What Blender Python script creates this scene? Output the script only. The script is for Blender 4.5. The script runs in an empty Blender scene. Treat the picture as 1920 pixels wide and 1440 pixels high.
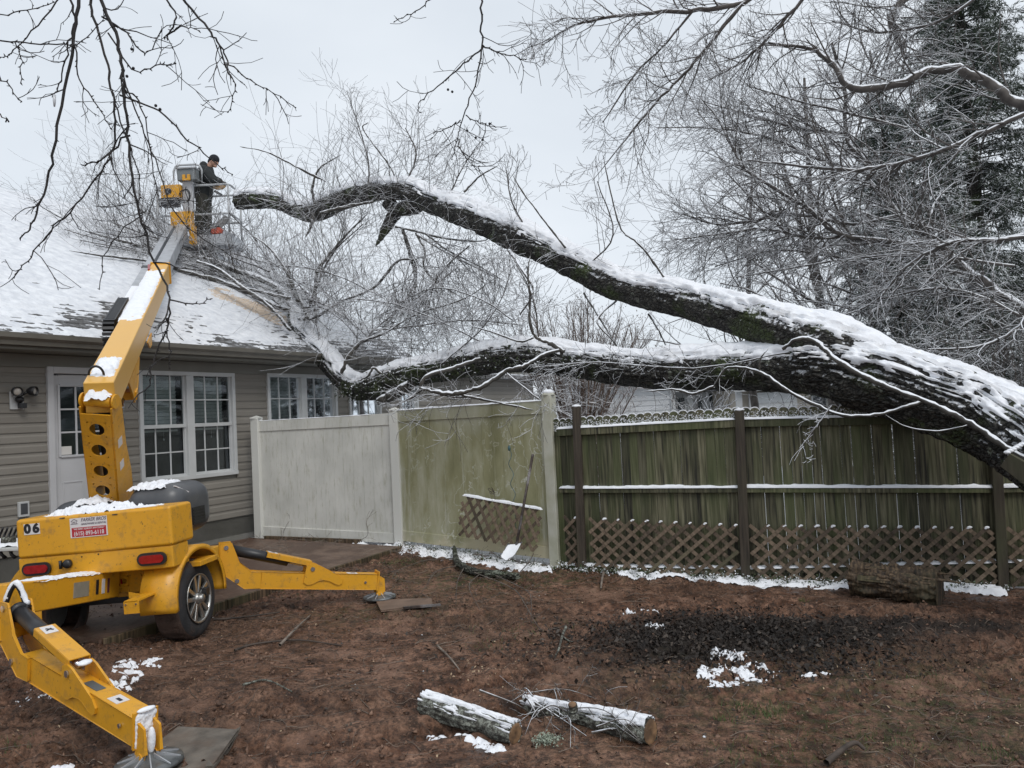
import bpy, bmesh, math, random
import numpy as np
from mathutils import Vector, Matrix
random.seed(7); rng = np.random.default_rng(7)
SC = bpy.context.scene
COL = SC.collection
# ------------------------------------------------------------------ camera
FPX = 1443.0; PITCH = math.atan(60/1443.); ROLL = math.atan(.051)
_R0 = np.array([1., 0, 0]); CFW = np.array([0, math.cos(PITCH), math.sin(PITCH)]); _U0 = np.array([0, -math.sin(PITCH), math.cos(PITCH)])
CUP = math.cos(ROLL)*_U0+math.sin(ROLL)*_R0; CRT = math.cos(ROLL)*_R0-math.sin(ROLL)*_U0
CPOS = np.array([0, 0, 1.7])
cam_d = bpy.data.cameras.new('camera'); cam = bpy.data.objects.new('camera', cam_d); COL.objects.link(cam)
M = Matrix.Identity(4)
for i in range(3):
    M[i][0] = CRT[i]; M[i][1] = CUP[i]; M[i][2] = -CFW[i]; M[i][3] = CPOS[i]
cam.matrix_world = M
cam_d.sensor_width = 36.0; cam_d.lens = 36.0*FPX/1920.0; cam_d.clip_start = .05; cam_d.clip_end = 2000
SC.camera = cam
# ------------------------------------------------------------------ world, sun, exposure
w = bpy.data.worlds.new('World'); SC.world = w; w.use_nodes = True
nt = w.node_tree; nt.nodes.clear()
out = nt.nodes.new('ShaderNodeOutputWorld'); bg = nt.nodes.new('ShaderNodeBackground'); bg.inputs[1].default_value = .1
sky = nt.nodes.new('ShaderNodeTexSky'); sky.sky_type = 'NISHITA'; sky.sun_disc = False
SUN_EL, SUN_ROT = math.radians(50), math.radians(150)
sky.sun_elevation = SUN_EL; sky.sun_rotation = SUN_ROT
tc = nt.nodes.new('ShaderNodeTexCoord'); nz = nt.nodes.new('ShaderNodeTexNoise'); nz.inputs['Scale'].default_value = 1.6; nz.inputs['Detail'].default_value = 5
mp = nt.nodes.new('ShaderNodeMapping'); mp.inputs['Scale'].default_value = (1, 1, 2.2)
cr = nt.nodes.new('ShaderNodeValToRGB')
cr.color_ramp.elements[0].position = .3; cr.color_ramp.elements[0].color = (6.4, 7.0, 7.7, 1)
cr.color_ramp.elements[1].position = .72; cr.color_ramp.elements[1].color = (8.1, 8.6, 9.15, 1)
mx = nt.nodes.new('ShaderNodeMix'); mx.data_type = 'RGBA'; mx.inputs[0].default_value = .93
nt.links.new(tc.outputs['Generated'], mp.inputs['Vector']); nt.links.new(mp.outputs[0], nz.inputs['Vector'])
nt.links.new(nz.outputs[0], cr.inputs[0]); nt.links.new(sky.outputs[0], mx.inputs[6]); nt.links.new(cr.outputs[0], mx.inputs[7])
nt.links.new(mx.outputs[2], bg.inputs[0]); nt.links.new(bg.outputs[0], out.inputs[0])
sd = bpy.data.lights.new('sun', 'SUN'); sd.energy = 1.35; sd.angle = math.radians(25); sd.color = (1, .97, .93)
so = bpy.data.objects.new('sun', sd); COL.objects.link(so)
_sd = Vector((math.cos(SUN_EL)*math.sin(SUN_ROT), math.cos(SUN_EL)*math.cos(SUN_ROT), math.sin(SUN_EL)))
so.rotation_euler = _sd.to_track_quat('Z', 'Y').to_euler()
SC.view_settings.view_transform = 'Standard'; SC.view_settings.look = 'None'; SC.view_settings.exposure = 0.12; SC.view_settings.gamma = 1
SC.view_settings.use_curve_mapping = False
SC.render.engine = 'CYCLES'; SC.cycles.max_bounces = 5; SC.cycles.transparent_max_bounces = 12

# ------------------------------------------------------------------ helpers
def ray(u, v): return CRT*(u-960)/FPX+CUP*(720-v)/FPX+CFW
def P(u, v, Y):
    d = ray(u, v); return CPOS+d*(Y/d[1])
def V(*a): return np.array(a, float)
def nrm(a): a = np.asarray(a, float); return a/(np.linalg.norm(a)+1e-12)

def _hash(ix, iy, iz, seed):
    h = (ix.astype(np.int64)*374761393+iy.astype(np.int64)*668265263+iz.astype(np.int64)*2147483647+seed*144665) & 0xffffffff
    h = ((h ^ (h >> 13))*1274126177) & 0xffffffff
    h = ((h ^ (h >> 16))*2246822519) & 0xffffffff
    return ((h ^ (h >> 15)) & 0xffff)/65535.0
def vnoise(x, y, z=None, seed=0):
    x = np.asarray(x, float); y = np.asarray(y, float); z = np.zeros_like(x) if z is None else np.asarray(z, float)
    x, y, z = np.broadcast_arrays(x, y, z)
    ix, iy, iz = np.floor(x), np.floor(y), np.floor(z); fx, fy, fz = x-ix, y-iy, z-iz
    fx, fy, fz = [f*f*(3-2*f) for f in (fx, fy, fz)]
    r = 0
    for a in (0, 1):
        for b in (0, 1):
            for c in (0, 1):
                r = r+_hash(ix+a, iy+b, iz+c, seed)*(fx if a else 1-fx)*(fy if b else 1-fy)*(fz if c else 1-fz)
    return r*2-1
def fbm(x, y, z=None, o=4, seed=0, g=.5):
    s = 0; a = 1; t = 0; f = 1
    for i in range(o):
        s = s+a*vnoise(np.asarray(x)*f, np.asarray(y)*f, None if z is None else np.asarray(z)*f, seed+i*17); t += a; a *= g; f *= 2.03
    return s/t

ORI = {}
def _origin(parent):
    return ORI.get(parent.name, V(0, 0, 0)) if parent else V(0, 0, 0)
def link(o, parent=None):
    COL.objects.link(o)
    if parent: o.parent = parent
    return o
def tag(o, label=None, cat=None, group=None, kind=None):
    if label: o['label'] = label
    if cat: o['category'] = cat
    if group: o['group'] = group
    if kind: o['kind'] = kind
    return o
def thing(name, loc, label, cat, group=None):
    o = bpy.data.objects.new(name, None); COL.objects.link(o); o.location = tuple(loc); o.empty_display_size = .2
    ORI[o.name] = V(*loc); return tag(o, label, cat, group)
def mesh_obj(name, verts, faces, mat, parent=None, smooth=False, origin=None):
    """verts Nx3 world; faces: list of int arrays (n,k)"""
    verts = np.asarray(verts, float)
    o0 = _origin(parent) if parent is not None else (V(*origin) if origin is not None else V(0, 0, 0))
    me = bpy.data.meshes.new(name); vv = (verts-o0).astype(np.float32)
    fs = [np.asarray(f, np.int32) for f in faces if len(f)]
    nl = sum(f.size for f in fs); nf = sum(len(f) for f in fs)
    me.vertices.add(len(vv)); me.vertices.foreach_set('co', vv.ravel())
    me.loops.add(nl); me.loops.foreach_set('vertex_index', np.concatenate([f.ravel() for f in fs]))
    st = []; c = 0
    for f in fs:
        k = f.shape[1]; st.append(c+np.arange(len(f))*k); c += f.size
    me.polygons.add(nf); me.polygons.foreach_set('loop_start', np.concatenate(st).astype(np.int32))
    me.update(calc_edges=True); me.validate()
    me.polygons.foreach_set('use_smooth', np.full(len(me.polygons), bool(smooth)))
    if mat: me.materials.append(mat)
    o = bpy.data.objects.new(name, me); link(o, parent)
    if parent is None and origin is not None: o.location = tuple(o0)
    ORI[o.name] = o0
    return o
class MB:
    """collects simple shapes in world coordinates"""
    def __init__(s): s.v = []; s.q = []; s.t = []; s.n = 0; s.poly = []
    def add(s, v, q=None, t=None):
        v = np.asarray(v, float).reshape(-1, 3)
        if q is not None and len(q): s.q.append(np.asarray(q, int).reshape(-1, 4)+s.n)
        if t is not None and len(t): s.t.append(np.asarray(t, int).reshape(-1, 3)+s.n)
        s.v.append(v); s.n += len(v)
    def box(s, c, h, ax=None):
        c = np.asarray(c, float); ax = np.eye(3) if ax is None else np.asarray(ax, float)
        v = [c+ax[0]*h[0]*a+ax[1]*h[1]*b+ax[2]*h[2]*d for d in (-1, 1) for b in (-1, 1) for a in (-1, 1)]
        s.add(v, [[0, 2, 3, 1], [4, 5, 7, 6], [0, 1, 5, 4], [2, 6, 7, 3], [0, 4, 6, 2], [1, 3, 7, 5]]); return s
    def beam(s, a, b, w, h, up=(0, 0, 1), w2=None, h2=None):
        a, b = np.asarray(a, float), np.asarray(b, float); d = nrm(b-a); x = nrm(np.cross(d, up)); z = np.cross(x, d)
        w2 = w if w2 is None else w2; h2 = h if h2 is None else h2
        v = [a-x*w/2-z*h/2, a+x*w/2-z*h/2, a+x*w/2+z*h/2, a-x*w/2+z*h/2, b-x*w2/2-z*h2/2, b+x*w2/2-z*h2/2, b+x*w2/2+z*h2/2, b-x*w2/2+z*h2/2]
        s.add(v, [[0, 3, 2, 1], [4, 5, 6, 7], [0, 1, 5, 4], [1, 2, 6, 5], [2, 3, 7, 6], [3, 0, 4, 7]]); return s
    def prism(s, pts, dvec):
        """closed polygon pts (n,3) extruded by dvec; fan caps through centroid ear-safe via tessellate"""
        from mathutils.geometry import tessellate_polygon
        p = [np.asarray(q, float) for q in pts]; n = len(p); d = np.asarray(dvec, float)
        tri = tessellate_polygon([[Vector(q) for q in p]])
        v = p+[q+d for q in p]
        t = [list(k) for k in tri]+[[k[2]+n, k[1]+n, k[0]+n] for k in tri]
        q = [[i, (i+1) % n, (i+1) % n+n, i+n] for i in range(n)]
        s.add(v, q, t); return s
    def tube(s, pts, r, n=8, caps=True):
        pts = np.asarray(pts, float); k = len(pts); r = np.broadcast_to(np.asarray(r, float), (k,))
        tan = np.gradient(pts, axis=0); tan /= np.linalg.norm(tan, axis=1)[:, None]+1e-12
        ref = V(0, 0, 1) if abs(nrm(pts[-1]-pts[0])[2]) < .9 else V(1, 0, 0)
        a = np.cross(tan, ref); a /= np.linalg.norm(a, axis=1)[:, None]+1e-12; b = np.cross(a, tan)
        th = np.arange(n)*2*math.pi/n
        v = pts[:, None, :]+r[:, None, None]*(a[:, None, :]*np.cos(th)[None, :, None]+b[:, None, :]*np.sin(th)[None, :, None])
        i = np.arange(k-1)[:, None]*n; j = np.arange(n)[None, :]; j2 = (j+1) % n
        q = np.stack([i+j, i+j2, i+n+j2, i+n+j], -1).reshape(-1, 4)
        v = v.reshape(-1, 3); t = []
        if caps:
            v = np.vstack([v, pts[0], pts[-1]]); c0 = k*n
            t = [[c0, (m+1) % n, m] for m in range(n)]+[[c0+1, (k-1)*n+m, (k-1)*n+(m+1) % n] for m in range(n)]
        s.add(v, q, t); return s
    def sphere(s, c, r, nu=12, nv=8, ax=None):
        c = np.asarray(c, float); r = np.broadcast_to(np.asarray(r, float), (3,)); ax = np.eye(3) if ax is None else np.asarray(ax)
        v = []
        for i in range(nv+1):
            ph = math.pi*i/nv
            for j in range(nu):
                th = 2*math.pi*j/nu
                v.append(c+ax[0]*r[0]*math.sin(ph)*math.cos(th)+ax[1]*r[1]*math.sin(ph)*math.sin(th)+ax[2]*r[2]*math.cos(ph))
        q = [[i*nu+j, (i+1)*nu+j, (i+1)*nu+(j+1) % nu, i*nu+(j+1) % nu] for i in range(nv) for j in range(nu)]
        s.add(v, q); return s
    def lathe(s, prof, c, axis, n=32):
        """prof: (r, h) list along axis"""
        axis = nrm(axis); c = np.asarray(c, float); ref = V(0, 0, 1) if abs(axis[2]) < .9 else V(1, 0, 0)
        a = nrm(np.cross(axis, ref)); b = np.cross(axis, a); v = []
        for (r, h) in prof:
            for j in range(n):
                th = 2*math.pi*j/n; v.append(c+axis*h+(a*math.cos(th)+b*math.sin(th))*r)
        k = len(prof)
        q = [[i*n+j, i*n+(j+1) % n, (i+1)*n+(j+1) % n, (i+1)*n+j] for i in range(k-1) for j in range(n)]
        s.add(v, q); return s
    def grid(s, V3):
        a, b = V3.shape[:2]; i = np.arange(a-1)[:, None]*b; j = np.arange(b-1)[None, :]
        s.add(V3.reshape(-1, 3), np.stack([i+j, i+j+1, i+b+j+1, i+b+j], -1).reshape(-1, 4)); return s
    def build(s, name, mat, parent=None, smooth=False, bevel=0, origin=None, label=None, kind=None, weld=False):
        vv = np.vstack(s.v); q = np.vstack(s.q) if s.q else np.zeros((0, 4), int); t = np.vstack(s.t) if s.t else np.zeros((0, 3), int)
        o = mesh_obj(name, vv, [q, t], mat, parent, smooth, origin)
        if bevel:
            m = o.modifiers.new('bevel', 'BEVEL'); m.width = bevel; m.segments = 2; m.limit_method = 'ANGLE'; m.angle_limit = .7
            if not smooth:
                o.data.polygons.foreach_set('use_smooth', np.ones(len(o.data.polygons), bool)); m.harden_normals = True
        if label: o['label'] = label
        if kind: o['kind'] = kind
        return o
def inst(name, me, parent, loc, rot=None, scale=None, axes=None):
    """shared-mesh piece placed at world loc"""
    o = bpy.data.objects.new(name, me); link(o, parent); l = np.asarray(loc)-_origin(parent)
    if axes is not None:
        m = Matrix.Identity(4); sc = scale or (1, 1, 1)
        for i in range(3):
            for k in range(3): m[i][k] = axes[k][i]*sc[k]
            m[i][3] = l[i]
        o.matrix_local = m
    else:
        o.location = tuple(l)
        if rot: o.rotation_euler = rot
        if scale: o.scale = scale
    return o

# ------------------------------------------------------------------ materials
MATS = {}
class NB:
    def __init__(s, name):
        s.m = bpy.data.materials.new(name); s.m.use_nodes = True; s.t = s.m.node_tree; s.b = s.t.nodes['Principled BSDF']; s.tc = s.t.nodes.new('ShaderNodeTexCoord')
    def n(s, typ, **k):
        x = s.t.nodes.new(typ)
        for a, b in k.items(): setattr(x, a, b)
        return x
    def L(s, a, b): s.t.links.new(a, b)
    def noise(s, scale, detail=4, sc3=None, coord='Object', rough=.55, typ='noise'):
        mp = s.n('ShaderNodeMapping'); s.L(s.tc.outputs[coord], mp.inputs[0])
        if sc3: mp.inputs['Scale'].default_value = sc3
        if typ == 'noise':
            x = s.n('ShaderNodeTexNoise'); x.inputs['Scale'].default_value = scale; x.inputs['Detail'].default_value = detail; x.inputs['Roughness'].default_value = rough
        else:
            x = s.n('ShaderNodeTexVoronoi'); x.inputs['Scale'].default_value = scale
            if typ == 'edge': x.feature = 'DISTANCE_TO_EDGE'
        s.L(mp.outputs[0], x.inputs['Vector']); return x.outputs[0]
    def ramp(s, v, stops):
        r = s.n('ShaderNodeValToRGB'); e = r.color_ramp.elements
        while len(e) < len(stops): e.new(.5)
        for k, (p, c) in enumerate(stops):
            e[k].position = p; c = (c, c, c) if isinstance(c, (int, float)) else c; e[k].color = (*c, 1)
        s.L(v, r.inputs[0]); return r.outputs[0]
    def mix(s, f, a, b, blend='MIX'):
        x = s.n('ShaderNodeMix'); x.data_type = 'RGBA'; x.blend_type = blend
        for i, val in ((0, f), (6, a), (7, b)):
            if hasattr(val, 'links') or hasattr(val, 'is_linked'): s.L(val, x.inputs[i])
            elif isinstance(val, (int, float)): x.inputs[i].default_value = val if i == 0 else (val, val, val, 1)
            else: x.inputs[i].default_value = (*val, 1)
        return x.outputs[2]
    def math(s, op, a, b=0.):
        x = s.n('ShaderNodeMath', operation=op)
        for i, val in ((0, a), (1, b)):
            if isinstance(val, (int, float)): x.inputs[i].default_value = val
            else: s.L(val, x.inputs[i])
        return x.outputs[0]
    def upness(s):
        g = s.n('ShaderNodeNewGeometry'); x = s.n('ShaderNodeSeparateXYZ'); s.L(g.outputs['Normal'], x.inputs[0]); return x.outputs[2]
    def pos(s):
        g = s.n('ShaderNodeNewGeometry'); x = s.n('ShaderNodeSeparateXYZ'); s.L(g.outputs['Position'], x.inputs[0]); return x.outputs
    def fin(s, col=None, rough=.6, bump=None, bs=.3, bd=.01, metal=0, spec=.5, coat=0):
        if col is not None:
            if hasattr(col, 'is_linked'): s.L(col, s.b.inputs['Base Color'])
            else: s.b.inputs['Base Color'].default_value = (*col, 1)
        if hasattr(rough, 'is_linked'): s.L(rough, s.b.inputs['Roughness'])
        else: s.b.inputs['Roughness'].default_value = rough
        s.b.inputs['Metallic'].default_value = metal; s.b.inputs['Specular IOR Level'].default_value = spec
        if coat: s.b.inputs['Coat Weight'].default_value = coat
        if bump is not None:
            x = s.n('ShaderNodeBump'); x.inputs['Strength'].default_value = bs; x.inputs['Distance'].default_value = bd
            s.L(bump, x.inputs['Height']); s.L(x.outputs[0], s.b.inputs['Normal'])
        return s.m
def simple(name, c, rough=.5, var=.15, scale=8, bump=.15, metal=0, dirt=None, bd=.003):
    n = NB(name); v = n.noise(scale, 5); c = V(*c)
    col = n.ramp(v, [(.3, tuple(c*(1-var))), (.7, tuple(np.minimum(c*(1+var), .95)))])
    if dirt:
        d = n.ramp(n.noise(scale*.35, 6), [(.5, 0.), (.68, .8)]); col = n.mix(d, col, dirt)
    return n.fin(col, rough, n.noise(scale*6, 3), bump, bd, metal)
# snow
n = NB('snow'); v = n.noise(14, 5)
SNOW = n.fin(n.ramp(v, [(.3, (.78, .80, .84)), (.7, (.86, .87, .90))]), .65, n.noise(45, 4), .5, .012, spec=.25)
n.b.inputs['Subsurface Weight'].default_value = 0
# roof snow with saw-dust stain, and grey wet areas
n = NB('roof_snow'); v = n.noise(9, 6)
ROOFSNOW = n.fin(n.ramp(v, [(.3, (.60, .62, .66)), (.7, (.80, .815, .84))]), .7, n.noise(30, 5), .6, .02, spec=.2)
# branches with snow on the up faces
def twigmat(name, dark, light, lo, hi, snow=(.8, .82, .86)):
    n = NB(name); base = n.ramp(n.noise(6, 3), [(.35, dark), (.7, light)])
    f = n.math('ADD', n.upness(), n.math('MULTIPLY', n.math('SUBTRACT', n.noise(9, 3), .5), 1.1))
    f = n.ramp(f, [(lo, 0.), (hi, 1.)])
    return n.fin(n.mix(f, base, snow), .75, None)
TWIG = twigmat('snowy_twig', (.05, .044, .04), (.13, .115, .105), .30, .52)
TWIGR = twigmat('rear_twig', (.05, .043, .038), (.12, .105, .095), .15, .4)
TWIGW = twigmat('wet_twig', (.010, .009, .009), (.035, .028, .026), .93, .99)
TWIGM = twigmat('myrtle_twig', (.10, .066, .048), (.22, .16, .125), .25, .5)
BRANCHMAT = twigmat('snowy_branch', (.035, .032, .028), (.10, .092, .08), .38, .5)
# bark
def barkmat(name, c1, c2, moss, mossamt, lichen, dust=False):
    n = NB(name); a = n.noise(16, 8, rough=.7); col = n.ramp(a, [(.38, c1), (.60, c2)])
    mpv = n.n('ShaderNodeMapping'); mpv.inputs['Scale'].default_value = (5, 15, 15); mpv.inputs['Rotation'].default_value = (0, .35, 0); wv_ = n.n('ShaderNodeTexNoise'); wv_.inputs['Scale'].default_value = 6; wv_.inputs['Detail'].default_value = 3
    av = n.n('ShaderNodeVectorMath', operation='MULTIPLY_ADD'); n.L(n.tc.outputs['Object'], wv_.inputs['Vector']); n.L(wv_.outputs['Color'], av.inputs[0]); av.inputs[1].default_value = (.10, .10, .10); n.L(n.tc.outputs['Object'], av.inputs[2]); n.L(av.outputs[0], mpv.inputs[0])
    vo = n.n('ShaderNodeTexVoronoi'); vo.feature = 'DISTANCE_TO_EDGE'; vo.inputs['Scale'].default_value = 1.6; n.L(mpv.outputs[0], vo.inputs['Vector'])
    col = n.mix(n.ramp(vo.outputs[0], [(.0, .9), (.16, 0.)]), col, tuple(V(*c1)*.45))
    mo = n.ramp(n.noise(2.6, 6), [(mossamt, 0.), (mossamt+.12, .9)])
    mocol = n.ramp(n.noise(22, 4), [(.35, tuple(V(*moss)*.4)), (.65, moss)])
    col = n.mix(mo, col, mocol)
    li = n.ramp(n.noise(7, 6, rough=.7), [(lichen, 0.), (lichen+.05, .85)])
    col = n.mix(li, col, (.24, .26, .21))
    if dust: col = n.mix(n.ramp(n.math('ADD', n.math('MULTIPLY', n.upness(), .34), n.noise(24, 7, rough=.75)), [(.66, 0.), (.71, .9)]), col, (.74, .76, .80))
    return n.fin(col, .8, n.math('ADD', n.noise(40, 6), n.math('MULTIPLY', n.ramp(vo.outputs[0], [(0., 0.), (.25, 1.)]), 1.2)), 1., .025)
BARK = barkmat('bark', (.020, .019, .017), (.10, .095, .083), (.08, .11, .035), .52, .60, True)
n = NB('lichen_bark'); a_ = n.noise(26, 8, rough=.75); b_ = n.noise(60, 5, rough=.7)
c = n.ramp(a_, [(.38, (.028, .024, .019)), (.47, (.10, .095, .078)), (.54, (.24, .25, .21)), (.66, (.42, .44, .39))]); c = n.mix(n.ramp(b_, [(.42, .8), (.52, 0.)]), c, (.03, .027, .022))
BARKL = n.fin(c, .85, n.math('ADD', a_, b_), 1., .012)
n = NB('cut_wood')
CUT = n.fin(n.ramp(n.noise(10, 5), [(.3, (.17, .09, .045)), (.7, (.42, .27, .14))]), .8, n.noise(40, 4), .3)
# mud ground with snow outside of the yard (vertex attribute is a real cover map)
n = NB('dirt_clod'); oi = n.noise(9, 5, rough=.7)
DIRT = n.fin(n.ramp(oi, [(.36, (.035, .020, .014)), (.5, (.12, .066, .042)), (.66, (.26, .155, .105))]), .75, n.noise(60, 4), .5, .01)
n = NB('mud_ground')
big = n.noise(.55, 5); mid = n.noise(5.0, 8, rough=.72); fine = n.noise(38, 6, rough=.7)
c = n.ramp(mid, [(.34, (.045, .021, .012)), (.43, (.135, .064, .037)), (.52, (.24, .125, .077)), (.64, (.37, .215, .145))])
c = n.mix(n.ramp(big, [(.45, 0.), (.62, .75)]), c, n.ramp(mid, [(.35, (.075, .043, .027)), (.65, (.19, .112, .070))]))
c = n.mix(n.ramp(n.noise(11, 6, rough=.75), [(.40, .85), (.50, 0.)]), c, (.040, .023, .016))
c = n.mix(n.ramp(fine, [(.38, .7), (.56, 0.)]), c, (.034, .020, .014))
c = n.mix(n.ramp(n.noise(60, 3, typ='noise'), [(.68, 0.), (.72, .5)]), c, (.26, .20, .15))
c = n.mix(n.ramp(n.noise(1.5, 4), [(.56, 0.), (.64, .55)]), c, n.ramp(n.noise(9, 4), [(.3, (.24, .135, .09)), (.7, (.34, .205, .145))]))
att = n.n('ShaderNodeAttribute', attribute_name='cover'); sep = n.n('ShaderNodeSeparateColor'); n.L(att.outputs['Color'], sep.inputs[0])
c = n.mix(n.math('MULTIPLY', sep.outputs[1], .95), c, n.ramp(fine, [(.3, (.006, .005, .005)), (.7, (.028, .021, .017))]))
c = n.mix(n.math('MULTIPLY', sep.outputs[2], n.ramp(n.noise(16, 5), [(.45, 0.), (.6, .8)])), c, (.045, .062, .018))
c = n.mix(sep.outputs[0], c, n.ramp(n.noise(4, 5), [(.3, (.72, .74, .78)), (.7, (.84, .85, .88))]))
MUD = n.fin(c, n.ramp(n.noise(5, 4), [(.40, .28), (.62, .8)]), n.math('ADD', fine, n.math('MULTIPLY', n.noise(14, 6), 1.4)), .9, .035, spec=.35)
LITTER = simple('dead_leaf', (.05, .036, .026), .6, .7, 3, .2)
CHIP = simple('wood_chip', (.42, .31, .2), .8, .3, 4, .2)
GRASS = simple('grass_blade', (.06, .095, .022), .6, .4, 3, 0)
GREENW = simple('snowy_weed', (.09, .13, .06), .6, .4, 3, 0)
n = NB('patio_concrete')
CONC = n.fin(n.mix(n.ramp(n.noise(2.6, 8, rough=.75), [(.38, 0.), (.54, 1.)]), (.175, .115, .082), (.085, .048, .032)), .5, n.noise(30, 6), .5, .01)
FOUND = simple('foundation_block', (.20, .195, .18), .9, .25, 3, .4, dirt=(.12, .12, .095), bd=.01)
# house
n = NB('siding_vinyl'); oi = n.n('ShaderNodeObjectInfo')
sc_ = n.ramp(oi.outputs['Random'], [(0, (.205, .188, .163)), (1, (.240, .222, .194))])
SIDING = n.fin(n.mix(n.ramp(n.noise(1.2, 5), [(.45, 0.), (.75, .5)]), sc_, (.15, .142, .118)), .55, n.noise(2, 5, (1, 1, 30)), .15, .002)
TRIMW = simple('white_trim', (.50, .51, .51), .5, .07, 3, .05)
DOORW = simple('white_door', (.50, .50, .51), .45, .05, 3, .05)
GUTTER = simple('gutter_brown', (.145, .135, .115), .4, .15, 4, .05)
SOFFIT = simple('soffit', (.17, .165, .145), .6, .1, 3, .05)
SHINGLE = simple('asphalt_shingle', (.10, .098, .097), .9, .5, 30, .6, dirt=(.42, .43, .45), bd=.006)
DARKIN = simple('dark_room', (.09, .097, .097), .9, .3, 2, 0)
BLIND = simple('blind_slat', (.66, .66, .64), .6, .1, 3, 0)
CURTAIN = simple('pale_curtain', (.34, .38, .37), .8, .2, 5, .1)
n = NB('window_glass'); n.t.nodes.remove(n.b)
tr = n.n('ShaderNodeBsdfTransparent'); tr.inputs[0].default_value = (.80, .84, .84, 1); gl = n.n('ShaderNodeBsdfGlossy'); gl.inputs['Roughness'].default_value = .03; gl.inputs[0].default_value = (.9, .95, 1, 1)
fr = n.n('ShaderNodeFresnel'); fr.inputs[0].default_value = 1.38; ms = n.n('ShaderNodeMixShader'); n.L(fr.outputs[0], ms.inputs[0]); n.L(tr.outputs[0], ms.inputs[1]); n.L(gl.outputs[0], ms.inputs[2])
n.L(ms.outputs[0], n.t.nodes['Material Output'].inputs[0]); GLASS = n.m
BLACKP = simple('black_plastic', (.018, .018, .02), .4, .2, 8, .05)
PAPER = simple('paper', (.62, .6, .57), .8, .05, 3, 0)
LENS = simple('lamp_lens', (.45, .42, .38), .15, .2, 9, .1)
# vinyl fence
n = NB('vinyl_algae'); px = n.pos()
algae = n.math('MULTIPLY', n.math('ADD', px[0], 1.75), 2.2); algae = n.ramp(n.math('ADD', algae, n.math('MULTIPLY', n.math('SUBTRACT', n.noise(1.5, 5), .5), .9)), [(0.05, 0.), (.5, 1.)])
clean = n.ramp(n.noise(2.2, 6), [(.35, (.55, .55, .51)), (.7, (.70, .695, .65))])
clean = n.mix(n.ramp(n.noise(26, 7, (1, 1, .16), rough=.8), [(.52, 0.), (.66, .6)]), clean, (.33, .32, .22))
green = n.ramp(n.noise(2.4, 7, (1, 1, .3), rough=.65), [(.32, (.19, .185, .09)), (.5, (.30, .29, .165)), (.68, (.46, .45, .33))])
# pale trails where water ran: crackle lines stretched downwards
w1 = n.noise(3.1, 4); vv = n.n('ShaderNodeTexVoronoi'); vv.feature = 'DISTANCE_TO_EDGE'; vv.inputs['Scale'].default_value = 2.6
mp = n.n('ShaderNodeMapping'); mp.inputs['Scale'].default_value = (1.5, 1.5, .28); n.L(n.tc.outputs['Object'], mp.inputs[0])
ad = n.n('ShaderNodeVectorMath', operation='ADD'); n.L(mp.outputs[0], ad.inputs[0]); nzc = n.n('ShaderNodeTexNoise'); nzc.inputs['Scale'].default_value = 4; nzc.inputs['Detail'].default_value = 4
n.L(n.tc.outputs['Object'], nzc.inputs['Vector']); n.L(nzc.outputs['Color'], ad.inputs[1]); n.L(ad.outputs[0], vv.inputs['Vector'])
line = n.ramp(vv.outputs[0], [(0.0, 1.), (.035, 0.)]); line = n.math('MULTIPLY', line, n.ramp(n.noise(1.9, 5), [(.49, 0.), (.60, 1.)]))
line = n.math('MAXIMUM', line, n.ramp(n.noise(5, 7, (1.6, 1.6, .16), rough=.7), [(.56, 0.), (.70, .75)]))
green = n.mix(line, green, (.60, .60, .52))
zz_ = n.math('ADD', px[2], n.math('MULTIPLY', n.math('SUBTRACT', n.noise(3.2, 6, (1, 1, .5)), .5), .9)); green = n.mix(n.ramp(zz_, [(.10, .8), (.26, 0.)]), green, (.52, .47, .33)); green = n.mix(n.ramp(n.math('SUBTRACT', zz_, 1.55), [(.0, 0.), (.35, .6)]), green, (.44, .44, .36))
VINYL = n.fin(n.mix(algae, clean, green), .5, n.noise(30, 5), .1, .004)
n = NB('vinyl_post'); px = n.pos()
algae = n.ramp(n.math('ADD', n.math('MULTIPLY', px[0], .35), n.noise(2.5, 6)), [(.3, 0.), (.75, .85)])
VPOST = n.fin(n.mix(algae, (.64, .64, .60), (.36, .355, .25)), .5, n.noise(30, 5), .1, .004)
# weathered wood with object random
def woodmat(name, stops, green, gamt, streak=1):
    n = NB(name); oi = n.n('ShaderNodeObjectInfo')
    vm = n.n('ShaderNodeVectorMath', operation='ADD'); n.L(n.tc.outputs['Object'], vm.inputs[0])
    cx = n.n('ShaderNodeCombineXYZ'); 
    for i in range(3): n.L(n.math('MULTIPLY', oi.outputs['Random'], 37.+i*11), cx.inputs[i])
    n.L(cx.outputs[0], vm.inputs[1])
    def nz(sc, s3, d=6):
        mp = n.n('ShaderNodeMapping'); mp.inputs['Scale'].default_value = s3; n.L(vm.outputs[0], mp.inputs[0])
        x = n.n('ShaderNodeTexNoise'); x.inputs['Scale'].default_value = sc; x.inputs['Detail'].default_value = d; n.L(mp.outputs[0], x.inputs[0]); return x.outputs[0]
    g = nz(14, (3, 3, .16), 8); col = n.ramp(g, stops)
    col = n.mix(n.ramp(nz(2.2, (1, 1, .4)), [(gamt, 0.), (gamt+.2, .7)]), col, green)
    col = n.mix(1., col, n.ramp(oi.outputs['Random'], [(0, .42), (.5, .85), (1, 1.)]), 'MULTIPLY')
    return n.fin(col, .75, nz(30, (4, 4, .2)), .5, .004)
PICKET = woodmat('picket_wood', [(.34, (.022, .021, .013)), (.45, (.080, .075, .042)), (.57, (.14, .132, .078)), (.70, (.22, .205, .135))], (.078, .095, .034), .44)
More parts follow.
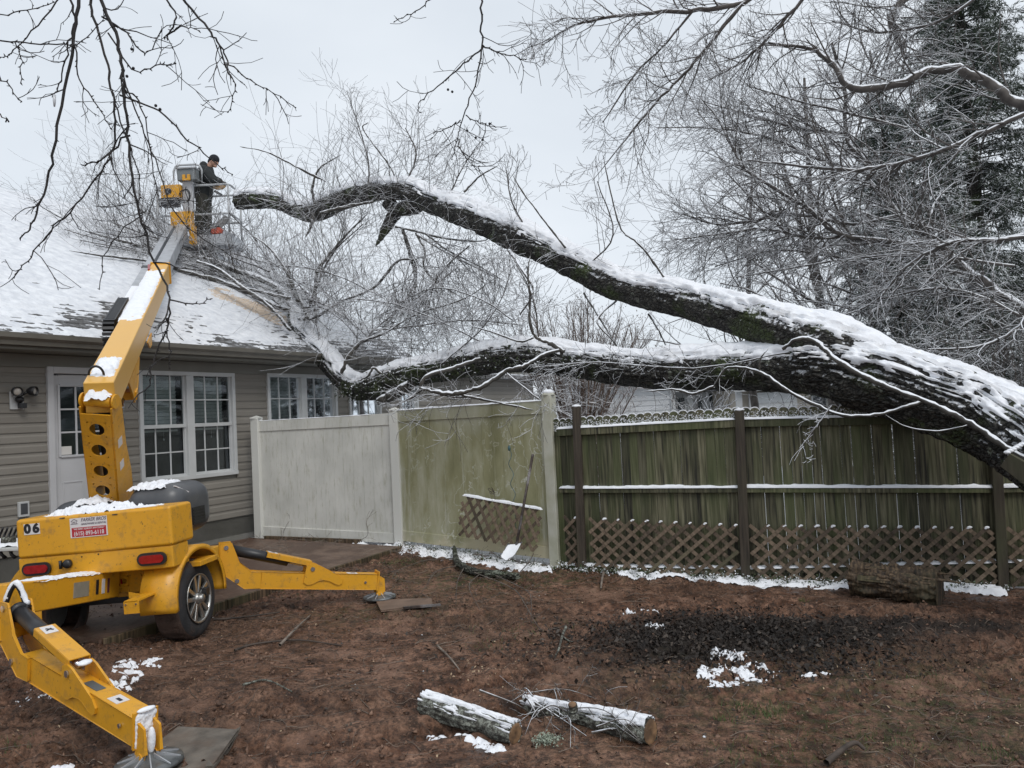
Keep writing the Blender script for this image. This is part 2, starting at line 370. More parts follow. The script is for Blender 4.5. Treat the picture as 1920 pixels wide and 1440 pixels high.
ROT = woodmat('rotten_wood', [(.34, (.02, .014, .009)), (.5, (.085, .055, .032)), (.66, (.20, .135, .08))], (.07, .068, .03), .48)
POSTW = woodmat('post_wood', [(.3, (.045, .032, .022)), (.7, (.16, .125, .088))], (.12, .13, .06), .46)
LATT = woodmat('lattice_wood', [(.3, (.10, .072, .048)), (.7, (.25, .185, .13))], (.12, .12, .065), .55)
# lift
n = NB('yellow_paint')
ye = n.mix(n.ramp(n.noise(3, 5), [(.4, 0.), (.7, .25)]), (.68, .33, .018), (.58, .27, .014))
ye = n.mix(n.ramp(n.noise(34, 6, rough=.75), [(.61, 0.), (.66, .8)]), ye, (.10, .06, .03))
ye = n.mix(n.ramp(n.noise(9, 7, rough=.75), [(.52, 0.), (.66, .5)]), ye, (.24, .14, .06))
YEL = n.fin(ye, n.ramp(n.noise(8, 4), [(.3, .28), (.7, .5)]), n.noise(50, 3), .06, .002)
n = NB('yellow_boom')
ye = n.mix(n.ramp(n.noise(3, 5), [(.4, 0.), (.7, .3)]), (.72, .40, .075), (.66, .37, .08))
YELB = n.fin(ye, .35, n.noise(50, 3), .06, .002)
GREYP = simple('grey_hood', (.062, .066, .074), .38, .12, 5, .15, dirt=(.12, .12, .12))
TYRE = simple('muddy_tyre', (.022, .022, .024), .85, .3, 12, .5, dirt=(.075, .045, .033), bd=.01)
MUDT = simple('tyre_mud', (.06, .037, .028), .9, .4, 10, .7, bd=.012)
ALLOY = simple('alloy_rim', (.42, .41, .39), .3, .12, 8, .05, metal=.85)
ALUM = simple('aluminium', (.46, .47, .49), .42, .2, 5, .08, metal=.5)
RAILM = simple('galvanised_rail', (.42, .43, .44), .5, .12, 5, .05, metal=.2)
REDL = simple('red_lens', (.30, .012, .015), .15, .25, 30, .2)
REDS = simple('red_print', (.40, .02, .03), .5, .05, 5, 0)
WHITES = simple('white_sticker', (.66, .63, .62), .5, .05, 5, 0)
INK = simple('black_ink', (.012, .012, .016), .5, .1, 5, 0)
INKB = simple('grey_ink', (.10, .07, .10), .5, .1, 5, 0)
CHROME = simple('steel_rod', (.5, .5, .52), .2, .1, 5, 0, metal=.9)
PLY = simple('wet_plywood', (.13, .112, .092), .6, .45, 9, .4, dirt=(.10, .065, .045), bd=.006)
RUST = simple('rusty_handle', (.05, .035, .03), .6, .5, 20, .2, dirt=(.25, .24, .24))
TEAL = simple('teal_metal', (.05, .11, .12), .5, .2, 8, 0)
ORANGE = simple('orange_plastic', (.55, .07, .02), .4, .1, 8, 0)
WHITEM = simple('white_metal', (.5, .51, .5), .5, .1, 8, .1)
SAWD = simple('pale_wood', (.45, .28, .13), .8, .2, 8, .1)
# ------------------------------------------------------------------ ground
FX = [-40, -3.84, -1.63, .42, .68, 2.31, 4.68, 7.05, 30]; FY = [11.9, 11.5, 10.6, 9.1, 8.86, 8.15, 7.68, 7.2, 3.0]
def fence_y(x): return np.interp(x, FX, FY)
SLAB = [V(-1.60, 10.25), V(-2.84, 7.33), V(-3.35, 6.15), V(-6.2, 7.6), V(-3.95, 11.35)]
def in_poly(x, y, poly):
    r = np.zeros(np.shape(x), bool); k = len(poly)
    for i in range(k):
        x1, y1 = poly[i]; x2, y2 = poly[(i+1) % k]
        c = ((y1 > y) != (y2 > y)) & (x < (x2-x1)*(y-y1)/((y2-y1) if y2 != y1 else 1e-9)+x1); r ^= c
    return r
def pile_mask(x, y):
    d = np.exp(-(((x-1.45)/1.05)**2+((y-5.95-.12*(x-1.45))/.62)**2)); d2 = np.exp(-(((x-3.2)/1.5)**2+((y-6.2+.1*(x-3))/.35)**2))*.7
    return np.clip(d+d2, 0, 1)
def ground_h(x, y):
    x = np.asarray(x, float); y = np.asarray(y, float)
    b = -.065-.035*np.clip(x, -7, 10)
    near = np.clip((fence_y(x)+.3-y)/.6, 0, 1)
    h = .035*fbm(x*.7, y*.7, o=3, seed=3)+.022*fbm(x*2.6, y*2.6, o=3, seed=5)
    f = fbm(x*8.5, y*11, o=4, seed=9, g=.62); rough = np.clip(fbm(x*.9, y*1.2, o=3, seed=31)*2.4+.62, .06, 1)
    bil = 1-np.abs(fbm(x*6.5+3, y*8.5, o=4, seed=41, g=.62))*2.6
    h = h+.045*np.clip(bil, -.3, 1)*rough*near-.02*near*rough
    h = h+.034*f*rough*near+.034*np.abs(fbm(x*17, y*21, o=3, seed=12, g=.6))*rough*near
    h = h-.03*np.clip(fbm(x*4.2, y*6.5, o=2, seed=22)-.28, 0, 1)*near*2
    pm = pile_mask(x, y); h = h+pm*(.05+.075*np.abs(fbm(x*9, y*12, o=4, seed=14, g=.65)))
    # shallow wheel ruts
    rut = np.exp(-((y-5.35-.28*(x-2)+.1*np.sin(x*2))/.09)**2)+np.exp(-((y-6.55-.1*(x-3))/.08)**2)
    h = h-.03*rut*np.clip(x-.6, 0, 1)*near
    for (x0_, y0_, m_, w_, xa, xb) in ((-1.0, 4.9, .30, .10, -2.2, 1.2), (-1.0, 4.35, .30, .10, -2.0, 1.4), (2.0, 4.9, .16, .10, .3, 3.6), (2.6, 6.7, -.05, .09, 1.8, 4.6), (0.0, 7.0, .05, .09, -1.5, 1.2)):
        dlt = (y-(y0_+m_*(x-x0_)+.08*np.sin(x*2.1)))/w_; win = np.clip((x-xa)*2, 0, 1)*np.clip((xb-x)*2, 0, 1)
        h = h+win*near*(-.045*np.exp(-dlt**2)*(1+.35*np.sign(np.sin(x*38+dlt*2.5)))+.028*np.exp(-(np.abs(dlt)-1.7)**2*3))
    lift_d = np.exp(-(((x+2.75)/1.0)**2+((y-5.9)/1.2)**2)); h = h-.015*lift_d
    return b+h
def g0(x, y): return float(ground_h(np.array([x]), np.array([y]))[0])
ys = [2.2]
while ys[-1] < 11.5: ys.append(ys[-1]+.0085*(ys[-1]/3.8)**1.6)
ys += list(np.linspace(11.6, 30, 40))+list(np.geomspace(32, 900, 16)); ys = [-60, -20, -6, -1, 1, 1.8]+ys
xs = list(-np.geomspace(900, 12, 14))+list(np.linspace(-11, -4.3, 24))+list(np.arange(-4.2, 4.9, .0185))+list(np.linspace(5, 11, 26))+list(np.geomspace(12, 900, 14))
X, Y = np.meshgrid(np.array(xs), np.array(ys)); Z = ground_h(X, Y)
far = np.clip((Y-14)/15, 0, 1); Z = Z*(1-far)+far*(-.35+.25*fbm(X*.05, Y*.05, o=2, seed=2))
_gx, _gy, _gz = np.array(xs), np.array(ys), Z.copy()
def g0(x, y):
    i = min(len(_gx)-2, max(0, int(np.searchsorted(_gx, x))-1)); j = min(len(_gy)-2, max(0, int(np.searchsorted(_gy, y))-1))
    fx = (x-_gx[i])/(_gx[i+1]-_gx[i]); fy_ = (y-_gy[j])/(_gy[j+1]-_gy[j]); fx = min(1, max(0, fx)); fy_ = min(1, max(0, fy_))
    return float((_gz[j, i]*(1-fx)+_gz[j, i+1]*fx)*(1-fy_)+(_gz[j+1, i]*(1-fx)+_gz[j+1, i+1]*fx)*fy_)
inslab = in_poly(X, Y, SLAB); Z[inslab] -= .05
a, b = X.shape; i = np.arange(a-1)[:, None]*b; j = np.arange(b-1)[None, :]
G_ = mesh_obj('ground', np.stack([X, Y, Z], -1).reshape(-1, 3), [np.stack([i+j, i+j+1, i+b+j+1, i+b+j], -1).reshape(-1, 4)], MUD, smooth=True)
G_['kind'] = 'structure'
fy = fence_y(X)
snow = np.clip((Y-fy-.02)/.15, 0, 1)*(X > -3.8)
snow = np.maximum(snow, np.clip((Y-11.5)/.4, 0, 1)); snow = np.maximum(snow, np.clip((np.abs(X-1)-9)/1, 0, 1)*(Y > 2))
snow = np.clip(snow+0*X, 0, 1)
# thin remnants of snow along the foot of the fences
litterm = np.clip(pile_mask(X, Y)*1.5-.2+.5*fbm(X*3, Y*3, o=3, seed=4), 0, 1)*(pile_mask(X, Y) > .06)
grassm = np.clip(np.exp(-(((X+.3)/1.2)**2+((Y-8.4)/.6)**2))+np.exp(-(((X-2.2)/1.6)**2+((Y-4.6)/.9)**2))*.7+np.exp(-(((X+1.3)/.8)**2+((Y-7.1)/.4)**2))*.6, 0, 1)
ca = G_.data.color_attributes.new('cover', 'FLOAT_COLOR', 'POINT')
ca.data.foreach_set('color', np.stack([snow, litterm, grassm, np.ones_like(X)], -1).astype(np.float32).ravel())
def snow_patch(T, cx, cy, rx, ry, ang=0, h=.035, th=.1, seed=0, res=.016, fr=9):
    nx, ny = max(8, int(2*rx/res)), max(8, int(2*ry/res)); u, v = np.meshgrid(np.linspace(-1, 1, nx), np.linspace(-1, 1, ny))
    x = cx+u*rx*math.cos(ang)-v*ry*math.sin(ang); y = cy+u*rx*math.sin(ang)+v*ry*math.cos(ang)
    k = (1-(u*u+v*v))*.8+2.1*fbm(x*fr*2, y*fr*2.8, o=5, seed=seed+50, g=.72)-th-.25
    z = ground_h(x, y)+np.clip(h*k, -.05, h*(.6+.2*fbm(x*20, y*20, o=2, seed=seed)))
    T.grid(np.stack([x, y, z], -1))
def at_ground(u, v):
    z = 0
    for _ in range(12):
        d = ray(u, v); p = CPOS+d*((z-1.7)/d[2]); z = g0(p[0], p[1])
    return p
for k, (spec, lab) in enumerate([
    ([(255, 1247, .14, .09, .2), (243, 1262, .10, .04, -.3)], 'small splash of snow on the mud right of the rear outrigger sleeve'),
    ([(216, 1285, .10, .10, .3), (228, 1300, .05, .04, 0)], 'ragged snow patch on the mud beside the rear outrigger plates'),
    ([(165, 1162, .16, .05, .2)], 'dirty snow patch in the shade under the yellow lift frame'),
    ([(1215, 1170, .10, .05, 0), (1180, 1150, .05, .03, 0), (1222, 1148, .08, .02, 0)], 'scrap of snow on the far edge of the dark leaf pile'),
    ([(1368, 1228, .12, .10, .2), (1345, 1222, .05, .07, 0)], 'brightest lump of snow in the middle of the dark leaf pile'),
    ([(1335, 1262, .10, .05, .5), (1360, 1282, .11, .05, 0), (1322, 1255, .05, .04, 0)], 'broken snow lumps on the near left side of the dark leaf pile'),
    ([(1410, 1272, .13, .06, -.5), (1430, 1262, .12, .02, 0), (1398, 1258, .05, .04, 0)], 'branching snow patch on the near right side of the dark leaf pile'),
    ([(1543, 1261, .04, .03, 0), (1515, 1268, .05, .03, 0)], 'pair of snow crumbs at the right edge of the dark leaf pile'),
    ([(830, 1367, .08, .03, -.4), (890, 1392, .14, .035, -.45), (925, 1408, .06, .02, -.4)], 'thin line of snow and chips in front of the left log'),
    ([(100, 1300, .25, .12, .3)], 'crumbs of snow on the mud left of the rear outrigger'),
    ([(118, 1437, .06, .03, .3)], 'bit of snow at the lower left edge of the yard')]):
    T = MB(); c0 = at_ground(spec[0][0], spec[0][1])
    for m, (u, v, rx, ry, an) in enumerate(spec):
        p = at_ground(u, v); snow_patch(T, p[0], p[1], rx*1.3, ry*1.5, an, .030 if rx < .2 else .012, .25 if rx < .2 else 1.0, seed=k*7+m, res=.010)
    o = T.build('snow_patch', SNOW, smooth=True, origin=(c0[0], c0[1], c0[2])); tag(o, lab, 'snow', kind='stuff')
def snow_strip(name, x0, x1, off, w, h, th, seed, lab):
    T = MB(); x = np.arange(x0, x1, .018); v = np.linspace(-1, 1, 26); XX, VV = np.meshgrid(x, v)
    YY = fence_y(XX)-off+VV*w+.10*fbm(XX*2.2, XX*0+seed, o=3, seed=seed)
    k = (1-VV*VV)*.9+1.5*fbm(XX*6, YY*11, o=5, seed=seed, g=.62)-th
    ZZ = ground_h(XX, YY)+np.clip(h*k, -.05, h*.75)
    T.grid(np.stack([XX, YY, ZZ], -1)); o = T.build(name, SNOW, smooth=True, origin=(x0, float(fence_y(x0))-off, g0(x0, float(fence_y(x0))-off)))
    return tag(o, lab, 'snow', kind='stuff')
snow_strip('snow_drift', 1.05, 3.28, .15, .15, .05, .15, 61, 'strip of snow along the foot of the wooden fence left of the rotten log')
snow_strip('snow_drift', 3.95, 4.62, .14, .16, .08, -.1, 62, 'short bank of snow at the fence foot right of the rotten log')
snow_strip('snow_drift', -1.75, .35, .30, .34, .05, .42, 63, 'patchy snow on weeds below the green vinyl panel')
snow_strip('snow_drift', -3.7, -1.7, .2, .2, .05, .75, 64, 'scraps of snow below the white vinyl panel')
# concrete patio slab, slightly raised, muddy
T = MB(); sz = .085
pts = [V(p[0], p[1], sz-.02*(p[0]+3)) for p in SLAB]
T.prism([p-V(0, 0, .3) for p in pts], (0, 0, .3)); o = T.build('patio_slab', CONC, bevel=.012); tag(o, kind='structure')
# edging board along the slab
T = MB(); e1, e2 = V(-1.55, 10.28, 0), V(-3.30, 6.1, 0)
def slabz(p): return sz-.02*(p[0]+3)
T.beam(V(-1.53, 10.3, -.02), V(-2.79, 7.32, .03), .045, .16); T.beam(V(-2.795, 7.31, .03), V(-3.30, 6.12, .04), .045, .16)
o = T.build('garden_edging', ROT, bevel=.006, origin=(-2.8, 7.3, 0)); tag(o, 'dark wet edging board along the muddy patio slab', 'edging')
# scattered clods, chips, leaves, grass: countless small things
def scatter_xy(n, x0, x1, y0, y1, bias=0):
    x = rng.uniform(x0, x1, n); y = y0+(y1-y0)*rng.random(n)**(1+bias); k = y < fence_y(x)-.06; return x[k], y[k]
def clods(name, n, mat, smin, smax, xy=None, flat=.7):
    x, y = xy if xy is not None else scatter_xy(n, -4, 5.5, 3.0, 9.6, .4); n = len(x); z = ground_h(x, y)
    s = smin+(smax-smin)*rng.random(n)**3; base = np.array([[1, 0, 0], [-1, 0, 0], [0, 1, 0], [0, -1, 0], [0, 0, 1], [0, 0, -1]], float)
    fc = np.array([[0, 2, 4], [2, 1, 4], [1, 3, 4], [3, 0, 4], [2, 0, 5], [1, 2, 5], [3, 1, 5], [0, 3, 5]])
    vv = base[None]*(s[:, None, None])*rng.uniform(.45, 1.3, (n, 6, 1))+rng.normal(size=(n, 6, 3))*s[:, None, None]*.28; a = rng.uniform(0, 6.3, n); ca_, sa = np.cos(a), np.sin(a)
    xx = vv[..., 0]*ca_[:, None]-vv[..., 1]*sa[:, None]; yy = vv[..., 0]*sa[:, None]+vv[..., 1]*ca_[:, None]
    V3 = np.stack([xx+x[:, None], yy+y[:, None], vv[..., 2]*flat+z[:, None]+s[:, None]*.15], -1)
    F = fc[None]+(np.arange(n)*6)[:, None, None]
    o = mesh_obj(name, V3.reshape(-1, 3), [F.reshape(-1, 3)], mat, smooth=True); o['kind'] = 'stuff'; return o
tag(clods('mud_clods', 26000, DIRT, .003, .020, flat=.9), 'crumbly clods of churned red brown mud all over the yard', 'mud')
tag(clods('snow_crumbs', 170, SNOW, .004, .012, flat=.5), 'tiny crumbs of snow scattered over the mud', 'snow')
px_, py_ = rng.normal(1.6, .6, 9000), rng.normal(5.98, .34, 9000); kk = py_ < fence_y(px_)-.1
tag(clods('pile_clods', 0, simple('black_soil', (.024, .016, .012), .9, .6, 12, .5, bd=.01), .004, .020, xy=(px_[kk], py_[kk])), 'dark lumpy soil of the churned pile', 'soil')
def flakes(name, x, y, mat, smin, smax, lift=.01, tilt=1.2, ar=.6):
    n = len(x); z = ground_h(x, y)+rng.uniform(0, lift, n); s = rng.uniform(smin, smax, n); a = rng.uniform(0, 6.3, n); t = rng.normal(0, tilt*.4, n); t2 = rng.normal(0, tilt*.4, n)
    ux = np.stack([np.cos(a)*np.cos(t), np.sin(a)*np.cos(t), np.sin(t)], -1)*s[:, None]; uy = np.stack([-np.sin(a)*np.cos(t2), np.cos(a)*np.cos(t2), np.sin(t2)], -1)*s[:, None]*ar
    c = np.stack([x, y, z], -1); up_ = V(0, 0, 1)*(s*.25)[:, None]
    V3 = np.stack([c-ux, c-uy*.9+up_*.3, c+ux, c+uy*.9+up_*.3], 1); F = np.arange(n*4).reshape(-1, 4)
    F = np.concatenate([F[:, [0, 1, 3]], F[:, [1, 2, 3]]]); o = mesh_obj(name, V3.reshape(-1, 3), [F], mat); o['kind'] = 'stuff'; return o
px_, py_ = rng.normal(1.55, .62, 5200), rng.normal(5.95, .36, 5200); kk = py_ < fence_y(px_)-.1
tag(flakes('leaf_litter', px_[kk], py_[kk], simple('dark_leaf', (.018, .013, .010), .8, .9, 2, .2), .008, .026, .04, 1.8), 'heap of black wet leaves in the middle of the yard', 'leaves')
px_, py_ = rng.normal(1.6, .95, 700), rng.normal(5.9, .45, 700); kk = py_ < fence_y(px_)-.1
tag(flakes('brown_leaves', px_[kk], py_[kk], LITTER, .010, .026, .05, 1.6), 'brown dead leaves mixed into the dark pile', 'leaves')
x, y = scatter_xy(2600, -4, 5.5, 3.0, 9.6, .4); tag(flakes('leaf_scraps', x, y, LITTER, .006, .02, .008), 'small brown leaf scraps trodden into the mud', 'leaves')
x, y = scatter_xy(900, -4, 5.5, 3.2, 9.4, .6); tag(flakes('wood_chips', x, y, CHIP, .004, .013, .008), 'pale wood chips scattered on the mud', 'wood chips')
c1 = at_ground(930, 1270); x = rng.normal(c1[0], .25, 160); y = rng.normal(c1[1], .28, 160)
tag(flakes('sawdust', x, y, CHIP, .004, .014, .008), 'loose trail of pale sawdust behind the two logs', 'sawdust')
# grass tufts
gx, gy = [], []
for u, v, r, n_ in [(760, 1060, .35, 500), (700, 1085, .25, 200), (1000, 1180, .5, 120), (1440, 1340, .12, 160), (1390, 1325, .1, 90), (1360, 1350, .1, 60), (1650, 1390, .4, 200), (1430, 1425, .3, 160), (1880, 1420, .2, 120), (1735, 1270, .12, 60), (920, 1210, .2, 60), (1505, 1127, .05, 40), (560, 1120, .4, 120), (1750, 1300, .6, 120), (20, 1395, .2, 60)]:
    p = at_ground(u, v); gx.append(rng.normal(p[0], r*.5, n_)); gy.append(rng.normal(p[1], r*.35, n_))
gx = np.concatenate(gx); gy = np.concatenate(gy); n_ = len(gx); gz = ground_h(gx, gy); hh = rng.uniform(.015, .05, n_); a = rng.uniform(0, 6.3, n_); wd = .0022
b0 = np.stack([gx-np.cos(a)*wd, gy-np.sin(a)*wd, gz-.005], -1); b1 = np.stack([gx+np.cos(a)*wd, gy+np.sin(a)*wd, gz-.005], -1)
t = np.stack([gx+rng.normal(0, .018, n_), gy+rng.normal(0, .018, n_), gz+hh], -1)
o = mesh_obj('grass_tufts', np.stack([b0, b1, t], 1).reshape(-1, 3), [np.arange(n_*3).reshape(-1, 3)], GRASS); tag(o, 'thin green grass tufts surviving in the mud', 'grass', kind='stuff')

# ------------------------------------------------------------------ house
HA = V(-5.71, 8.58, 0); HD = V(.4669, .8843, 0); HN = V(-.8843, .4669, 0)       # along wall, into the house
def H(s, z, o=0): return HA+HD*s-HN*o+V(0, 0, z)
HAX = np.array([HD, -HN, V(0, 0, 1)])
house = thing('house', H(2, 0), 'grey beige clapboard house with a snow covered roof and white windows', 'house')
OPEN = [(.50, 1.45, .1, 2.56), (1.70, 3.30, 1.05, 2.55), (3.95, 5.58, 1.05, 2.57), (5.90, 6.82, .5, 2.5), (7.42, 8.05, 1.0, 2.5)]
S0, S1, SG = -3.2, 13.4, 7.32
zb = .425; k = 0; CH = .1143
while zb+k*CH < 2.70:
    z0, z1 = zb+k*CH, zb+(k+1)*CH; k += 1
    cuts = [(a, b) for a, b, lo, hi in OPEN if hi > z0+.02 and lo < z1-.02]; x = S0; segs = []
    for a, b in sorted(cuts): segs.append((x, a)); x = b
    segs.append((x, S1))
    for a, b in segs:
        if b-a < .02: continue
        # dutch lap profile: flat lower face, cove at the top, open groove below
        prof = [(0, z0-.004), (.017, z0-.004), (.0175, z0+.004), (.016, z0+.055), (.0155, z0+.062), (.008, z0+.078), (.0065, z0+CH-.005), (0, z0+CH-.005)]
        T = MB(); T.prism([H(a, z, o) for o, z in prof], HD*(b-a)); T.build('siding_board', SIDING, house)
# wall core behind the boards, with the openings left free
T = MB(); x = S0
for a, b, lo, hi in OPEN+[(S1, S1, 0, 0)]:
    T.box(H((x+a)/2, 1.5, -.065), ((a-x)/2, .06, 1.35), HAX)
    if a < S1:
        T.box(H((a+b)/2, (hi+2.85)/2, -.065), ((b-a)/2, .06, (2.85-hi)/2), HAX)
        if lo > .2: T.box(H((a+b)/2, (lo+.15)/2, -.065), ((b-a)/2, .06, (lo-.15)/2), HAX)
    x = b
T.box(H(S0, 1.5, -5.1), (.06, 4.97, 1.35), HAX); T.box(H(S1, 1.5, -5.1), (.06, 4.97, 1.35), HAX)
T.box(H((S0+S1)/2, 1.5, -10.2), ((S1-S0)/2, .06, 1.35), HAX)
T.build('wall', SOFFIT, house)
T = MB(); T.box(H((S0+S1)/2, .13, -.06), ((S1-S0)/2, .055, .28), HAX); T.build('foundation', FOUND, house)
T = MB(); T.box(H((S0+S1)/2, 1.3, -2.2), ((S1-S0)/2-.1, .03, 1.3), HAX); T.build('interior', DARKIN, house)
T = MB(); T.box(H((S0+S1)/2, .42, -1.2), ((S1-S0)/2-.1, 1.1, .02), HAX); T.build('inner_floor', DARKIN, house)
T = MB(); T.box(H((S0+SG)/2, 2.715, .21), ((SG-S0)/2, .20, .012), HAX); T.build('soffit', SOFFIT, house)
T = MB(); T.box(H((S0+SG)/2, 2.62, .028), ((SG-S0)/2, .01, .075), HAX); T.build('frieze_board', SOFFIT, house, bevel=.003)
# gutter, K profile
T = MB(); gp = [(.40, 2.74), (.47, 2.745), (.48, 2.79), (.515, 2.82), (.52, 2.875), (.508, 2.875), (.50, 2.83), (.465, 2.80), (.455, 2.76), (.415, 2.755), (.415, 2.88), (.40, 2.88)]
T.prism([H(S0, z, o) for o, z in gp], HD*(SG+.1-S0)); T.build('gutter', GUTTER, house)
T = MB(); T.box(H((S0+SG)/2, 2.80, .385), ((SG-S0)/2, .014, .075), HAX); T.build('fascia', GUTTER, house)
# roof: two slopes, then snow with bare shingle courses where it is thin
RP = .60; ROVER = .40
def roofz(inw): return 2.885+(inw+ROVER)*RP if inw < 5 else 2.885+(5+ROVER)*RP-(inw-5)*RP
def roof_pts(s, inw): return H(s, roofz(inw), -inw)
T = MB()
for a_, b_ in ((-ROVER, 5.0), (5.0, 10.4)):
    q = [roof_pts(S0-.3, a_), roof_pts(SG+.28, a_), roof_pts(SG+.28, b_), roof_pts(S0-.3, b_)]; T.prism([p-V(0, 0, .06) for p in q], V(0, 0, .05))
rf = T.build('roof', SHINGLE, house)
nc = 46; T = MB()
for c_ in range(nc):
    i0 = -ROVER-.02+c_*.118; i1 = i0+.15
    if i1 > 5.05: break
    q = [roof_pts(S0-.3, i0)+V(0, 0, .006), roof_pts(SG+.29, i0)+V(0, 0, .006), roof_pts(SG+.29, i1)-V(0, 0, .006), roof_pts(S0-.3, i1)-V(0, 0, .006)]
    T.prism([p+V(0, 0, 0) for p in q], V(0, 0, .009))
T.build('shingles', SHINGLE, rf, kind='stuff')
s_ = np.concatenate([np.arange(S0-.32, 4.2, .03), np.arange(4.2, SG+.31, .035)]); i_ = np.arange(-ROVER-.05, 5.12, .028); SS, II = np.meshgrid(s_, i_)
course = ((II+ROVER+.02) % .118)/.118
thin = fbm(SS*1.1, II*1.6, o=4, seed=71, g=.6)*1.0+.42*fbm(SS*6, II*15, o=3, seed=73)+.65*np.clip((II+.5)/2.4, 0, 1)+.08
thin = thin+.22+.35*fbm(SS*22, II*30, o=3, seed=79)-.72*np.exp(-(((SS-1.45)/.42)**2+((II-.05)/.28)**2))-.5*np.exp(-((II+.33)/.13)**2)*np.clip((SS-2.0)/1.0, 0, 1)-.25*np.exp(-((II-.0)/.45)**2)*np.clip((SS-2.4)/1.0, 0, 1)
thin = thin-.16*(1-course)*(np.clip(1.4-II, 0, 1))
hh = np.clip(.034*(thin+.30), -.02, .05)+.004*fbm(SS*9, II*12, o=3, seed=75)
ZZ = np.where(II < 5, 2.885+(II+ROVER)*RP, 2.885+(5+ROVER)*RP-(II-5)*RP)+.004+hh
P3 = HA[None, None]+HD[None, None]*SS[..., None]+HN[None, None]*II[..., None]; P3[..., 2] = ZZ
T = MB(); T.grid(P3); T.build('roof_snow', ROOFSNOW, rf, smooth=True, kind='stuff')
# far slope snow and rake boards
T = MB(); q = [roof_pts(S0-.3, 5.0)+V(0, 0, .03), roof_pts(SG+.28, 5.0)+V(0, 0, .03), roof_pts(SG+.28, 10.4)+V(0, 0, .03), roof_pts(S0-.3, 10.4)+V(0, 0, .03)]
T.prism(q, V(0, 0, .02)); T.build('far_roof_snow', ROOFSNOW, rf, kind='stuff')
T = MB()
for a_, b_ in ((-ROVER-.02, 5.0), (10.4, 5.0)):
    T.beam(roof_pts(SG+.27, a_)-V(0, 0, .10), roof_pts(SG+.27, b_)-V(0, 0, .10), .03, .16)
T.build('rake_board', GUTTER, house)
T = MB(); T.prism([H(SG, 2.8, 0), H(SG, 2.8, -10), H(SG, roofz(5)-.1, -5)], HD*-.08); T.build('gable_wall', SIDING, house)
# lower wing beyond the gable
T = MB(); T.prism([H(SG+.3, 2.60, .3), H(S1+.3, 2.60, .3), H(S1+.3, 2.78, -6), H(SG+.3, 2.78, -6)], V(0, 0, .09)); wr = T.build('wing_roof', SHINGLE, house)
T = MB(); T.prism([H(SG+.3, 2.695, .3), H(S1+.3, 2.695, .3), H(S1+.3, 2.875, -6), H(SG+.3, 2.875, -6)], V(0, 0, .03)); T.build('wing_snow', ROOFSNOW, wr, kind='stuff')
# stain of saw dust on the roof snow
def roof_spot(u0, v0):
    d = ray(u0, v0)  # intersect roof plane
    best = None
    nv = np.cross(HD, nrm(roof_pts(0, 1)-roof_pts(0, 0))); p0 = roof_pts(0, 0); t = ((p0-CPOS)@nv)/(d@nv); return CPOS+d*t
c0 = roof_spot(420, 555); c1 = roof_spot(520, 598); T = MB(); sl = nrm(roof_pts(0, 1)-roof_pts(0, 0))
L_ = np.linalg.norm(c1-c0); dd = nrm(c1-c0); cc = np.cross(dd, nrm(np.cross(HD, sl))); U_, V_ = np.meshgrid(np.linspace(-.25, 1.2, 150), np.linspace(-1, 1, 60))
PP = c0[None, None]+dd*(U_*L_)[..., None]+cc*(V_*.42)[..., None]; rel = PP-HA; si = rel@HD; ii = rel@HN
th2 = .22+.35*fbm(si*22, ii*30, o=3, seed=79)+fbm(si*1.1, ii*1.6, o=4, seed=71, g=.6)*1.0+.42*fbm(si*6, ii*15, o=3, seed=73)+.65*np.clip((ii+.5)/2.4, 0, 1)+.08
hb = np.clip(.034*(th2+.30), -.02, .05)+.004*fbm(si*9, ii*12, o=3, seed=75)
PP[..., 2] = 2.885+(ii+ROVER)*RP+.004+hb+np.clip(.010*((1-V_**2)*(1-((U_-.5)/.75)**2)*1.1+.9*fbm(si*5, ii*7, o=4, seed=77)-.35), -.02, .008)
T.grid(PP); n = NB('sawdust_snow'); m_ = n.fin(n.ramp(n.noise(20, 5), [(.3, (.52, .40, .29)), (.7, (.70, .60, .50))]), .8, n.noise(50, 4), .3)
o = T.build('sawdust_stain', m_, rf, smooth=True, kind='stuff')

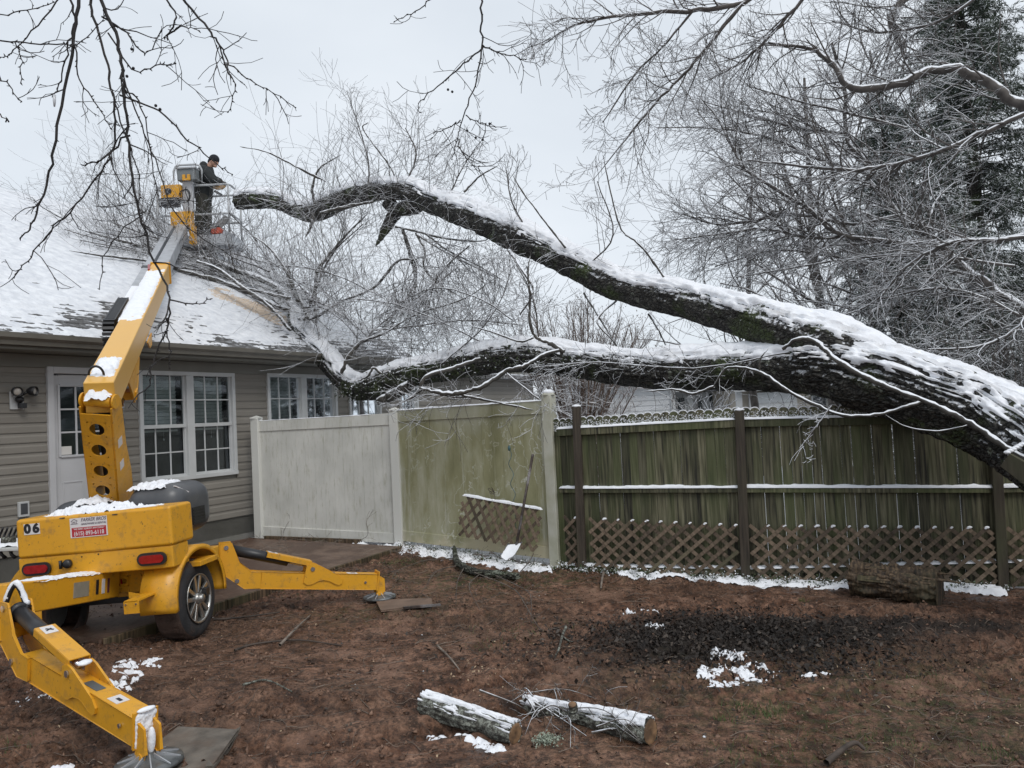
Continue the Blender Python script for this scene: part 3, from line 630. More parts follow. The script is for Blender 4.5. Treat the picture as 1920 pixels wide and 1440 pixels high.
def window(s0, s1, z0, z1, name='window', nx=2, sash=True, blinds=True, deep=.06, meet=None, pale=False):
    """pair of sash windows in one white frame"""
    T = MB(); fw_ = .055; o_ = .03
    T.box(H((s0+s1)/2, z1-fw_/2, o_-.02), ((s1-s0)/2, .035, fw_/2), HAX); T.box(H((s0+s1)/2, z0+fw_/2, o_-.015), ((s1-s0)/2, .04, fw_/2), HAX)
    for s in (s0+fw_/2, s1-fw_/2): T.box(H(s, (z0+z1)/2, o_-.02), (fw_/2, .0345, (z1-z0)/2-fw_), HAX)
    if nx == 2: T.box(H((s0+s1)/2, (z0+z1)/2, o_-.022), (.06, .033, (z1-z0)/2-fw_), HAX)
    fr = T.build(name, TRIMW, house, bevel=.004)
    bays = [(s0+fw_, s1-fw_)] if nx == 1 else [(s0+fw_, (s0+s1)/2-.06), ((s0+s1)/2+.06, s1-fw_)]
    meet = (z0+z1)/2 if meet is None else meet
    for a, b in bays:
        T = MB(); T.box(H((a+b)/2, meet, -.012), ((b-a)/2, .022, .024), HAX)
        for s in (a+.012, b-.012): T.box(H(s, (z0+z1)/2, -.02), (.012, .018, (z1-z0)/2-fw_), HAX)
        T.box(H((a+b)/2, z0+fw_+.015, -.03), ((b-a)/2, .02, .015), HAX)
        T.build('sash', TRIMW, fr)
        T = MB(); w3 = (b-a)/3
        for (zl, zh, of) in ((meet+.02, z1-fw_, -.014), (z0+fw_, meet-.02, -.044)):
            for q in (1, 2): T.box(H(a+w3*q, (zl+zh)/2, of), (.0085, .006, (zh-zl)/2), HAX)
            T.box(H((a+b)/2, (zl+zh)/2, of+.001), ((b-a)/2-.02, .0055, .0085), HAX)
        T.build('muntins', TRIMW, fr)
        for (zl, zh, of) in ((meet+.02, z1-fw_, -.024), (z0+fw_, meet-.02, -.054)):
            T = MB(); T.box(H((a+b)/2, (zl+zh)/2, of), ((b-a)/2-.01, .002, (zh-zl)/2), HAX); T.build('pane', GLASS, fr)
        if blinds:
            T = MB(); z = z1-fw_-.03; zend = meet+.0
            while z > zend-.03:
                a2 = 1.2; ax2 = np.array([HD, nrm(-HN*math.cos(a2)+V(0, 0, 1)*math.sin(a2)), nrm(HN*math.sin(a2)+V(0, 0, 1)*math.cos(a2))])
                T.box(H((a+b)/2+rng.normal(0, .003), z, -.14), ((b-a)/2-.045, .024, .0015), ax2); z -= .050
            T.box(H((a+b)/2, zend-.06, -.14), ((b-a)/2-.045, .022, .014), HAX)
            T.build('blind', BLIND, fr, kind='stuff')
            T = MB()
            for q in (.15, .62): T.tube([H(a+(b-a)*q, zend, -.13), H(a+(b-a)*q, zend-.16, -.13)], .002, 4); T.sphere(H(a+(b-a)*q, zend-.18, -.13), (.009, .009, .018), 8, 6)
            T.build('blind_cord', TRIMW, fr)
        if pale:
            T = MB(); c_ = np.linspace(a, b, 30); zz = np.array([z0, z1]); P3 = np.array([[H(s, z, -.15+.02*math.sin(s*60)) for s in c_] for z in zz]); T.grid(P3); T.build('curtain', CURTAIN, fr, smooth=True)
    return fr
window(1.70, 3.30, 1.05, 2.55, meet=1.80)
window(3.95, 5.58, 1.05, 2.57, meet=1.80)
window(5.90, 6.82, 1.05, 2.52, nx=1, blinds=False, pale=True)
window(7.42, 8.05, 1.0, 2.50, nx=1, blinds=False, pale=True)
T = MB(); T.box(H(6.36, .78, -.02), (.46, .03, .28), HAX); T.build('wall_panel', SIDING, house)
# door
T = MB(); T.box(H(.5375, 1.36, 0), (.0375, .05, 1.2), HAX); T.box(H(1.4125, 1.36, 0), (.0375, .05, 1.2), HAX); T.box(H(.975, 2.52, 0), (.3995, .049, .04), HAX)
dr = T.build('door', DOORW, house, bevel=.005, label='white back door with a nine pane window behind the lift')
T = MB(); gl = (.66, 1.29, 1.50, 2.33)
T.box(H(.6175, 1.31, -.03), (.0425, .02, 1.15), HAX); T.box(H(1.3325, 1.31, -.03), (.0425, .02, 1.15), HAX); T.box(H(.975, 2.40, -.03), (.315, .0195, .07), HAX); T.box(H(.975, .83, -.03), (.315, .0195, .67), HAX)
for c_ in (.81, 1.14):
    for sgn in (-1, 1): T.box(H(c_+sgn*.12, .98, -.008), (.009, .004, .20), HAX)
    for zz in (.78, 1.18): T.box(H(c_, zz, -.0085), (.111, .0038, .009), HAX)
for s in (.655, 1.295): T.box(H(s, 1.915, -.005), (.014, .012, .43), HAX)
for z in (1.49, 2.34): T.box(H(.975, z, -.005), (.306, .0118, .014), HAX)
T.build('door_leaf', DOORW, dr, bevel=.003)
T = MB()
for q in (1, 2): T.box(H(.66+.21*q, 1.915, -.012), (.010, .006, .415), HAX); T.box(H(.975, 1.50+.277*q, -.0125), (.305, .0055, .010), HAX)
T.build('muntins', DOORW, dr)
T = MB(); T.box(H(.975, 1.915, -.024), (.315, .002, .42), HAX); T.build('pane', GLASS, dr)
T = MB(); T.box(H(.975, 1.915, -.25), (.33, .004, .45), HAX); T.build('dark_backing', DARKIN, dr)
T = MB(); T.box(H(.735, 1.56, -.006), (.065, .001, .05), HAX); T.build('notice', PAPER, dr)
T = MB(); T.sphere(H(1.33, 1.25, .03), .03, 12, 8); T.lathe([(.0, 0), (.03, 0), (.03, .008), (0, .008)], H(1.33, 1.25, -.01), -HN, 16); T.build('door_knob', CHROME, dr, smooth=True)
# security light
T = MB(); T.box(H(.155, 2.16, .028), (.075, .010, .10), HAX); fl = T.build('security_light', TRIMW, house, bevel=.004, label='twin black flood lights with a motion sensor left of the door')
for (s, z, dirv) in ((.115, 2.26, nrm(-HN+HD*-.15+V(0, 0, -.12))), (.285, 2.265, nrm(-HN+HD*.55+V(0, 0, -.1)))):
    T = MB(); c_ = H(s, z, .10); T.lathe([(.0, -.05), (.025, -.05), (.052, -.01), (.056, .045), (.050, .05), (.047, .045), (.044, .02), (0, .018)], c_, dirv, 24)
    T.tube([H(.2, 2.22, .05), H((s+.2)/2, 2.25, .07), c_-dirv*.04], .013, 8); lh = T.build('lamp_head', BLACKP, fl, smooth=True)
    T = MB(); T.sphere(c_+dirv*.022, (.045, .045, .045), 16, 8, np.array([nrm(np.cross(dirv, V(0, 0, 1))), nrm(np.cross(np.cross(dirv, V(0, 0, 1)), dirv)), dirv*.35])); T.build('lamp_lens', LENS, fl, smooth=True)
T = MB(); T.sphere(H(.165, 2.17, .07), (.045, .05, .04), 12, 8); T.box(H(.19, 2.10, .075), (.034, .035, .028), HAX); T.build('motion_sensor', BLACKP, fl, bevel=.004)
T = MB(); T.box(H(.20, .93, .03), (.06, .016, .085), HAX); ob = T.build('outlet_cover', TRIMW, house, bevel=.005)
T = MB(); T.box(H(.20, .935, .048), (.038, .003, .06), HAX); T.build('outlet_lid', GREYP, ob, bevel=.002)
# ------------------------------------------------------------------ vinyl fence
VP_ = [V(-3.84, 11.5, 0), V(-1.63, 10.6, 0), V(.42, 9.1, 0)]
vz = [.04, .0, -.04]; vt = [P(478, 785, 11.5)[2], P(733, 770, 10.6)[2], P(1007, 742, 9.1)[2]]
vf = thing('vinyl_privacy_fence', (-1.63, 10.6, 0), 'tall vinyl privacy fence, left panel white and right panel green with algae', 'fence')
for k in range(3):
    T = MB(); z0, z1 = vz[k]-.2, vt[k]; T.box(VP_[k]+V(0, 0, (z0+z1)/2), (.064, .064, (z1-z0)/2), np.array([nrm(VP_[1]-VP_[0]), nrm(V(.37, .93, 0)), V(0, 0, 1)]) if k < 2 else np.array([nrm(V(.82, -.57, 0)), nrm(V(.57, .82, 0)), V(0, 0, 1)]))
    po = T.build('post', VPOST, vf, bevel=.006)
    T = MB(); c_ = VP_[k]+V(0, 0, z1); rr = .072; b4 = [c_+V(a*rr, b*rr, 0) for a, b in ((-1, -1), (1, -1), (1, 1), (-1, 1))]; b5 = [p+V(0, 0, .018) for p in b4]
    T.add(b4+b5+[c_+V(0, 0, .045)], [[0, 1, 5, 4], [1, 2, 6, 5], [2, 3, 7, 6], [3, 0, 4, 7], [3, 2, 1, 0]], [[4, 5, 8], [5, 6, 8], [6, 7, 8], [7, 4, 8]])
    T.build('post_cap', VPOST, po)
    if k == 2:
        T = MB(); T.sphere(c_+V(0, 0, .035), (.075, .075, .035), 14, 6); T.build('snow', SNOW, po, smooth=True, kind='stuff')
def strip_snow(T, a, b, w, h, seed, res=.02, over=.008):
    """lumpy ridge of snow lying on a rail from a to b"""
    L = np.linalg.norm(b-a); d = (b-a)/L; x = nrm(np.cross(d, V(0, 0, 1))); n_ = max(4, int(L/res)); s = np.linspace(0, L, n_); th = np.linspace(0, math.pi, 9)
    S_, TH = np.meshgrid(s, th, indexing='ij'); hv = h*(.75+.5*fbm(S_*9, TH*.7+seed, o=4, seed=seed)); wv = (w/2+over)*(1+.25*fbm(S_*12, S_*0+seed*3, o=3, seed=seed+1))
    e = np.clip(np.minimum(S_, L-S_)/.02, 0, 1)
    P3 = a+d*S_[..., None]+x*(np.cos(TH)*wv)[..., None]+V(0, 0, 1)*(np.sin(TH)**.6*hv*e-.004)[..., None]; T.grid(P3)
for k in range(2):
    a, b = VP_[k], VP_[k+1]; d = nrm(b-a); xn = nrm(V(-d[1], d[0], 0)); L = np.linalg.norm(b-a); top0, top1 = vt[k]-.035, vt[k+1]-.035
    if k == 1: top0 = P(765, 768, float(np.interp(765, [733, 1010], [10.6, 9.1])))[2]; top1 = P(995, 752, 9.18)[2]
    bt0, bt1 = vz[k]+.08, vz[k+1]+.04
    A_, B_ = a+d*.06, b-d*.06
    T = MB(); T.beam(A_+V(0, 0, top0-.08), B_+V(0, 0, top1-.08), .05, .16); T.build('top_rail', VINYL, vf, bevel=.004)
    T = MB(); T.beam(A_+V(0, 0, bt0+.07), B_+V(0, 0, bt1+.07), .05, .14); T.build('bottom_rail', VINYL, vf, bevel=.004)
    nb = int(L/.165)
    for q in range(nb):
        f0, f1 = q/nb, (q+1)/nb; p0 = a+d*(.06+(L-.12)*f0+.0012); p1 = a+d*(.06+(L-.12)*f1-.0012)
        zt = top0+(top1-top0)*(f0+f1)/2-.13; zl = bt0+(bt1-bt0)*(f0+f1)/2+.1
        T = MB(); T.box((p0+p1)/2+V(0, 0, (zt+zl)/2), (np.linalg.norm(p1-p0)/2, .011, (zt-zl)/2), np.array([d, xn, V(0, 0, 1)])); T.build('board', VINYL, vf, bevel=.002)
    T = MB()
    if k == 1: strip_snow(T, A_+V(0, 0, top0), B_+V(0, 0, top1), .05, .024, 3)
    else: strip_snow(T, A_+V(0, 0, top0), A_+(B_-A_)*.85+V(0, 0, top0*.15+top1*.85), .04, .010, 4)
    T.build('snow', SNOW, vf, smooth=True, kind='stuff')
T = MB(); d = nrm(VP_[1]-VP_[0]); T.beam(VP_[0]+d*.1+V(.02, -.12, .07), VP_[0]+d*1.75+V(.02, -.12, .04), .04, .13); o = T.build('kick_board', ROT, bevel=.004, origin=(-3.7, 11.3, .05)); tag(o, 'dark brown board on edge at the foot of the white vinyl panel', 'board')
# ------------------------------------------------------------------ wooden fence
WP = [V(.72, 8.86, 0), V(2.33, 8.15, 0), V(4.70, 7.68, 0), V(7.07, 7.20, 0)]
woodf = thing('wooden_fence', (2.33, 8.15, -.15), 'weathered wooden picket fence with scalloped tops and snow on its rails', 'fence')
pv = [(1080, 762, 1091, 1070), (1383, 769, 1395, 1092), (1853, 745, 1873, 1104)]
ptop = []; pbot = []
for k, p in enumerate(WP):
    if k < 3:
        u0, v0, u1, v1 = pv[k]; ptop.append(P(u0, v0, p[1])); pbot.append(P(u1, v1, p[1]))
    else: ptop.append(V(7.0, 7.2, 1.50)); pbot.append(V(7.07, 7.2, -.3))
for k in range(4):
    a, b = pbot[k]-V(0, 0, .12), ptop[k]; T = MB(); w_ = .095 if k else .092
    T.beam(a+V(0, -.06, 0), b+V(0, -.06, 0), w_, .09, up=V(.29, 1, 0)); T.build('post', POSTW, woodf, bevel=.008)
    T = MB(); T.sphere(b+V(0, -.06, .002), (.055, .052, .020), 14, 6); T.build('snow', SNOW, woodf, smooth=True, kind='stuff')
def railpt(u, v, k=0):
    # points on the fence line
    X0 = None
    for Yg in np.linspace(9.3, 7.0, 400):
        p = P(u, v, Yg)
        if Yg <= fence_y(p[0]): return p
    return p
rails = [[(1028, 820), (1094, 808), (1385, 793), (1700, 787), (1870, 784)], [(1028, 918), (1094, 919), (1385, 918), (1849, 918), (1925, 919)], [(1028, 1058), (1094, 1064), (1385, 1070), (1870, 1058), (1925, 1056)]]
hts = [.085, .055, .06]; RZ = []
for r_, pts in enumerate(rails):
    L3 = [railpt(u, v) for u, v in pts]
    if r_ == 0: L3[0] = V(L3[0][0], L3[0][1], L3[1][2]-.01)
    RZ.append((np.array([p[0] for p in L3]), np.array([p[2] for p in L3])))
def railz(r_, x): return float(np.interp(x, *RZ[r_]))
xb = [.50, .72, 2.33, 4.70, 7.07]
for r_ in range(3):
    for q in range(4):
        x0, x1 = xb[q], xb[q+1]; a = V(x0, fence_y(x0)-.0, railz(r_, x0)); b = V(x1, fence_y(x1)-.0, railz(r_, x1))
        a[1] -= .035; b[1] -= .035
        T = MB(); T.beam(a, b, .045, hts[r_]); T.build('rail', PICKET, woodf, bevel=.004)
        T = MB(); T_h = (.030, .040, .035)[r_]; strip_snow(T, a+V(0, -.0, hts[r_]/2), b+V(0, 0, hts[r_]/2), .042, T_h, 20+r_*5+q, over=.012); T.build('snow', SNOW, woodf, smooth=True, kind='stuff')
# pickets
def picket_mesh(name, w_, h_, seed):
    T = MB(); r = random.Random(seed); pts = []
    for q in range(11):
        th = math.pi*q/10; pts.append((math.cos(th)*w_/2, h_-w_*.42+math.sin(th)**.8*w_*.42))
    notch = [(-w_*.5, h_-w_*.42-.012)]
    P2 = [(-w_/2, 0), (w_/2, 0)]+pts[:]
    T.prism([V(x, -.009, z) for x, z in P2], V(0, .018, 0)); o = T.build(name, PICKET, None); return o
pk = [picket_mesh('picket', wd_, 1.82, k) for k, wd_ in enumerate((.0925, .0955, .090, .097))]
pm = [o.data for o in pk]
for o in pk: bpy.data.objects.remove(o)
# snow speckle on the heads of the pickets: real thin lumps
def head_snow_mesh(seed):
    T = MB(); r = np.random.default_rng(seed)
    th = np.linspace(0, math.pi, 14); c_ = np.array([[math.cos(t)*.047, 0, 1.785+math.sin(t)**.8*.043] for t in th]); T.tube(c_, .0045+.003*r.random(14), 6)
    for _ in range(75):
        x = r.uniform(-.042, .042); z = 1.795-r.random()**.8*.12; T.sphere(V(x, -.010, z), (r.uniform(.003, .008), .003, r.uniform(.002, .005)), 5, 3)
    o = T.build('snow', SNOW, None, smooth=True); m = o.data; bpy.data.objects.remove(o); return m
hsm = [head_snow_mesh(k) for k in range(4)]
x = .50; kk = 0
while x < 7.0:
    pitch = (.0925, .0955, .090, .097)[kk % 4]/2+(.0925, .0955, .090, .097)[(kk+1) % 4]/2+random.uniform(-.0008, .0012)+(.0025 if random.random() < .12 else 0)
    if x > 2.35: pitch += random.uniform(.0010, .0050)+(.002 if random.random() < .35 else 0)
    y = float(fence_y(x)); sl_ = math.atan2(float(fence_y(x+.05)-fence_y(x-.05)), .1)
    zt = P(1385, 767, 8.15)[2] if False else None
    ztop = float(np.interp(x, [.5, .72, 2.33, 4.7, 7.1], [railz(0, .5)+.155, railz(0, .72)+.155, railz(0, 2.33)+.158, railz(0, 4.7)+.16, railz(0, 7)+.16]))+random.uniform(-.006, .006)
    tilt = .0+random.uniform(-.004, .004)
    o = inst('picket', pm[kk % 4], woodf, V(x, y, ztop-1.82), (0, tilt, sl_))
    inst('snow', hsm[kk % 4], woodf, V(x, y, ztop-1.82), (0, tilt, sl_))['kind'] = 'stuff'
    x += pitch*math.cos(sl_); kk += 1
# lattice panels
def slat_mesh(L, w_=.038, t_=.008, name='slat'):
    T = MB(); T.box((0, 0, 0), (L/2, t_/2, w_/2)); o = T.build(name, LATT, None); m = o.data; bpy.data.objects.remove(o); return m
def lattice(root, o0, ex, ez, W_, H_, pitch, ang1, ang2, front_down=False, gap=None, w_=.036, sn=True, rotz=0):
    """o0 lower left corner, ex unit along, ez unit up. Two layers of slats clipped to the rectangle"""
    ey = nrm(np.cross(ex, ez)); layers = [(ang1, -.009 if front_down else .009), (ang2, .0)]
    for li, (an, off) in enumerate(((ang1, .010), (ang2, .0))):
        dx, dz = math.cos(an), math.sin(an); step = pitch
        # slats cross the lower edge at c; param c along x at z=0
        c = -H_/math.tan(an) if dz*dx > 0 else 0; cend = W_ if dz*dx > 0 else W_+H_/abs(math.tan(an))
        c += .03
        while c < cend:
            # clip the line (c + t*dx, t*dz) to the rectangle
            t0, t1 = 0.0, H_/dz
            for (lo, hi) in ((0, W_),):
                ta, tb = (lo-c)/dx, (hi-c)/dx
                if ta > tb: ta, tb = tb, ta
                t0, t1 = max(t0, ta), min(t1, tb)
            L = t1-t0
            if L > .07:
                m = (t0+t1)/2; p = o0+ex*(c+m*dx)+ez*(m*dz)+ey*off
                sx = ex*dx+ez*dz; szv = nrm(np.cross(sx, ey)*-1); key = round(L, 1)
                if key < .1: key = .1
                if (key, w_) not in SLM: SLM[(key, w_)] = slat_mesh(key, w_)
                s_o = inst('slat', SLM[(key, w_)], root, p, axes=[sx, ey, np.cross(sx, ey)], scale=(L/key, 1, 1))
                if sn and li == 0 and t1 > H_/dz-.01:
                    T = MB(); e = p+sx*(L/2); q_ = rng.uniform(.45, 1.05); T.sphere(e+V(rng.normal()*.004, 0, .001), (.027*q_, .013, .014*q_), 8, 5); T.sphere(e+V(-.018*q_, 0, -.008), (.014, .011, .009), 6, 4); T.build('snow', SNOW, root, smooth=True, kind='stuff')
            c += step
SLM = {}
gaps = [(.52, .66), (.79, 2.27), (2.39, 4.64), (4.76, 6.9)]; labs = ['short strip of wooden lattice between the vinyl corner post and the first wooden post', 'wooden lattice strip along the fence foot between the first and second wooden posts', 'longest wooden lattice strip, behind the rotten log', 'wooden lattice strip along the fence foot right of the last visible post']
lt = [P(1040, 968, 8.95)[2], P(1090, 970, 8.8)[2], P(1385, 984, 8.1)[2], P(1860, 990, 7.6)[2], P(1860, 990, 7.6)[2]-.05]
lx = [.5, .72, 2.33, 4.7, 7]
for q, (x0, x1) in enumerate(gaps):
    y0, y1 = float(fence_y(x0))-.075, float(fence_y(x1))-.075; zt0, zt1 = np.interp(x0, lx, lt), np.interp(x1, lx, lt)
    hgt = .575; root = thing('lattice_strip', (x0, y0, zt0-hgt), labs[q], 'lattice', 'lattice strips along the wooden fence')
    ex = nrm(V(x1-x0, y1-y0, zt1-zt0)); lattice(root, V(x0, y0, zt0-hgt), ex, V(0, 0, 1), np.linalg.norm(V(x1-x0, y1-y0, 0)), hgt, .158, math.radians(41), math.radians(180-41), gap=None)
# leaning lattice
p0, p1, p2 = P(858, 1003, 9.55), P(1003, 1048, 9.0), P(852, 943, 9.62)
ex = nrm(P(1006, 972, 9.05)-p2); ez = nrm((p2-p0)-ex*((p2-p0)@ex)); root = thing('leaning_lattice', p0, 'loose snowy lattice panel leaning against the green vinyl fence', 'lattice')
lattice(root, p0, ex, ez, np.linalg.norm(p1-p0), .50, .128, math.radians(180-55), math.radians(52))
T = MB(); strip_snow(T, p0+ez*.49, p0+ez*.49+ex*np.linalg.norm(p1-p0), .03, .035, 90, over=.01); T.build('snow', SNOW, root, smooth=True, kind='stuff')
# shovel
sh = thing('shovel', P(955, 1050, 8.75), 'long handled shovel leaning on the green vinyl fence with snow on its blade', 'shovel')
a, b = P(968, 1025, 8.75), P(999, 852, 9.05)
T = MB(); T.tube([a, a+(b-a)*.5, b], [.016, .015, .016], 8); T.build('handle', RUST, sh, smooth=True)
T = MB(); c_ = P(957, 1043, 8.68); u_, v_ = np.meshgrid(np.linspace(-1, 1, 11), np.linspace(0, 1, 9)); xd = nrm(V(1, -.2, .12)); ld = nrm(P(947, 1058, 8.55)-P(966, 1022, 8.78))
w_ = .085*np.where(v_ < .7, 1, np.sqrt(np.clip(1-((v_-.7)/.32)**2, 0, 1))); P3 = P(966, 1020, 8.78)+xd*(u_*w_)[..., None]+ld*(v_*.27)[..., None]+V(0, 0, 1)*(.02*u_**2)[..., None]
T.grid(P3); bo = T.build('blade', GREYP, sh, smooth=True); sm = bo.modifiers.new('thick', 'SOLIDIFY'); sm.thickness = .003
T = MB(); T.grid(P3*1+V(0, 0, .012)+V(0, 0, 1)*(.006*fbm(u_*3, v_*3, seed=5)-.010*(np.abs(u_)**6+np.abs(v_*2-1)**6))[..., None]); T.build('snow', SNOW, sh, smooth=True, kind='stuff')
# spiral stake and butterfly stake
st = thing('spiral_stake', P(968, 955, 9.3), 'thin teal spiral plant stake in front of the green vinyl fence', 'garden stake')
a, b = P(966, 965, 9.2), P(955, 845, 9.35); t_ = np.linspace(0, 1, 60); pts = a+(b-a)*t_[:, None]+np.stack([np.cos(t_*22), np.sin(t_*22), 0*t_], -1)*(.022)[()] if False else np.array([a+(b-a)*t+V(math.cos(t*20)*.022, math.sin(t*20)*.022, 0) for t in t_])
T = MB(); T.tube(pts, .004, 5); T.tube([a, a-V(0, 0, .35)], .004, 5); T.build('rod', TEAL, st, smooth=True)
T = MB(); T.sphere(b+V(.0, 0, .03), (.018, .018, .035), 10, 8); T.build('finial', TEAL, st, smooth=True)
bf = thing('butterfly_stake', P(930, 960, 9.35), 'small rusty wire butterfly stake behind the leaning lattice', 'garden stake')
c_ = P(922, 924, 9.4); T = MB(); T.tube([c_+V(.03, 0, -.02), P(931, 955, 9.4), P(932, 985, 9.4)], .003, 5)
for sx, sy, rr in ((-.06, .045, .075), (-.045, .0, .05), (-.02, .06, .06)):
    th = np.linspace(0, 2*math.pi, 18); T.tube([c_+V(sx*(1-math.cos(q))*.6+.03-.012*math.sin(q), 0, sy*(1-math.cos(q))*.5+rr*.35*math.sin(q)) for q in th], .003, 4)
T.build('wire', RUST, bf, smooth=True)
# ------------------------------------------------------------------ towable boom lift
LS = 1.06; _a5 = math.radians(5); _tl = math.atan(.049)
LR = V(math.cos(_a5)*math.cos(_tl), -math.sin(_a5)*math.cos(_tl), math.sin(_tl)); LF = V(math.sin(_a5), math.cos(_a5), 0); LU = np.cross(LR, LF)
LO = CPOS+LS*(V(-3.1, 5.7, 0)-CPOS); LAX = np.array([LR, LF, LU])
def LW(r, f, u): return LO+LS*(LR*r+LF*f+LU*u)
def lbox(T, c, h): T.box(LW(*c), tuple(x*LS for x in h), LAX)
lift = thing('boom_lift', LW(0, .6, 0), 'yellow towable boom lift on outriggers, its boom reaching over the roof', 'boom lift')
T = MB(); lbox(T, (.01, .16, 1.0), (.605, .16, .145)); cw = T.build('counterweight', YEL, lift, bevel=.025)
T = MB(); lbox(T, (0, .13, .775), (.602, .115, .082)); bm = T.build('rear_beam', YEL, lift, bevel=.012)
for sx in (-.445, .452):
    def stad(w_, h_, n_=10): return [((w_-h_)+h_*math.cos(t), h_*math.sin(t)) for t in np.linspace(-math.pi/2, math.pi/2, n_)]+[(-(w_-h_)+h_*math.cos(t), h_*math.sin(t)) for t in np.linspace(math.pi/2, 3*math.pi/2, n_)]
    T = MB(); T.prism([LW(sx+a, .0, .772+b) for a, b in stad(.113, .046)], LF*.014*-1); tlp = T.build('tail_light', BLACKP, lift, bevel=.004)
    T = MB(); T.prism([LW(sx+a, -.012, .772+b) for a, b in stad(.092, .029)], LF*-.012); T.build('red_lens', REDL, tlp, bevel=.006)
T = MB(); T.lathe([(0, 0), (.034, 0), (.036, .02), (.030, .035), (.012, .04), (0, .04)], LW(-.205, .012, .79), -LF, 20); lbox(T, (-.245, -.02, .79), (.006, .012, .03)); T.build('trailer_socket', BLACKP, lift, smooth=True)
for x, z in ((-.1, .83), (.03, .838), (.18, 1.17)):
    T = MB(); T.lathe([(.006, 0), (.006, .003), (0, .003)], LW(x, .015, z), -LF, 8); T.build('bolt_hole', INK, lift)
for x, z in ((-.22, 1.128), (.19, 1.118)):
    T = MB(); lbox(T, (x, -.002, z), (.02, .002, .004)); T.build('rust_mark', RUST, cw)
def text(s_, r, u, size, mat, name='lettering', parent=None, shear=0., bold=0., fy=-.0045, align='CENTER', sx=1., base=None):
    c_ = bpy.data.curves.new(name, 'FONT'); c_.body = s_; c_.size = size*LS; c_.shear = shear; c_.offset = bold; c_.extrude = .0006; c_.align_x = align; c_.align_y = 'CENTER'; c_.space_character = 1.0
    to = bpy.data.objects.new('tmp', c_); COL.objects.link(to); me_ = bpy.data.meshes.new_from_object(to.evaluated_get(bpy.context.evaluated_depsgraph_get())); bpy.data.objects.remove(to)
    me_.materials.clear(); me_.materials.append(mat); o = bpy.data.objects.new(name, me_); link(o, parent); m = Matrix.Identity(4); p = LW(r, fy, u)-_origin(parent)
    ax = (LR*sx, LU, -LF)
    for i in range(3):
        for k in range(3): m[i][k] = ax[k][i]
        m[i][3] = p[i]
    o.matrix_local = m; return o
st = MB(); lbox(st, (-.463, -.0022, 1.068), (.063, .0012, .040)); st = st.build('number_sticker', WHITES, cw); text('0', -.497, 1.070, .090, INK, parent=st, bold=.0055, sx=1.12); text('6', -.430, 1.070, .090, INK, parent=st, bold=.0055, sx=1.12)
st = MB(); lbox(st, (-.018, -.0022, 1.046), (.145, .0012, .072)); st = st.build('company_sticker', WHITES, cw)
T = MB(); lbox(T, (-.017, -.0036, 1.014), (.134, .0008, .034)); T.build('red_panel', REDS, st)
text('FARRER BROS', .022, 1.100, .036, INKB, parent=st, shear=.3, bold=.0003, fy=-.0042, sx=.88); text('HARDWARE & RENTAL', .022, 1.070, .021, INKB, parent=st, shear=.3, bold=.0002, fy=-.0042, sx=.90)
text('"WE RENT ALMOST ANYTHING"', -.017, 1.036, .0175, WHITES, parent=st, shear=.25, bold=.0002, fy=-.0052, sx=.95); text('(615) 893-6118', -.017, 1.003, .041, WHITES, parent=st, bold=.0005, fy=-.0052, sx=.92)
T = MB()
for a, b in (((-.152, 1.095), (-.127, 1.112)), ((-.127, 1.112), (-.100, 1.095)), ((-.143, 1.096), (-.143, 1.076)), ((-.111, 1.096), (-.111, 1.076)), ((-.155, 1.076), (-.099, 1.076)), ((-.132, 1.092), (-.132, 1.080)), ((-.122, 1.092), (-.122, 1.080)), ((-.132, 1.092), (-.122, 1.092))):
    T.beam(LW(a[0], -.0042, a[1]), LW(b[0], -.0042, b[1]), .003, .003)
T.build('house_logo', INKB, st)
# snow on the counterweight
def lumpy(T, o, ex, ey, ez, w_, l_, h, th, seed, nu=60, nv=24, fr=5, edge=1.):
    U_, V_ = np.meshgrid(np.linspace(-1, 1, nu), np.linspace(-1, 1, nv)); k = np.clip(1-np.abs(U_)**4, 0, 1)*np.clip(1-np.abs(V_)**4, 0, 1)
    z = h*(k*edge+.8*fbm(U_*fr*w_*4, V_*fr*l_*4, o=4, seed=seed, g=.6)-th); z = np.clip(z, -.02, h*1.15)
    T.grid(o+ex*(U_*w_)[..., None]+ey*(V_*l_)[..., None]+ez*z[..., None])
T = MB(); lumpy(T, LW(-.07, .15, 1.142), LR, LF, LU, .38, .145, .060, .25, 5, 160, 60, 5); lumpy(T, LW(.02, .17, 1.142), LR, LF, LU, .56, .13, .016, .45, 6, 160, 50, 9); T.build('snow', SNOW, cw, smooth=True, kind='stuff')
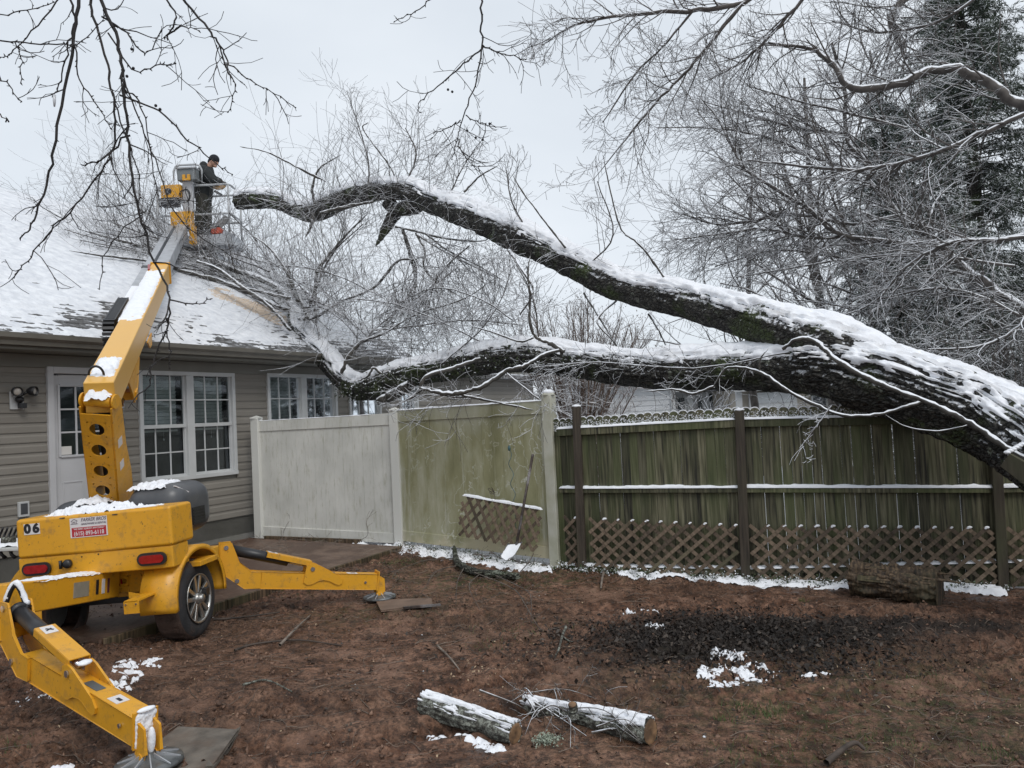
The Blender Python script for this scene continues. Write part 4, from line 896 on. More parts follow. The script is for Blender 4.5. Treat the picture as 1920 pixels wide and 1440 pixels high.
# chassis: cross member, frame plate with holes
def plate_holes(T, o, ex, ey, en, W_, Hh, th, holes, n_=16):
    """plate W x H in ex,ey from o with square cells holding round holes; holes: (cx, cy, r, cell half) stacked along ey without overlap"""
    hs = sorted(holes, key=lambda q: q[1]); y = 0
    def quad(x0, y0, x1, y1):
        if x1-x0 > 1e-4 and y1-y0 > 1e-4: T.box(o+ex*(x0+x1)/2+ey*(y0+y1)/2+en*th/2, ((x1-x0)/2, (y1-y0)/2, th/2), np.array([ex, ey, en]))
    for cx, cy, r, c in hs:
        quad(0, y, W_, cy-c); quad(0, cy-c, cx-c, cy+c); quad(cx+c, cy-c, W_, cy+c); y = cy+c
        v = []; 
        for z in (0, th):
            for q in range(n_):
                a = 2*math.pi*(q+.5)/n_; ca_, sa = math.cos(a), math.sin(a); m = max(abs(ca_), abs(sa)); v.append(o+ex*(cx+ca_*r)+ey*(cy+sa*r)+en*z); v.append(o+ex*(cx+ca_*c/m)+ey*(cy+sa*c/m)+en*z)
        Q = []
        for q in range(n_):
            a, b = q*2, ((q+1) % n_)*2; N2 = 2*n_
            Q += [[a, a+1, b+1, b], [a+N2, b+N2, b+1+N2, a+1+N2], [a, b, b+N2, a+N2]]
        T.add(v, Q)
    quad(0, y, W_, Hh)
T = MB()
plate_holes(T, LW(-.02, .30, .49), LU, LR, -LF, .19*LS, .33*LS, .012, [(.095, .06, .021, .04), (.095, .25, .021, .04)])
lbox(T, (.15, .42, .50), (.19, .12, .012)); lbox(T, (.15, .45, .66), (.50, .14, .02)); lbox(T, (.0, .95, .56), (.22, .6, .07)); lbox(T, (0, 1.2, .5), (.10, .8, .06))
T.build('chassis', YEL, lift, bevel=.006)
T = MB(); lbox(T, (0, .45, .42), (.62, .03, .03)); T.build('axle', BLACKP, lift, bevel=.004)
T = MB(); T.lathe([(0, 0), (.016, 0), (.016, .004), (0, .004)], LW(.0, .27, .56), -LF, 12); lbox(T, (.02, .283, .58), (.005, .004, .018)); T.build('side_marker', REDL, lift)
# rear outrigger carrying arm (toward the camera) with snow and decals
A0, A1 = LW(-.05, .25, .575), P(-12, 1128, 5.0)
A1 = V(A1[0], A1[1], P(-12, 1128, 5.0)[2]); T = MB(); T.beam(A0, A1, .16, .21, h2=.21); ra = T.build('outrigger_arm', YEL, lift, bevel=.010)
dA = nrm(A1-A0); xA = nrm(np.cross(dA, V(0, 0, 1))); 
if xA[0] < 0: xA = -xA
zA = nrm(np.cross(xA, dA)); zA = zA if zA[2] > 0 else -zA
T = MB(); lumpy(T, A0+dA*.58+zA*.103, dA, xA, zA, .50, .085, .022, .25, 9, 60, 20); T.build('snow', SNOW, ra, smooth=True, kind='stuff')
for s_, w_, mt, nm in ((.52, .19, simple('grey_decal', (.26, .24, .19), .6, .25, 6, .1), 'grey_decal'), (.315, .035, INK, 'black_decal'), (.235, .04, WHITES, 'white_decal'), (.165, .028, simple('maroon', (.12, .03, .04), .5, .2, 6, 0), 'maroon_decal')):
    T = MB(); T.box(A0+dA*s_+xA*.0815, (w_/2, .001, .055), np.array([dA, xA, zA])); T.build(nm, mt, ra)
# wheels, fenders
def wheel(r_out, sgn):
    c_ = LW(r_out, .36, .39); ax = LR*sgn; R_ = .325; Wd = .225
    prof = [(.19, -.01), (.20, 0), (.235, .004), (.27, .002), (.30, -.012), (.318, -.035), (.325, -.06), (.325, -.165), (.318, -.19), (.30, -.213), (.26, -.225), (.20, -.222), (.19, -.21)]
    T = MB(); n_ = 72; v = []; nrx = nrm(np.cross(ax, V(0, 0, 1))); nrz = np.cross(nrx, ax)
    for (r, h) in prof:
        for j in range(n_):
            th = 2*math.pi*j/n_; rr = r
            if r > .312: rr = r-(.010 if (j+int(h*60)) % 3 == 0 else 0)+rng.uniform(0, .004)
            v.append(c_+ax*h+(nrx*math.cos(th)+nrz*math.sin(th))*rr)
    k = len(prof); q = [[i*n_+j, i*n_+(j+1) % n_, (i+1)*n_+(j+1) % n_, (i+1)*n_+j] for i in range(k-1) for j in range(n_)]
    T.add(v, q); wh = T.build('wheel', None, lift, smooth=True, label='mud caked wheel with a five spoke alloy rim' if sgn > 0 else 'hidden left wheel, only its lower part seen under the frame')
    wh.name = 'wheel'; wh.data.materials.append(TYRE); wh.data.materials.append(MUDT)
    mi = np.zeros(len(q), np.int32)
    for i in range(k-1):
        for j in range(n_):
            if 4 <= i <= 9: mi[i*n_+j] = 1
    wh.data.polygons.foreach_set('material_index', mi[:len(wh.data.polygons)])
    T = MB(); T.lathe([(.196, .004), (.200, .012), (.192, .014), (.182, .004), (.176, -.03), (.172, -.10), (.168, -.10), (.172, -.03), (.178, .0)], c_, ax, 48); rim = T.build('rim', ALLOY, wh, smooth=True)
    T = MB(); T.lathe([(0, -.10), (.172, -.10)], c_, ax, 32); T.build('rim_back', DARKIN, wh)
    for m_ in range(5):
        th = 2*math.pi*m_/5+.35; d_ = nrx*math.cos(th)+nrz*math.sin(th); t_ = np.cross(ax, d_); T = MB()
        for s2 in (-1, 1):
            T.beam(c_+ax*-.012+d_*.045+t_*s2*.014, c_+ax*-.004+d_*.180+t_*s2*.046, .030, .026, up=ax, w2=.036, h2=.020)
        T.build('spoke', ALLOY, wh, bevel=.004)
    T = MB(); T.lathe([(.058, -.03), (.056, -.008), (.040, .0), (.036, .012), (.034, .035), (.028, .045), (0, .048)], c_, ax, 28); T.build('hub_cap', ALLOY, wh, smooth=True)
    return wh
wheel(.585, 1); wheel(-.70, -1)
def fender(r0, r1, lab=None):
    cf, cu, R_ = .39, .42, .375; T = MB(); th = np.linspace(math.radians(-8), math.radians(188), 34); P3 = []
    for a in (r0, r1):
        P3.append([LW(a, cf+R_*math.cos(t)*(1.06), cu+R_*math.sin(t)) for t in th])
    P3 = np.array(P3); T.grid(P3); 
    lip = np.array([P3[1], [LW(r1, cf+(R_-.035)*math.cos(t)*1.06, cu+(R_-.035)*math.sin(t)) for t in th]]); T.grid(lip)
    o = T.build('fender', YEL, lift, smooth=True); m = o.modifiers.new('thick', 'SOLIDIFY'); m.thickness = .008; m.offset = 0
    if lab: o['label'] = lab
    return o
fender(.33, .605); fender(-.43, -.74)
T = MB(); lbox(T, (.32, .02, .52), (.075, .012, .006)); T.prism([LW(.25, .0, .545), LW(.25, .0, .50), LW(.365, 0, .50), LW(.365, 0, .515)], LF*.008)
T.prism([LW(.345, -.22, .52), LW(.455, -.22, .52), LW(.455, -.22, .435), (LW(.455, -.22, .435)+LW(.345, -.22, .435))/2, LW(.345, -.22, .435)], LF*.008)
lbox(T, (.40, -.1, .52), (.05, .12, .006)); fb = T.build('fender_bracket', YEL, lift, bevel=.003)
for x in (.362, .438):
    T = MB(); T.lathe([(.007, 0), (.007, .008), (0, .008)], LW(x, -.22, .50), -LF, 6); T.build('bolt', CHROME, fb)
# hoods
def hood(r0, r1, f0, f1, u0, u1, name, rr=.14):
    T = MB(); T.box(LW((r0+r1)/2, (f0+f1)/2, (u0+u1)/2), ((r1-r0)/2*LS, (f1-f0)/2*LS, (u1-u0)/2*LS), LAX); o = T.build(name, GREYP, lift)
    m = o.modifiers.new('round', 'BEVEL'); m.width = rr*LS; m.segments = 6; o.data.polygons.foreach_set('use_smooth', np.ones(6, bool)); return o
hr = hood(-.02, .46, .42, 1.0, .86, 1.285, 'engine_hood'); hl = hood(-.70, -.22, .45, 1.0, .86, 1.215, 'battery_hood')
T = MB(); lumpy(T, LW(.17, .64, 1.272), LR, LF, LU, .17, .20, .045, .28, 15, 50, 40, 8); T.build('snow', SNOW, hr, smooth=True, kind='stuff')
T = MB(); lumpy(T, LW(-.37, .64, 1.195), LR, LF, LU, .13, .19, .05, .3, 16, 50, 40, 8); T.build('snow', SNOW, hl, smooth=True, kind='stuff')
T = MB(); lbox(T, (.462, .70, 1.0), (.006, .10, .07)); 
for q in range(5): lbox(T, (.468, .70, .95+q*.024), (.004, .09, .006))
T.build('vent', BLACKP, hr)
T = MB(); T.beam(LW(.385, .50, 1.262), LW(.44, .60, 1.20), .03, .008); T.build('decal', WHITES, hr)
T = MB(); T.lathe([(0, 0), (.30, 0), (.30, .12), (0, .12)], LW(-.1, .75, .66), LU, 32); T.build('turntable', YEL, lift, smooth=False, bevel=.006)
# mast: leans back toward the camera, front plate with four round holes
mb0, mb1, mt0, mt1 = P(172, 950, 6.85), P(222, 953, 6.85), P(152, 776, 6.25), P(208, 776, 6.25)
ex = nrm(mb1-mb0); ey = nrm((mt0+mt1)/2-(mb0+mb1)/2); en = nrm(np.cross(ex, ey)); Wm = np.linalg.norm(mt1-mt0); Hm = np.linalg.norm((mt0+mt1)/2-(mb0+mb1)/2)
T = MB(); cuts = []
for v_ in (804, 843, 882, 919):
    fr_ = None; best = 9
    for q in np.linspace(0, 1, 200):
        p = (mb0+mb1)/2*(1-q)+(mt0+mt1)/2*q; d = p-CPOS; vv_ = 720-FPX*(d@CUP)/(d@CFW)
        if abs(vv_-v_) < best: best = abs(vv_-v_); fr_ = q
    cuts.append((Wm/2, fr_*Hm, .062, .080))
plate_holes(T, (mb0+mb1)/2-ex*Wm/2, ex, ey, -en if en[1] > 0 else en, Wm, Hm, .012, cuts, 24)
mast = T.build('mast', YEL, lift, bevel=.002)
back = -en if en[1] < 0 else en   # points away from the camera
T = MB()
o_ = (mb0+mb1)/2
for sx in (-1, 1):
    q = [o_+ex*sx*Wm/2+back*-.002, o_+ex*sx*Wm/2+back*.26-ey*.06, o_+ex*sx*Wm/2+back*.25+ey*.25, o_+ex*sx*Wm/2+back*.19+ey*.60, o_+ex*sx*Wm/2+back*.16+ey*(Hm+.06), o_+ex*sx*Wm/2+back*-.002+ey*(Hm+.06)]
    T.prism(q, ex*sx*.012)
T.build('mast_cheeks', YEL, lift, bevel=.003)
T = MB(); T.box(o_+back*.24+ey*Hm*.45, (Wm/2-.02, Hm*.45, .004), np.array([ex, ey, back])); T.tube([o_+back*.10+ey*.1, o_+back*.10+ey*(Hm-.1)], .035, 12); T.build('mast_cylinder', BLACKP, lift)
for q_, w_ in ((.66, .05), (.42, .04)):
    T = MB(); T.box(o_+ex*(Wm/2+.0135)+back*.09+ey*Hm*q_, (.001, .045, .035), np.array([ex, ey, back])); T.build('decal', WHITES, mast)
# elbow pin and ears
ec = o_+ey*(Hm+.085)+back*.07
T = MB(); T.tube([ec-ex*Wm*.44, ec+ex*Wm*.44], .052, 24); T.build('elbow_tube', YEL, lift, smooth=False, bevel=.004)
for sx in (-1, 1):
    T = MB(); T.tube([ec+ex*sx*(Wm/2+.001), ec+ex*sx*(Wm/2+.018)], .062, 24); T.build('elbow_ear', YEL, lift, bevel=.004)
# boom: box section from the elbow to over the roof
B0 = ec+V(0, 0, .02)+back*.02; B1 = P(343, 428, 15.0); BL = np.linalg.norm(B1-B0); bd = (B1-B0)/BL
bx = nrm(np.cross(bd, V(0, 0, 1))); bz = np.cross(bx, bd)
def Bp(s, x=0, z=0): return B0+bd*s+bx*x+bz*z
sy = None
for q in np.linspace(0, BL, 900):
    d = Bp(q)-CPOS
    if 720-FPX*(d@CUP)/(d@CFW) < 512: sy = q; break
SY = sy
T = MB(); T.beam(Bp(-.03), Bp(SY), .225, .27, up=bz); yb = T.build('boom', YELB, lift, bevel=.012)
T = MB(); T.beam(Bp(SY-.02), Bp(SY+.03), .26, .31, up=bz); T.build('boom_collar', YEL, lift, bevel=.008)
T = MB(); T.beam(Bp(SY, 0, .0), Bp(BL), .17, .21, up=bz); T.build('inner_boom', ALUM, lift, bevel=.010)
T = MB(); T.beam(Bp(SY*.44, -.185, .0), Bp(BL-.4, -.185, .03), .10, .15, up=bz); T.build('cable_tray', ALUM, lift, bevel=.008)
T = MB(); T.beam(Bp(SY*.50, -.187, .079), Bp(SY-.05, -.187, .079), .08, .006, up=bz); T.build('snow', SNOW, lift, kind='stuff')
T = MB(); T.beam(Bp(SY-.06, -.19, .085), Bp(SY+.08, -.19, .085), .11, .02, up=bz); T.build('tray_clamp', BLACKP, lift)
T = MB(); T.beam(Bp(SY-.5, -.10, .14), Bp(SY-.25, -.12, .16), .03, .02, up=bz); T.build('red_flag', REDL, lift)
T = MB(); lumpy(T, Bp(SY*.645, -.01, .133), bd, bx, bz, SY*.27, .11, .030, .05, 21, 260, 18, 3.2); lumpy(T, Bp(.38, 0, .133), bd, bx, bz, .30, .10, .045, .30, 22, 60, 24, 6)
lumpy(T, ec+V(0, 0, .05), bd, bx, V(0, 0, 1), .09, .10, .05, .2, 23, 40, 24, 6); T.build('snow', SNOW, yb, smooth=True, kind='stuff')
# drag chain on the left of the boom
cs0, cs1 = None, None
T = MB(); c0 = SY*.40; c1 = SY*.60
n_l = 24
cl = None
for q in range(n_l):
    s_ = c0+(c1-c0)*q/n_l; T2 = MB(); w2 = (c1-c0)/n_l
    T2.box(Bp(s_+w2*.5, -.215, .105), (w2*.30, .055, .012), np.array([bd, bx, bz])); T2.box(Bp(s_+w2*.5, -.165, .085), (w2*.46, .006, .035), np.array([bd, bx, bz])); T2.box(Bp(s_+w2*.5, -.265, .085), (w2*.46, .006, .035), np.array([bd, bx, bz])); 
    if cl is None:
        ch_root = T2.build('drag_chain', BLACKP, lift); cl = ch_root
    else: T2.build('chain_link', BLACKP, ch_root)
T = MB(); th = np.linspace(0, math.pi, 10); cc = Bp(c0, -.215, -.05)
for q in range(9):
    a_, b_ = th[q], th[q+1]; p = Bp(c0-math.sin((a_+b_)/2)*.16, -.215, -.05+math.cos((a_+b_)/2)*.15); T.box(p, (.016, .055, .030), np.array([nrm(bd*math.cos((a_+b_)/2)+bz*math.sin((a_+b_)/2)), bx, nrm(-bd*math.sin((a_+b_)/2)+bz*math.cos((a_+b_)/2))]))
T.beam(Bp(c0, -.215, -.20), Bp(SY*.6, -.215, -.20), .10, .03, up=bz); T.build('chain_loop', BLACKP, ch_root)
# lift cylinder and its brackets under the boom
T = MB()
for sx in (-.10, .10): T.prism([Bp(.75, sx, -.13), Bp(1.55, sx, -.13), Bp(1.25, sx, -.34), Bp(1.0, sx, -.42), Bp(.92, sx, -.30)], bx*.014)
T.box(Bp(1.08, 0, -.36), (.06, .13, .04), np.array([bd, bx, bz])); T.build('cylinder_bracket', YEL, lift, bevel=.004)
T = MB(); T.prism([Bp(2.1, .125, -.135), Bp(2.5, .125, -.135), Bp(2.4, .125, -.24), Bp(2.25, .125, -.24)], bx*.012); T.build('side_lug', YEL, lift, bevel=.003)
T = MB(); T.tube([o_+back*.22+ey*.25+ex*.02, (o_+back*.22+ey*.25)*.35+Bp(1.08, 0, -.36)*.65], .045, 16); T.build('lift_cylinder', GREYP, lift, smooth=True)
T = MB(); T.tube([(o_+back*.22+ey*.25)*.35+Bp(1.08, 0, -.36)*.65, Bp(1.08, 0, -.36)], .025, 12); T.build('cylinder_rod', CHROME, lift, smooth=True)
T = MB(); th = np.linspace(0, math.pi, 12); T.tube([Bp(.12, -.09+.11*(1-math.cos(t))*.5, .15+.075*math.sin(t)) for t in th], .010, 8); T.build('hose', BLACKP, lift, smooth=True)
# outrigger leg builder
def outrigger(B, Tp, zoff, snow_tip=False, sc=1.0, lab=None):
    """B base point (axis, underside of beam), Tp tip point underside"""
    ex_ = nrm(Tp-B); ey_ = nrm(np.cross(V(0, 0, 1), ex_)); ez_ = np.cross(ex_, ey_); L = np.linalg.norm(Tp-B); k = L/1.40
    def O(x, z, y=0): return B+ex_*x*k+ez_*z+ey_*y
    root = MB(); root.prism([O(x, z, -.055) for x, z in ((-.02, .0), (1.32, 0), (1.32, .142), (-.02, .142))], ey_*.11); root = root.build('outrigger', YEL, lift, bevel=.007, label=lab)
    T = MB()
    for y in (-.070, .058): T.prism([O(x, z, y) for x, z in ((-.30, .14), (-.33, .39), (-.22, .40), (-.12, .23), (0, .150), (.1, .145), (.1, .01), (-.05, .0))], ey_*.012)
    T.build('hinge_plate', YEL, root, bevel=.003)
    T = MB()
    for y in (-.068, .056): T.prism([O(x, z, y) for x, z in ((.53, .06), (.545, .215), (.60, .232), (.66, .222), (.90, .125), (.94, .085), (.935, .055), (.90, .038), (.86, .05), (.80, .075), (.74, .085), (.68, .075), (.62, .045), (.57, .038))], ey_*.012)
    T.build('cheek_plate', YEL, root, bevel=.003)
    T = MB(); T.tube([O(-.22, .335), O(.36, .245)], .047, 20); T.tube([O(-.235, .337), O(-.205, .332)], .060, 16); cy = T.build('jack_cylinder', BLACKP, root, smooth=True)
    T = MB(); T.tube([O(.36, .245), O(.60, .205)], .020, 12); T.build('rod', CHROME, root, smooth=True)
    T = MB(); a_, b_ = O(.14, .325), O(.60, .252); up_ = nrm(np.cross(ey_, b_-a_)); up_ = up_ if up_[2] > 0 else -up_
    T.beam(a_, b_, .115, .008, up=up_)
    for y in (-.056, .056): T.beam(a_+ey_*y-up_*.022, b_+ey_*y-up_*.022, .006, .044, up=up_)
    sl_ = T.build('sleeve', YEL, root, bevel=.002)
    T = MB(); T.box(a_+(b_-a_)*.13+up_*.0055, (.045, .035, .001), np.array([nrm(b_-a_), ey_, up_])); dc = T.build('warning_decal', WHITES, sl_)
    T = MB(); T.beam(a_+(b_-a_)*.10+up_*.0075-ey_*.015, a_+(b_-a_)*.16+up_*.0075+ey_*.02, .012, .001, up=up_); T.beam(a_+(b_-a_)*.16+up_*.0072-ey_*.02, a_+(b_-a_)*.11+up_*.0072+ey_*.015, .009, .001, up=up_); T.build('decal_print', INK, sl_)
    T = MB(); T.box(O(1.05, .1435), (.05, .035, .001), np.array([ex_, ey_, ez_])); T.build('decal', WHITES, root)
    T = MB(); T.box(O(1.06, .1452), (.022, .009, .0008), np.array([ex_, ey_, ez_])); T.build('decal_print', INK, root)
    T = MB(); T.box(O(.78, .1435), (.075, .026, .001), np.array([ex_, ey_, ez_])); T.build('slot', DARKIN, root)
    for x, z, y in ((-.27, .36, -.075), (-.13, .07, -.075), (.61, .185, -.074), (1.19, .065, -.062), (-.27, .36, .075), (.61, .185, .074)):
        T = MB(); T.tube([O(x, z, y-.004), O(x, z, y+.004)], .020 if z > .1 or x < 0 else .012, 12); T.build('pin', CHROME, root)
    # foot bracket and pad
    T = MB()
    T.prism([O(1.325, z, y) for z, y in ((-.015, -.062), (.165, -.062), (.165, .062), (-.015, .062))], ex_*.012)
    for y in (-.046, .034): T.prism([O(1.335, .12, y), O(1.40, .10, y), O(1.425, -.02, y), O(1.36, -.065, y), O(1.33, -.05, y)], ey_*.012)
    T.tube([O(1.375, -.055, -.05), O(1.375, -.055, .05)], .030, 12); fb_ = T.build('foot_bracket', YEL, root, bevel=.003)
    pc = O(1.38, -.058); T = MB(); prof = [(0, .055), (.03, .05), (.045, .022), (.12, .012), (.158, .004), (.162, -.012), (.15, -.014)]; T.lathe(prof, pc-V(0, 0, .02), V(0, 0, 1), 36); pd = T.build('foot_pad', ALUM if False else simple('wet_steel'+str(zoff), (.12, .125, .125), .35, .5, 14, .2, metal=.4), root, smooth=True)
    for q in range(10):
        a = 2*math.pi*q/10+.2; T = MB(); d_ = V(math.cos(a), math.sin(a), 0); s_ = pc-V(0, 0, .02); t_ = V(-d_[1], d_[0], 0)
        T.prism([s_+d_*.035+V(0, 0, .045)-t_*.003, s_+d_*.148+V(0, 0, .010)-t_*.003, s_+d_*.148+V(0, 0, .002)-t_*.003, s_+d_*.035+V(0, 0, .012)-t_*.003], t_*.006); T.build('pad_rib', ALUM, pd)
    if snow_tip:
        T = MB(); c_ = O(1.338, .075); U_, V_ = np.meshgrid(np.linspace(-1, 1, 30), np.linspace(-1, 1, 40)); th_ = .012*(1-np.abs(U_)**6)*(1-np.abs(V_)**6)+.010*fbm(U_*3, V_*4, o=4, seed=33)-.002
        T.grid(c_+ey_*(U_*.055)[..., None]+ez_*(V_*.09)[..., None]+ex_*np.clip(th_, -.01, .02)[..., None]); T.sphere(O(1.34, .172), (.02, .05, .012), 10, 6, np.array([ex_, ey_, ez_])); T.sphere(O(1.395, .03), (.02, .022, .07), 10, 8, np.array([ex_, ey_, ez_])); T.build('snow', SNOW, root, smooth=True, kind='stuff')
    return root, O
B_ = P(62, 1266, 4.66); T_ = P(284, 1400, 3.90)
og, OO = outrigger(B_, T_, 1, True, lab='nearest outrigger leg, its foot pad on dark boards')
T = MB(); T.sphere(OO(.66, .24), (.035, .05, .014), 10, 6); T.build('snow', SNOW, og, smooth=True, kind='stuff')
# snowy cable loop over the hinge of the near outrigger
T = MB(); ths = np.linspace(0, 1, 14); hp = [P(10+45*t, 1135-38*math.sin(math.pi*min(1, t*1.15)), 4.78) for t in ths]; T.tube(hp+[P(46, 1152, 4.78)], .016, 8); T.build('hydraulic_hose', BLACKP, lift, smooth=True)
T = MB(); T.tube([p+V(0, 0, .016) for p in hp], [.012+.008*rng.random() for _ in hp], 8); T.build('snow', SNOW, lift, smooth=True, kind='stuff')
B2 = P(466, 1102, 7.05); T2_ = P(716, 1103, 7.6); outrigger(B2, T2_, 2, lab='far outrigger leg reaching right toward the vinyl fence')
# the leg frame it hangs on
T = MB(); T.beam(LW(.35, .9, .60), B2+V(-.32, -.22, .25), .18, .20); T.build('outrigger_arm', YEL, lift, bevel=.01)
# second near arm going out of the picture at the left
T = MB(); T.prism([P(-60, 1150, 4.75), P(26, 1163, 4.75), P(27, 1196, 4.75), P(-60, 1212, 4.75)], V(0, .10, 0)); fa = T.build('frame_arm', YEL, lift, bevel=.008)
T = MB(); T.tube([P(-60, 1148, 4.8), P(25, 1162, 4.8)], .028, 8); T.build('snow', SNOW, fa, smooth=True, kind='stuff')
# ---- basket
YB0, YB1 = 15.0, 15.75
def Bk(u, v, y=0): return P(u, v, YB0+y)
zt, zm, zf, zbm = 6.555, 5.975, 5.545, 5.36
xl, xr = P(290, 343, 15)[0], P(429, 345, 15)[0]
def R3(T, pts, r=.021): T.tube([V(*p) for p in pts], r, 10)
def rail_loop(z, rr=.10):
    x0, x1, y0, y1 = xl, xr, YB0, YB1; pts = []
    for (cx, cy, a0) in ((x0+rr, y0+rr, 180), (x1-rr, y0+rr, 270), (x1-rr, y1-rr, 0), (x0+rr, y1-rr, 90)):
        for q in np.linspace(0, 90, 5): a = math.radians(a0+q); pts.append((cx+rr*math.cos(a), cy+rr*math.sin(a), z))
    return pts+[pts[0]]
T = MB(); R3(T, rail_loop(zt)); rails_ = T.build('basket_rail', RAILM, lift, smooth=True)
T = MB(); R3(T, rail_loop(zm)); T.build('basket_rail', RAILM, lift, smooth=True)
for (x, y) in ((xl+.03, YB0+.03), (xr-.03, YB0+.03), (xl+.03, YB1-.03), (xr-.03, YB1-.03), (xl+.62, YB1)):
    T = MB(); R3(T, [(x, y, zbm), (x+(.06 if x > -6.3 else -.04)*0, y, zt)]); T.build('basket_post', RAILM, lift, smooth=True)
T = MB(); x0, x1 = P(326, 343, 15)[0], P(379, 343, 15)[0]; zz = P(352, 309, 15)[2]; R3(T, [(x0, YB0, zt), (x0, YB0, zz-.12), (x0+.04, YB0, zz-.03), (x0+.12, YB0, zz), (x1-.12, YB0, zz), (x1-.04, YB0, zz-.03), (x1, YB0, zz-.12), (x1, YB0, zt-.02)]); T.build('guard_hoop', RAILM, lift, smooth=True)
T = MB(); T.box(((xl+xr)/2, (YB0+YB1)/2, zbm+.02), ((xr-xl)/2, (YB1-YB0)/2, .02))
for (cx, cy, hx, hy) in (((xl+xr)/2, YB0, (xr-xl)/2, .012), ((xl+xr)/2, YB1, (xr-xl)/2, .012), (xl, (YB0+YB1)/2, .012, (YB1-YB0)/2-.013), (xr, (YB0+YB1)/2, .012, (YB1-YB0)/2-.013)): T.box((cx, cy, (zf+zbm)/2+.02), (hx, hy, (zf-zbm)/2))
T.build('basket_tub', ALUM, lift, bevel=.004)
T = MB(); a, b = P(343, 340, 14.95), P(364, 398, 14.95); T.box((a+b)/2, (abs(b[0]-a[0])/2, .04, abs(a[2]-b[2])/2)); T.build('white_column', simple('white_panel', (.55, .56, .58), .45, .1, 5, .05), lift, bevel=.008)
T = MB(); a, b = P(335, 319, 14.9), P(371, 339, 14.9); c_ = (a+b)/2; T.box(c_, (abs(b[0]-a[0])/2, .09, abs(a[2]-b[2])/2)); cb = T.build('control_box', simple('control_grey', (.16, .175, .18), .5, .1, 5, .05), lift, bevel=.015)
T = MB(); T.box(c_+V(0, -.02, .12), (abs(b[0]-a[0])/2+.01, .10, .015)); T.build('box_lid', RAILM, cb, bevel=.004)
for dx in (-.045, .05): 
    T = MB(); T.box(c_+V(dx, -.10, -.07), (.028, .02, .055)); T.build('yellow_latch', YEL, cb, bevel=.006)
T = MB(); T.box(c_+V(0, -.098, -.11), (.075, .018, .018)); T.build('yellow_clamp', YEL, cb, bevel=.004)
T = MB(); a, b = P(304, 349, 14.9), P(342, 373, 14.9); c_ = (a+b)/2; T.box(c_, (abs(b[0]-a[0])/2, .08, abs(a[2]-b[2])/2)); mb_ = T.build('yellow_motor_box', YEL, lift, bevel=.02)
T = MB(); T.lathe([(.0, 0), (.062, 0), (.062, .012), (.05, .014), (0, .010)], c_+V(-.04, -.08, .0), V(0, -1, 0), 24); T.build('speaker_grille', BLACKP, mb_)
T = MB(); a, b = P(304, 373, 14.9), P(336, 387, 14.9); c_ = (a+b)/2; T.box(c_, (abs(b[0]-a[0])/2, .085, abs(a[2]-b[2])/2)); T.build('black_box', BLACKP, lift, bevel=.01)
T = MB(); a, b = P(322, 399, 14.88), P(362, 424, 14.88); c_ = (a+b)/2; T.box(c_, (abs(b[0]-a[0])/2, .07, abs(a[2]-b[2])/2)); T.build('basket_mount', YEL, lift, bevel=.008)
T = MB(); a, b = P(358, 424, 14.86), P(366, 456, 14.86); c_ = (a+b)/2; T.box(c_, (.045, .07, abs(a[2]-b[2])/2)); T.tube([c_+V(0, -.08, -.16), c_+V(0, .08, -.16)], .05, 12); T.build('mount_arm', YEL, lift, bevel=.004)
T = MB()
for q in range(3):
    th = np.linspace(0, 2*math.pi, 20); c_ = P(345+q*3, 368, 14.8); T.tube([c_+V(.10*math.cos(t)*(1-.1*q), -.02*q, .13*math.sin(t)) for t in th], .007, 6)
T.tube([P(349, 350, 14.82), P(347, 358, 14.8), P(352, 372, 14.8), P(354, 385, 14.8), P(354, 400, 14.8)], .009, 6); T.tube([P(333, 420, 14.75), P(340, 415, 14.7), P(348, 418, 14.7), P(354, 405, 14.8)], .008, 6); T.build('control_cables', BLACKP, lift, smooth=True)
T = MB(); a, b = P(400, 431, 15.2), P(427, 408, 15.3); T.beam(a, b, .05, .13); T.build('gate_bar', simple('grey_gate', (.22, .22, .22), .6, .1, 5, 0), lift, bevel=.004)
# ---- chainsaw on the basket floor
cs = thing('chainsaw', P(410, 440, 15.2), 'orange chainsaw lying on the lift basket floor by the worker', 'chainsaw')
T = MB(); c_ = P(408, 435, 15.2); T.box(c_, (.11, .08, .055)); T.sphere(c_+V(.02, 0, .045), (.07, .06, .05), 12, 8); T.build('body', ORANGE, cs, bevel=.02)
T = MB(); T.tube([c_+V(-.10, 0, .02), c_+V(-.09, 0, .10), c_+V(.02, 0, .12), c_+V(.06, 0, .03)], .012, 8); T.build('handle', BLACKP, cs, smooth=True)
T = MB(); T.beam(c_+V(.08, -.02, 0), c_+V(.36, -.02, -.10), .012, .07, h2=.05); T.build('guide_bar', CHROME, cs)
# ---- patio furniture at the far left
pf = thing('patio_glider', P(10, 1060, 6.9), 'snowy metal patio seat partly hidden by the lift at the left edge', 'patio seat')
T = MB()
pA, pB = P(-60, 1026, 6.8), P(60, 1023, 6.9); T.beam(pA, pB, .40, .035); fr = T.build('seat', WHITEM, pf, bevel=.01)
T = MB(); lumpy(T, (pA+pB)/2+V(0, 0, .02), nrm(pB-pA), V(0, 1, 0), V(0, 0, 1), .28, .2, .03, -.1, 41, 50, 30, 4); T.build('snow', SNOW, pf, smooth=True, kind='stuff')
T = MB()
for q in range(10):
    u = -28+q*8.5; T.tube([P(u, 1013, 7.15), P(u+2, 1004, 7.2), P(u+6, 996, 7.2), P(u+8, 990, 7.15)], .010, 6)
T.tube([P(-40, 1014, 7.1), P(60, 1009, 7.2)], .012, 6); T.build('backrest', BLACKP, pf, smooth=True)
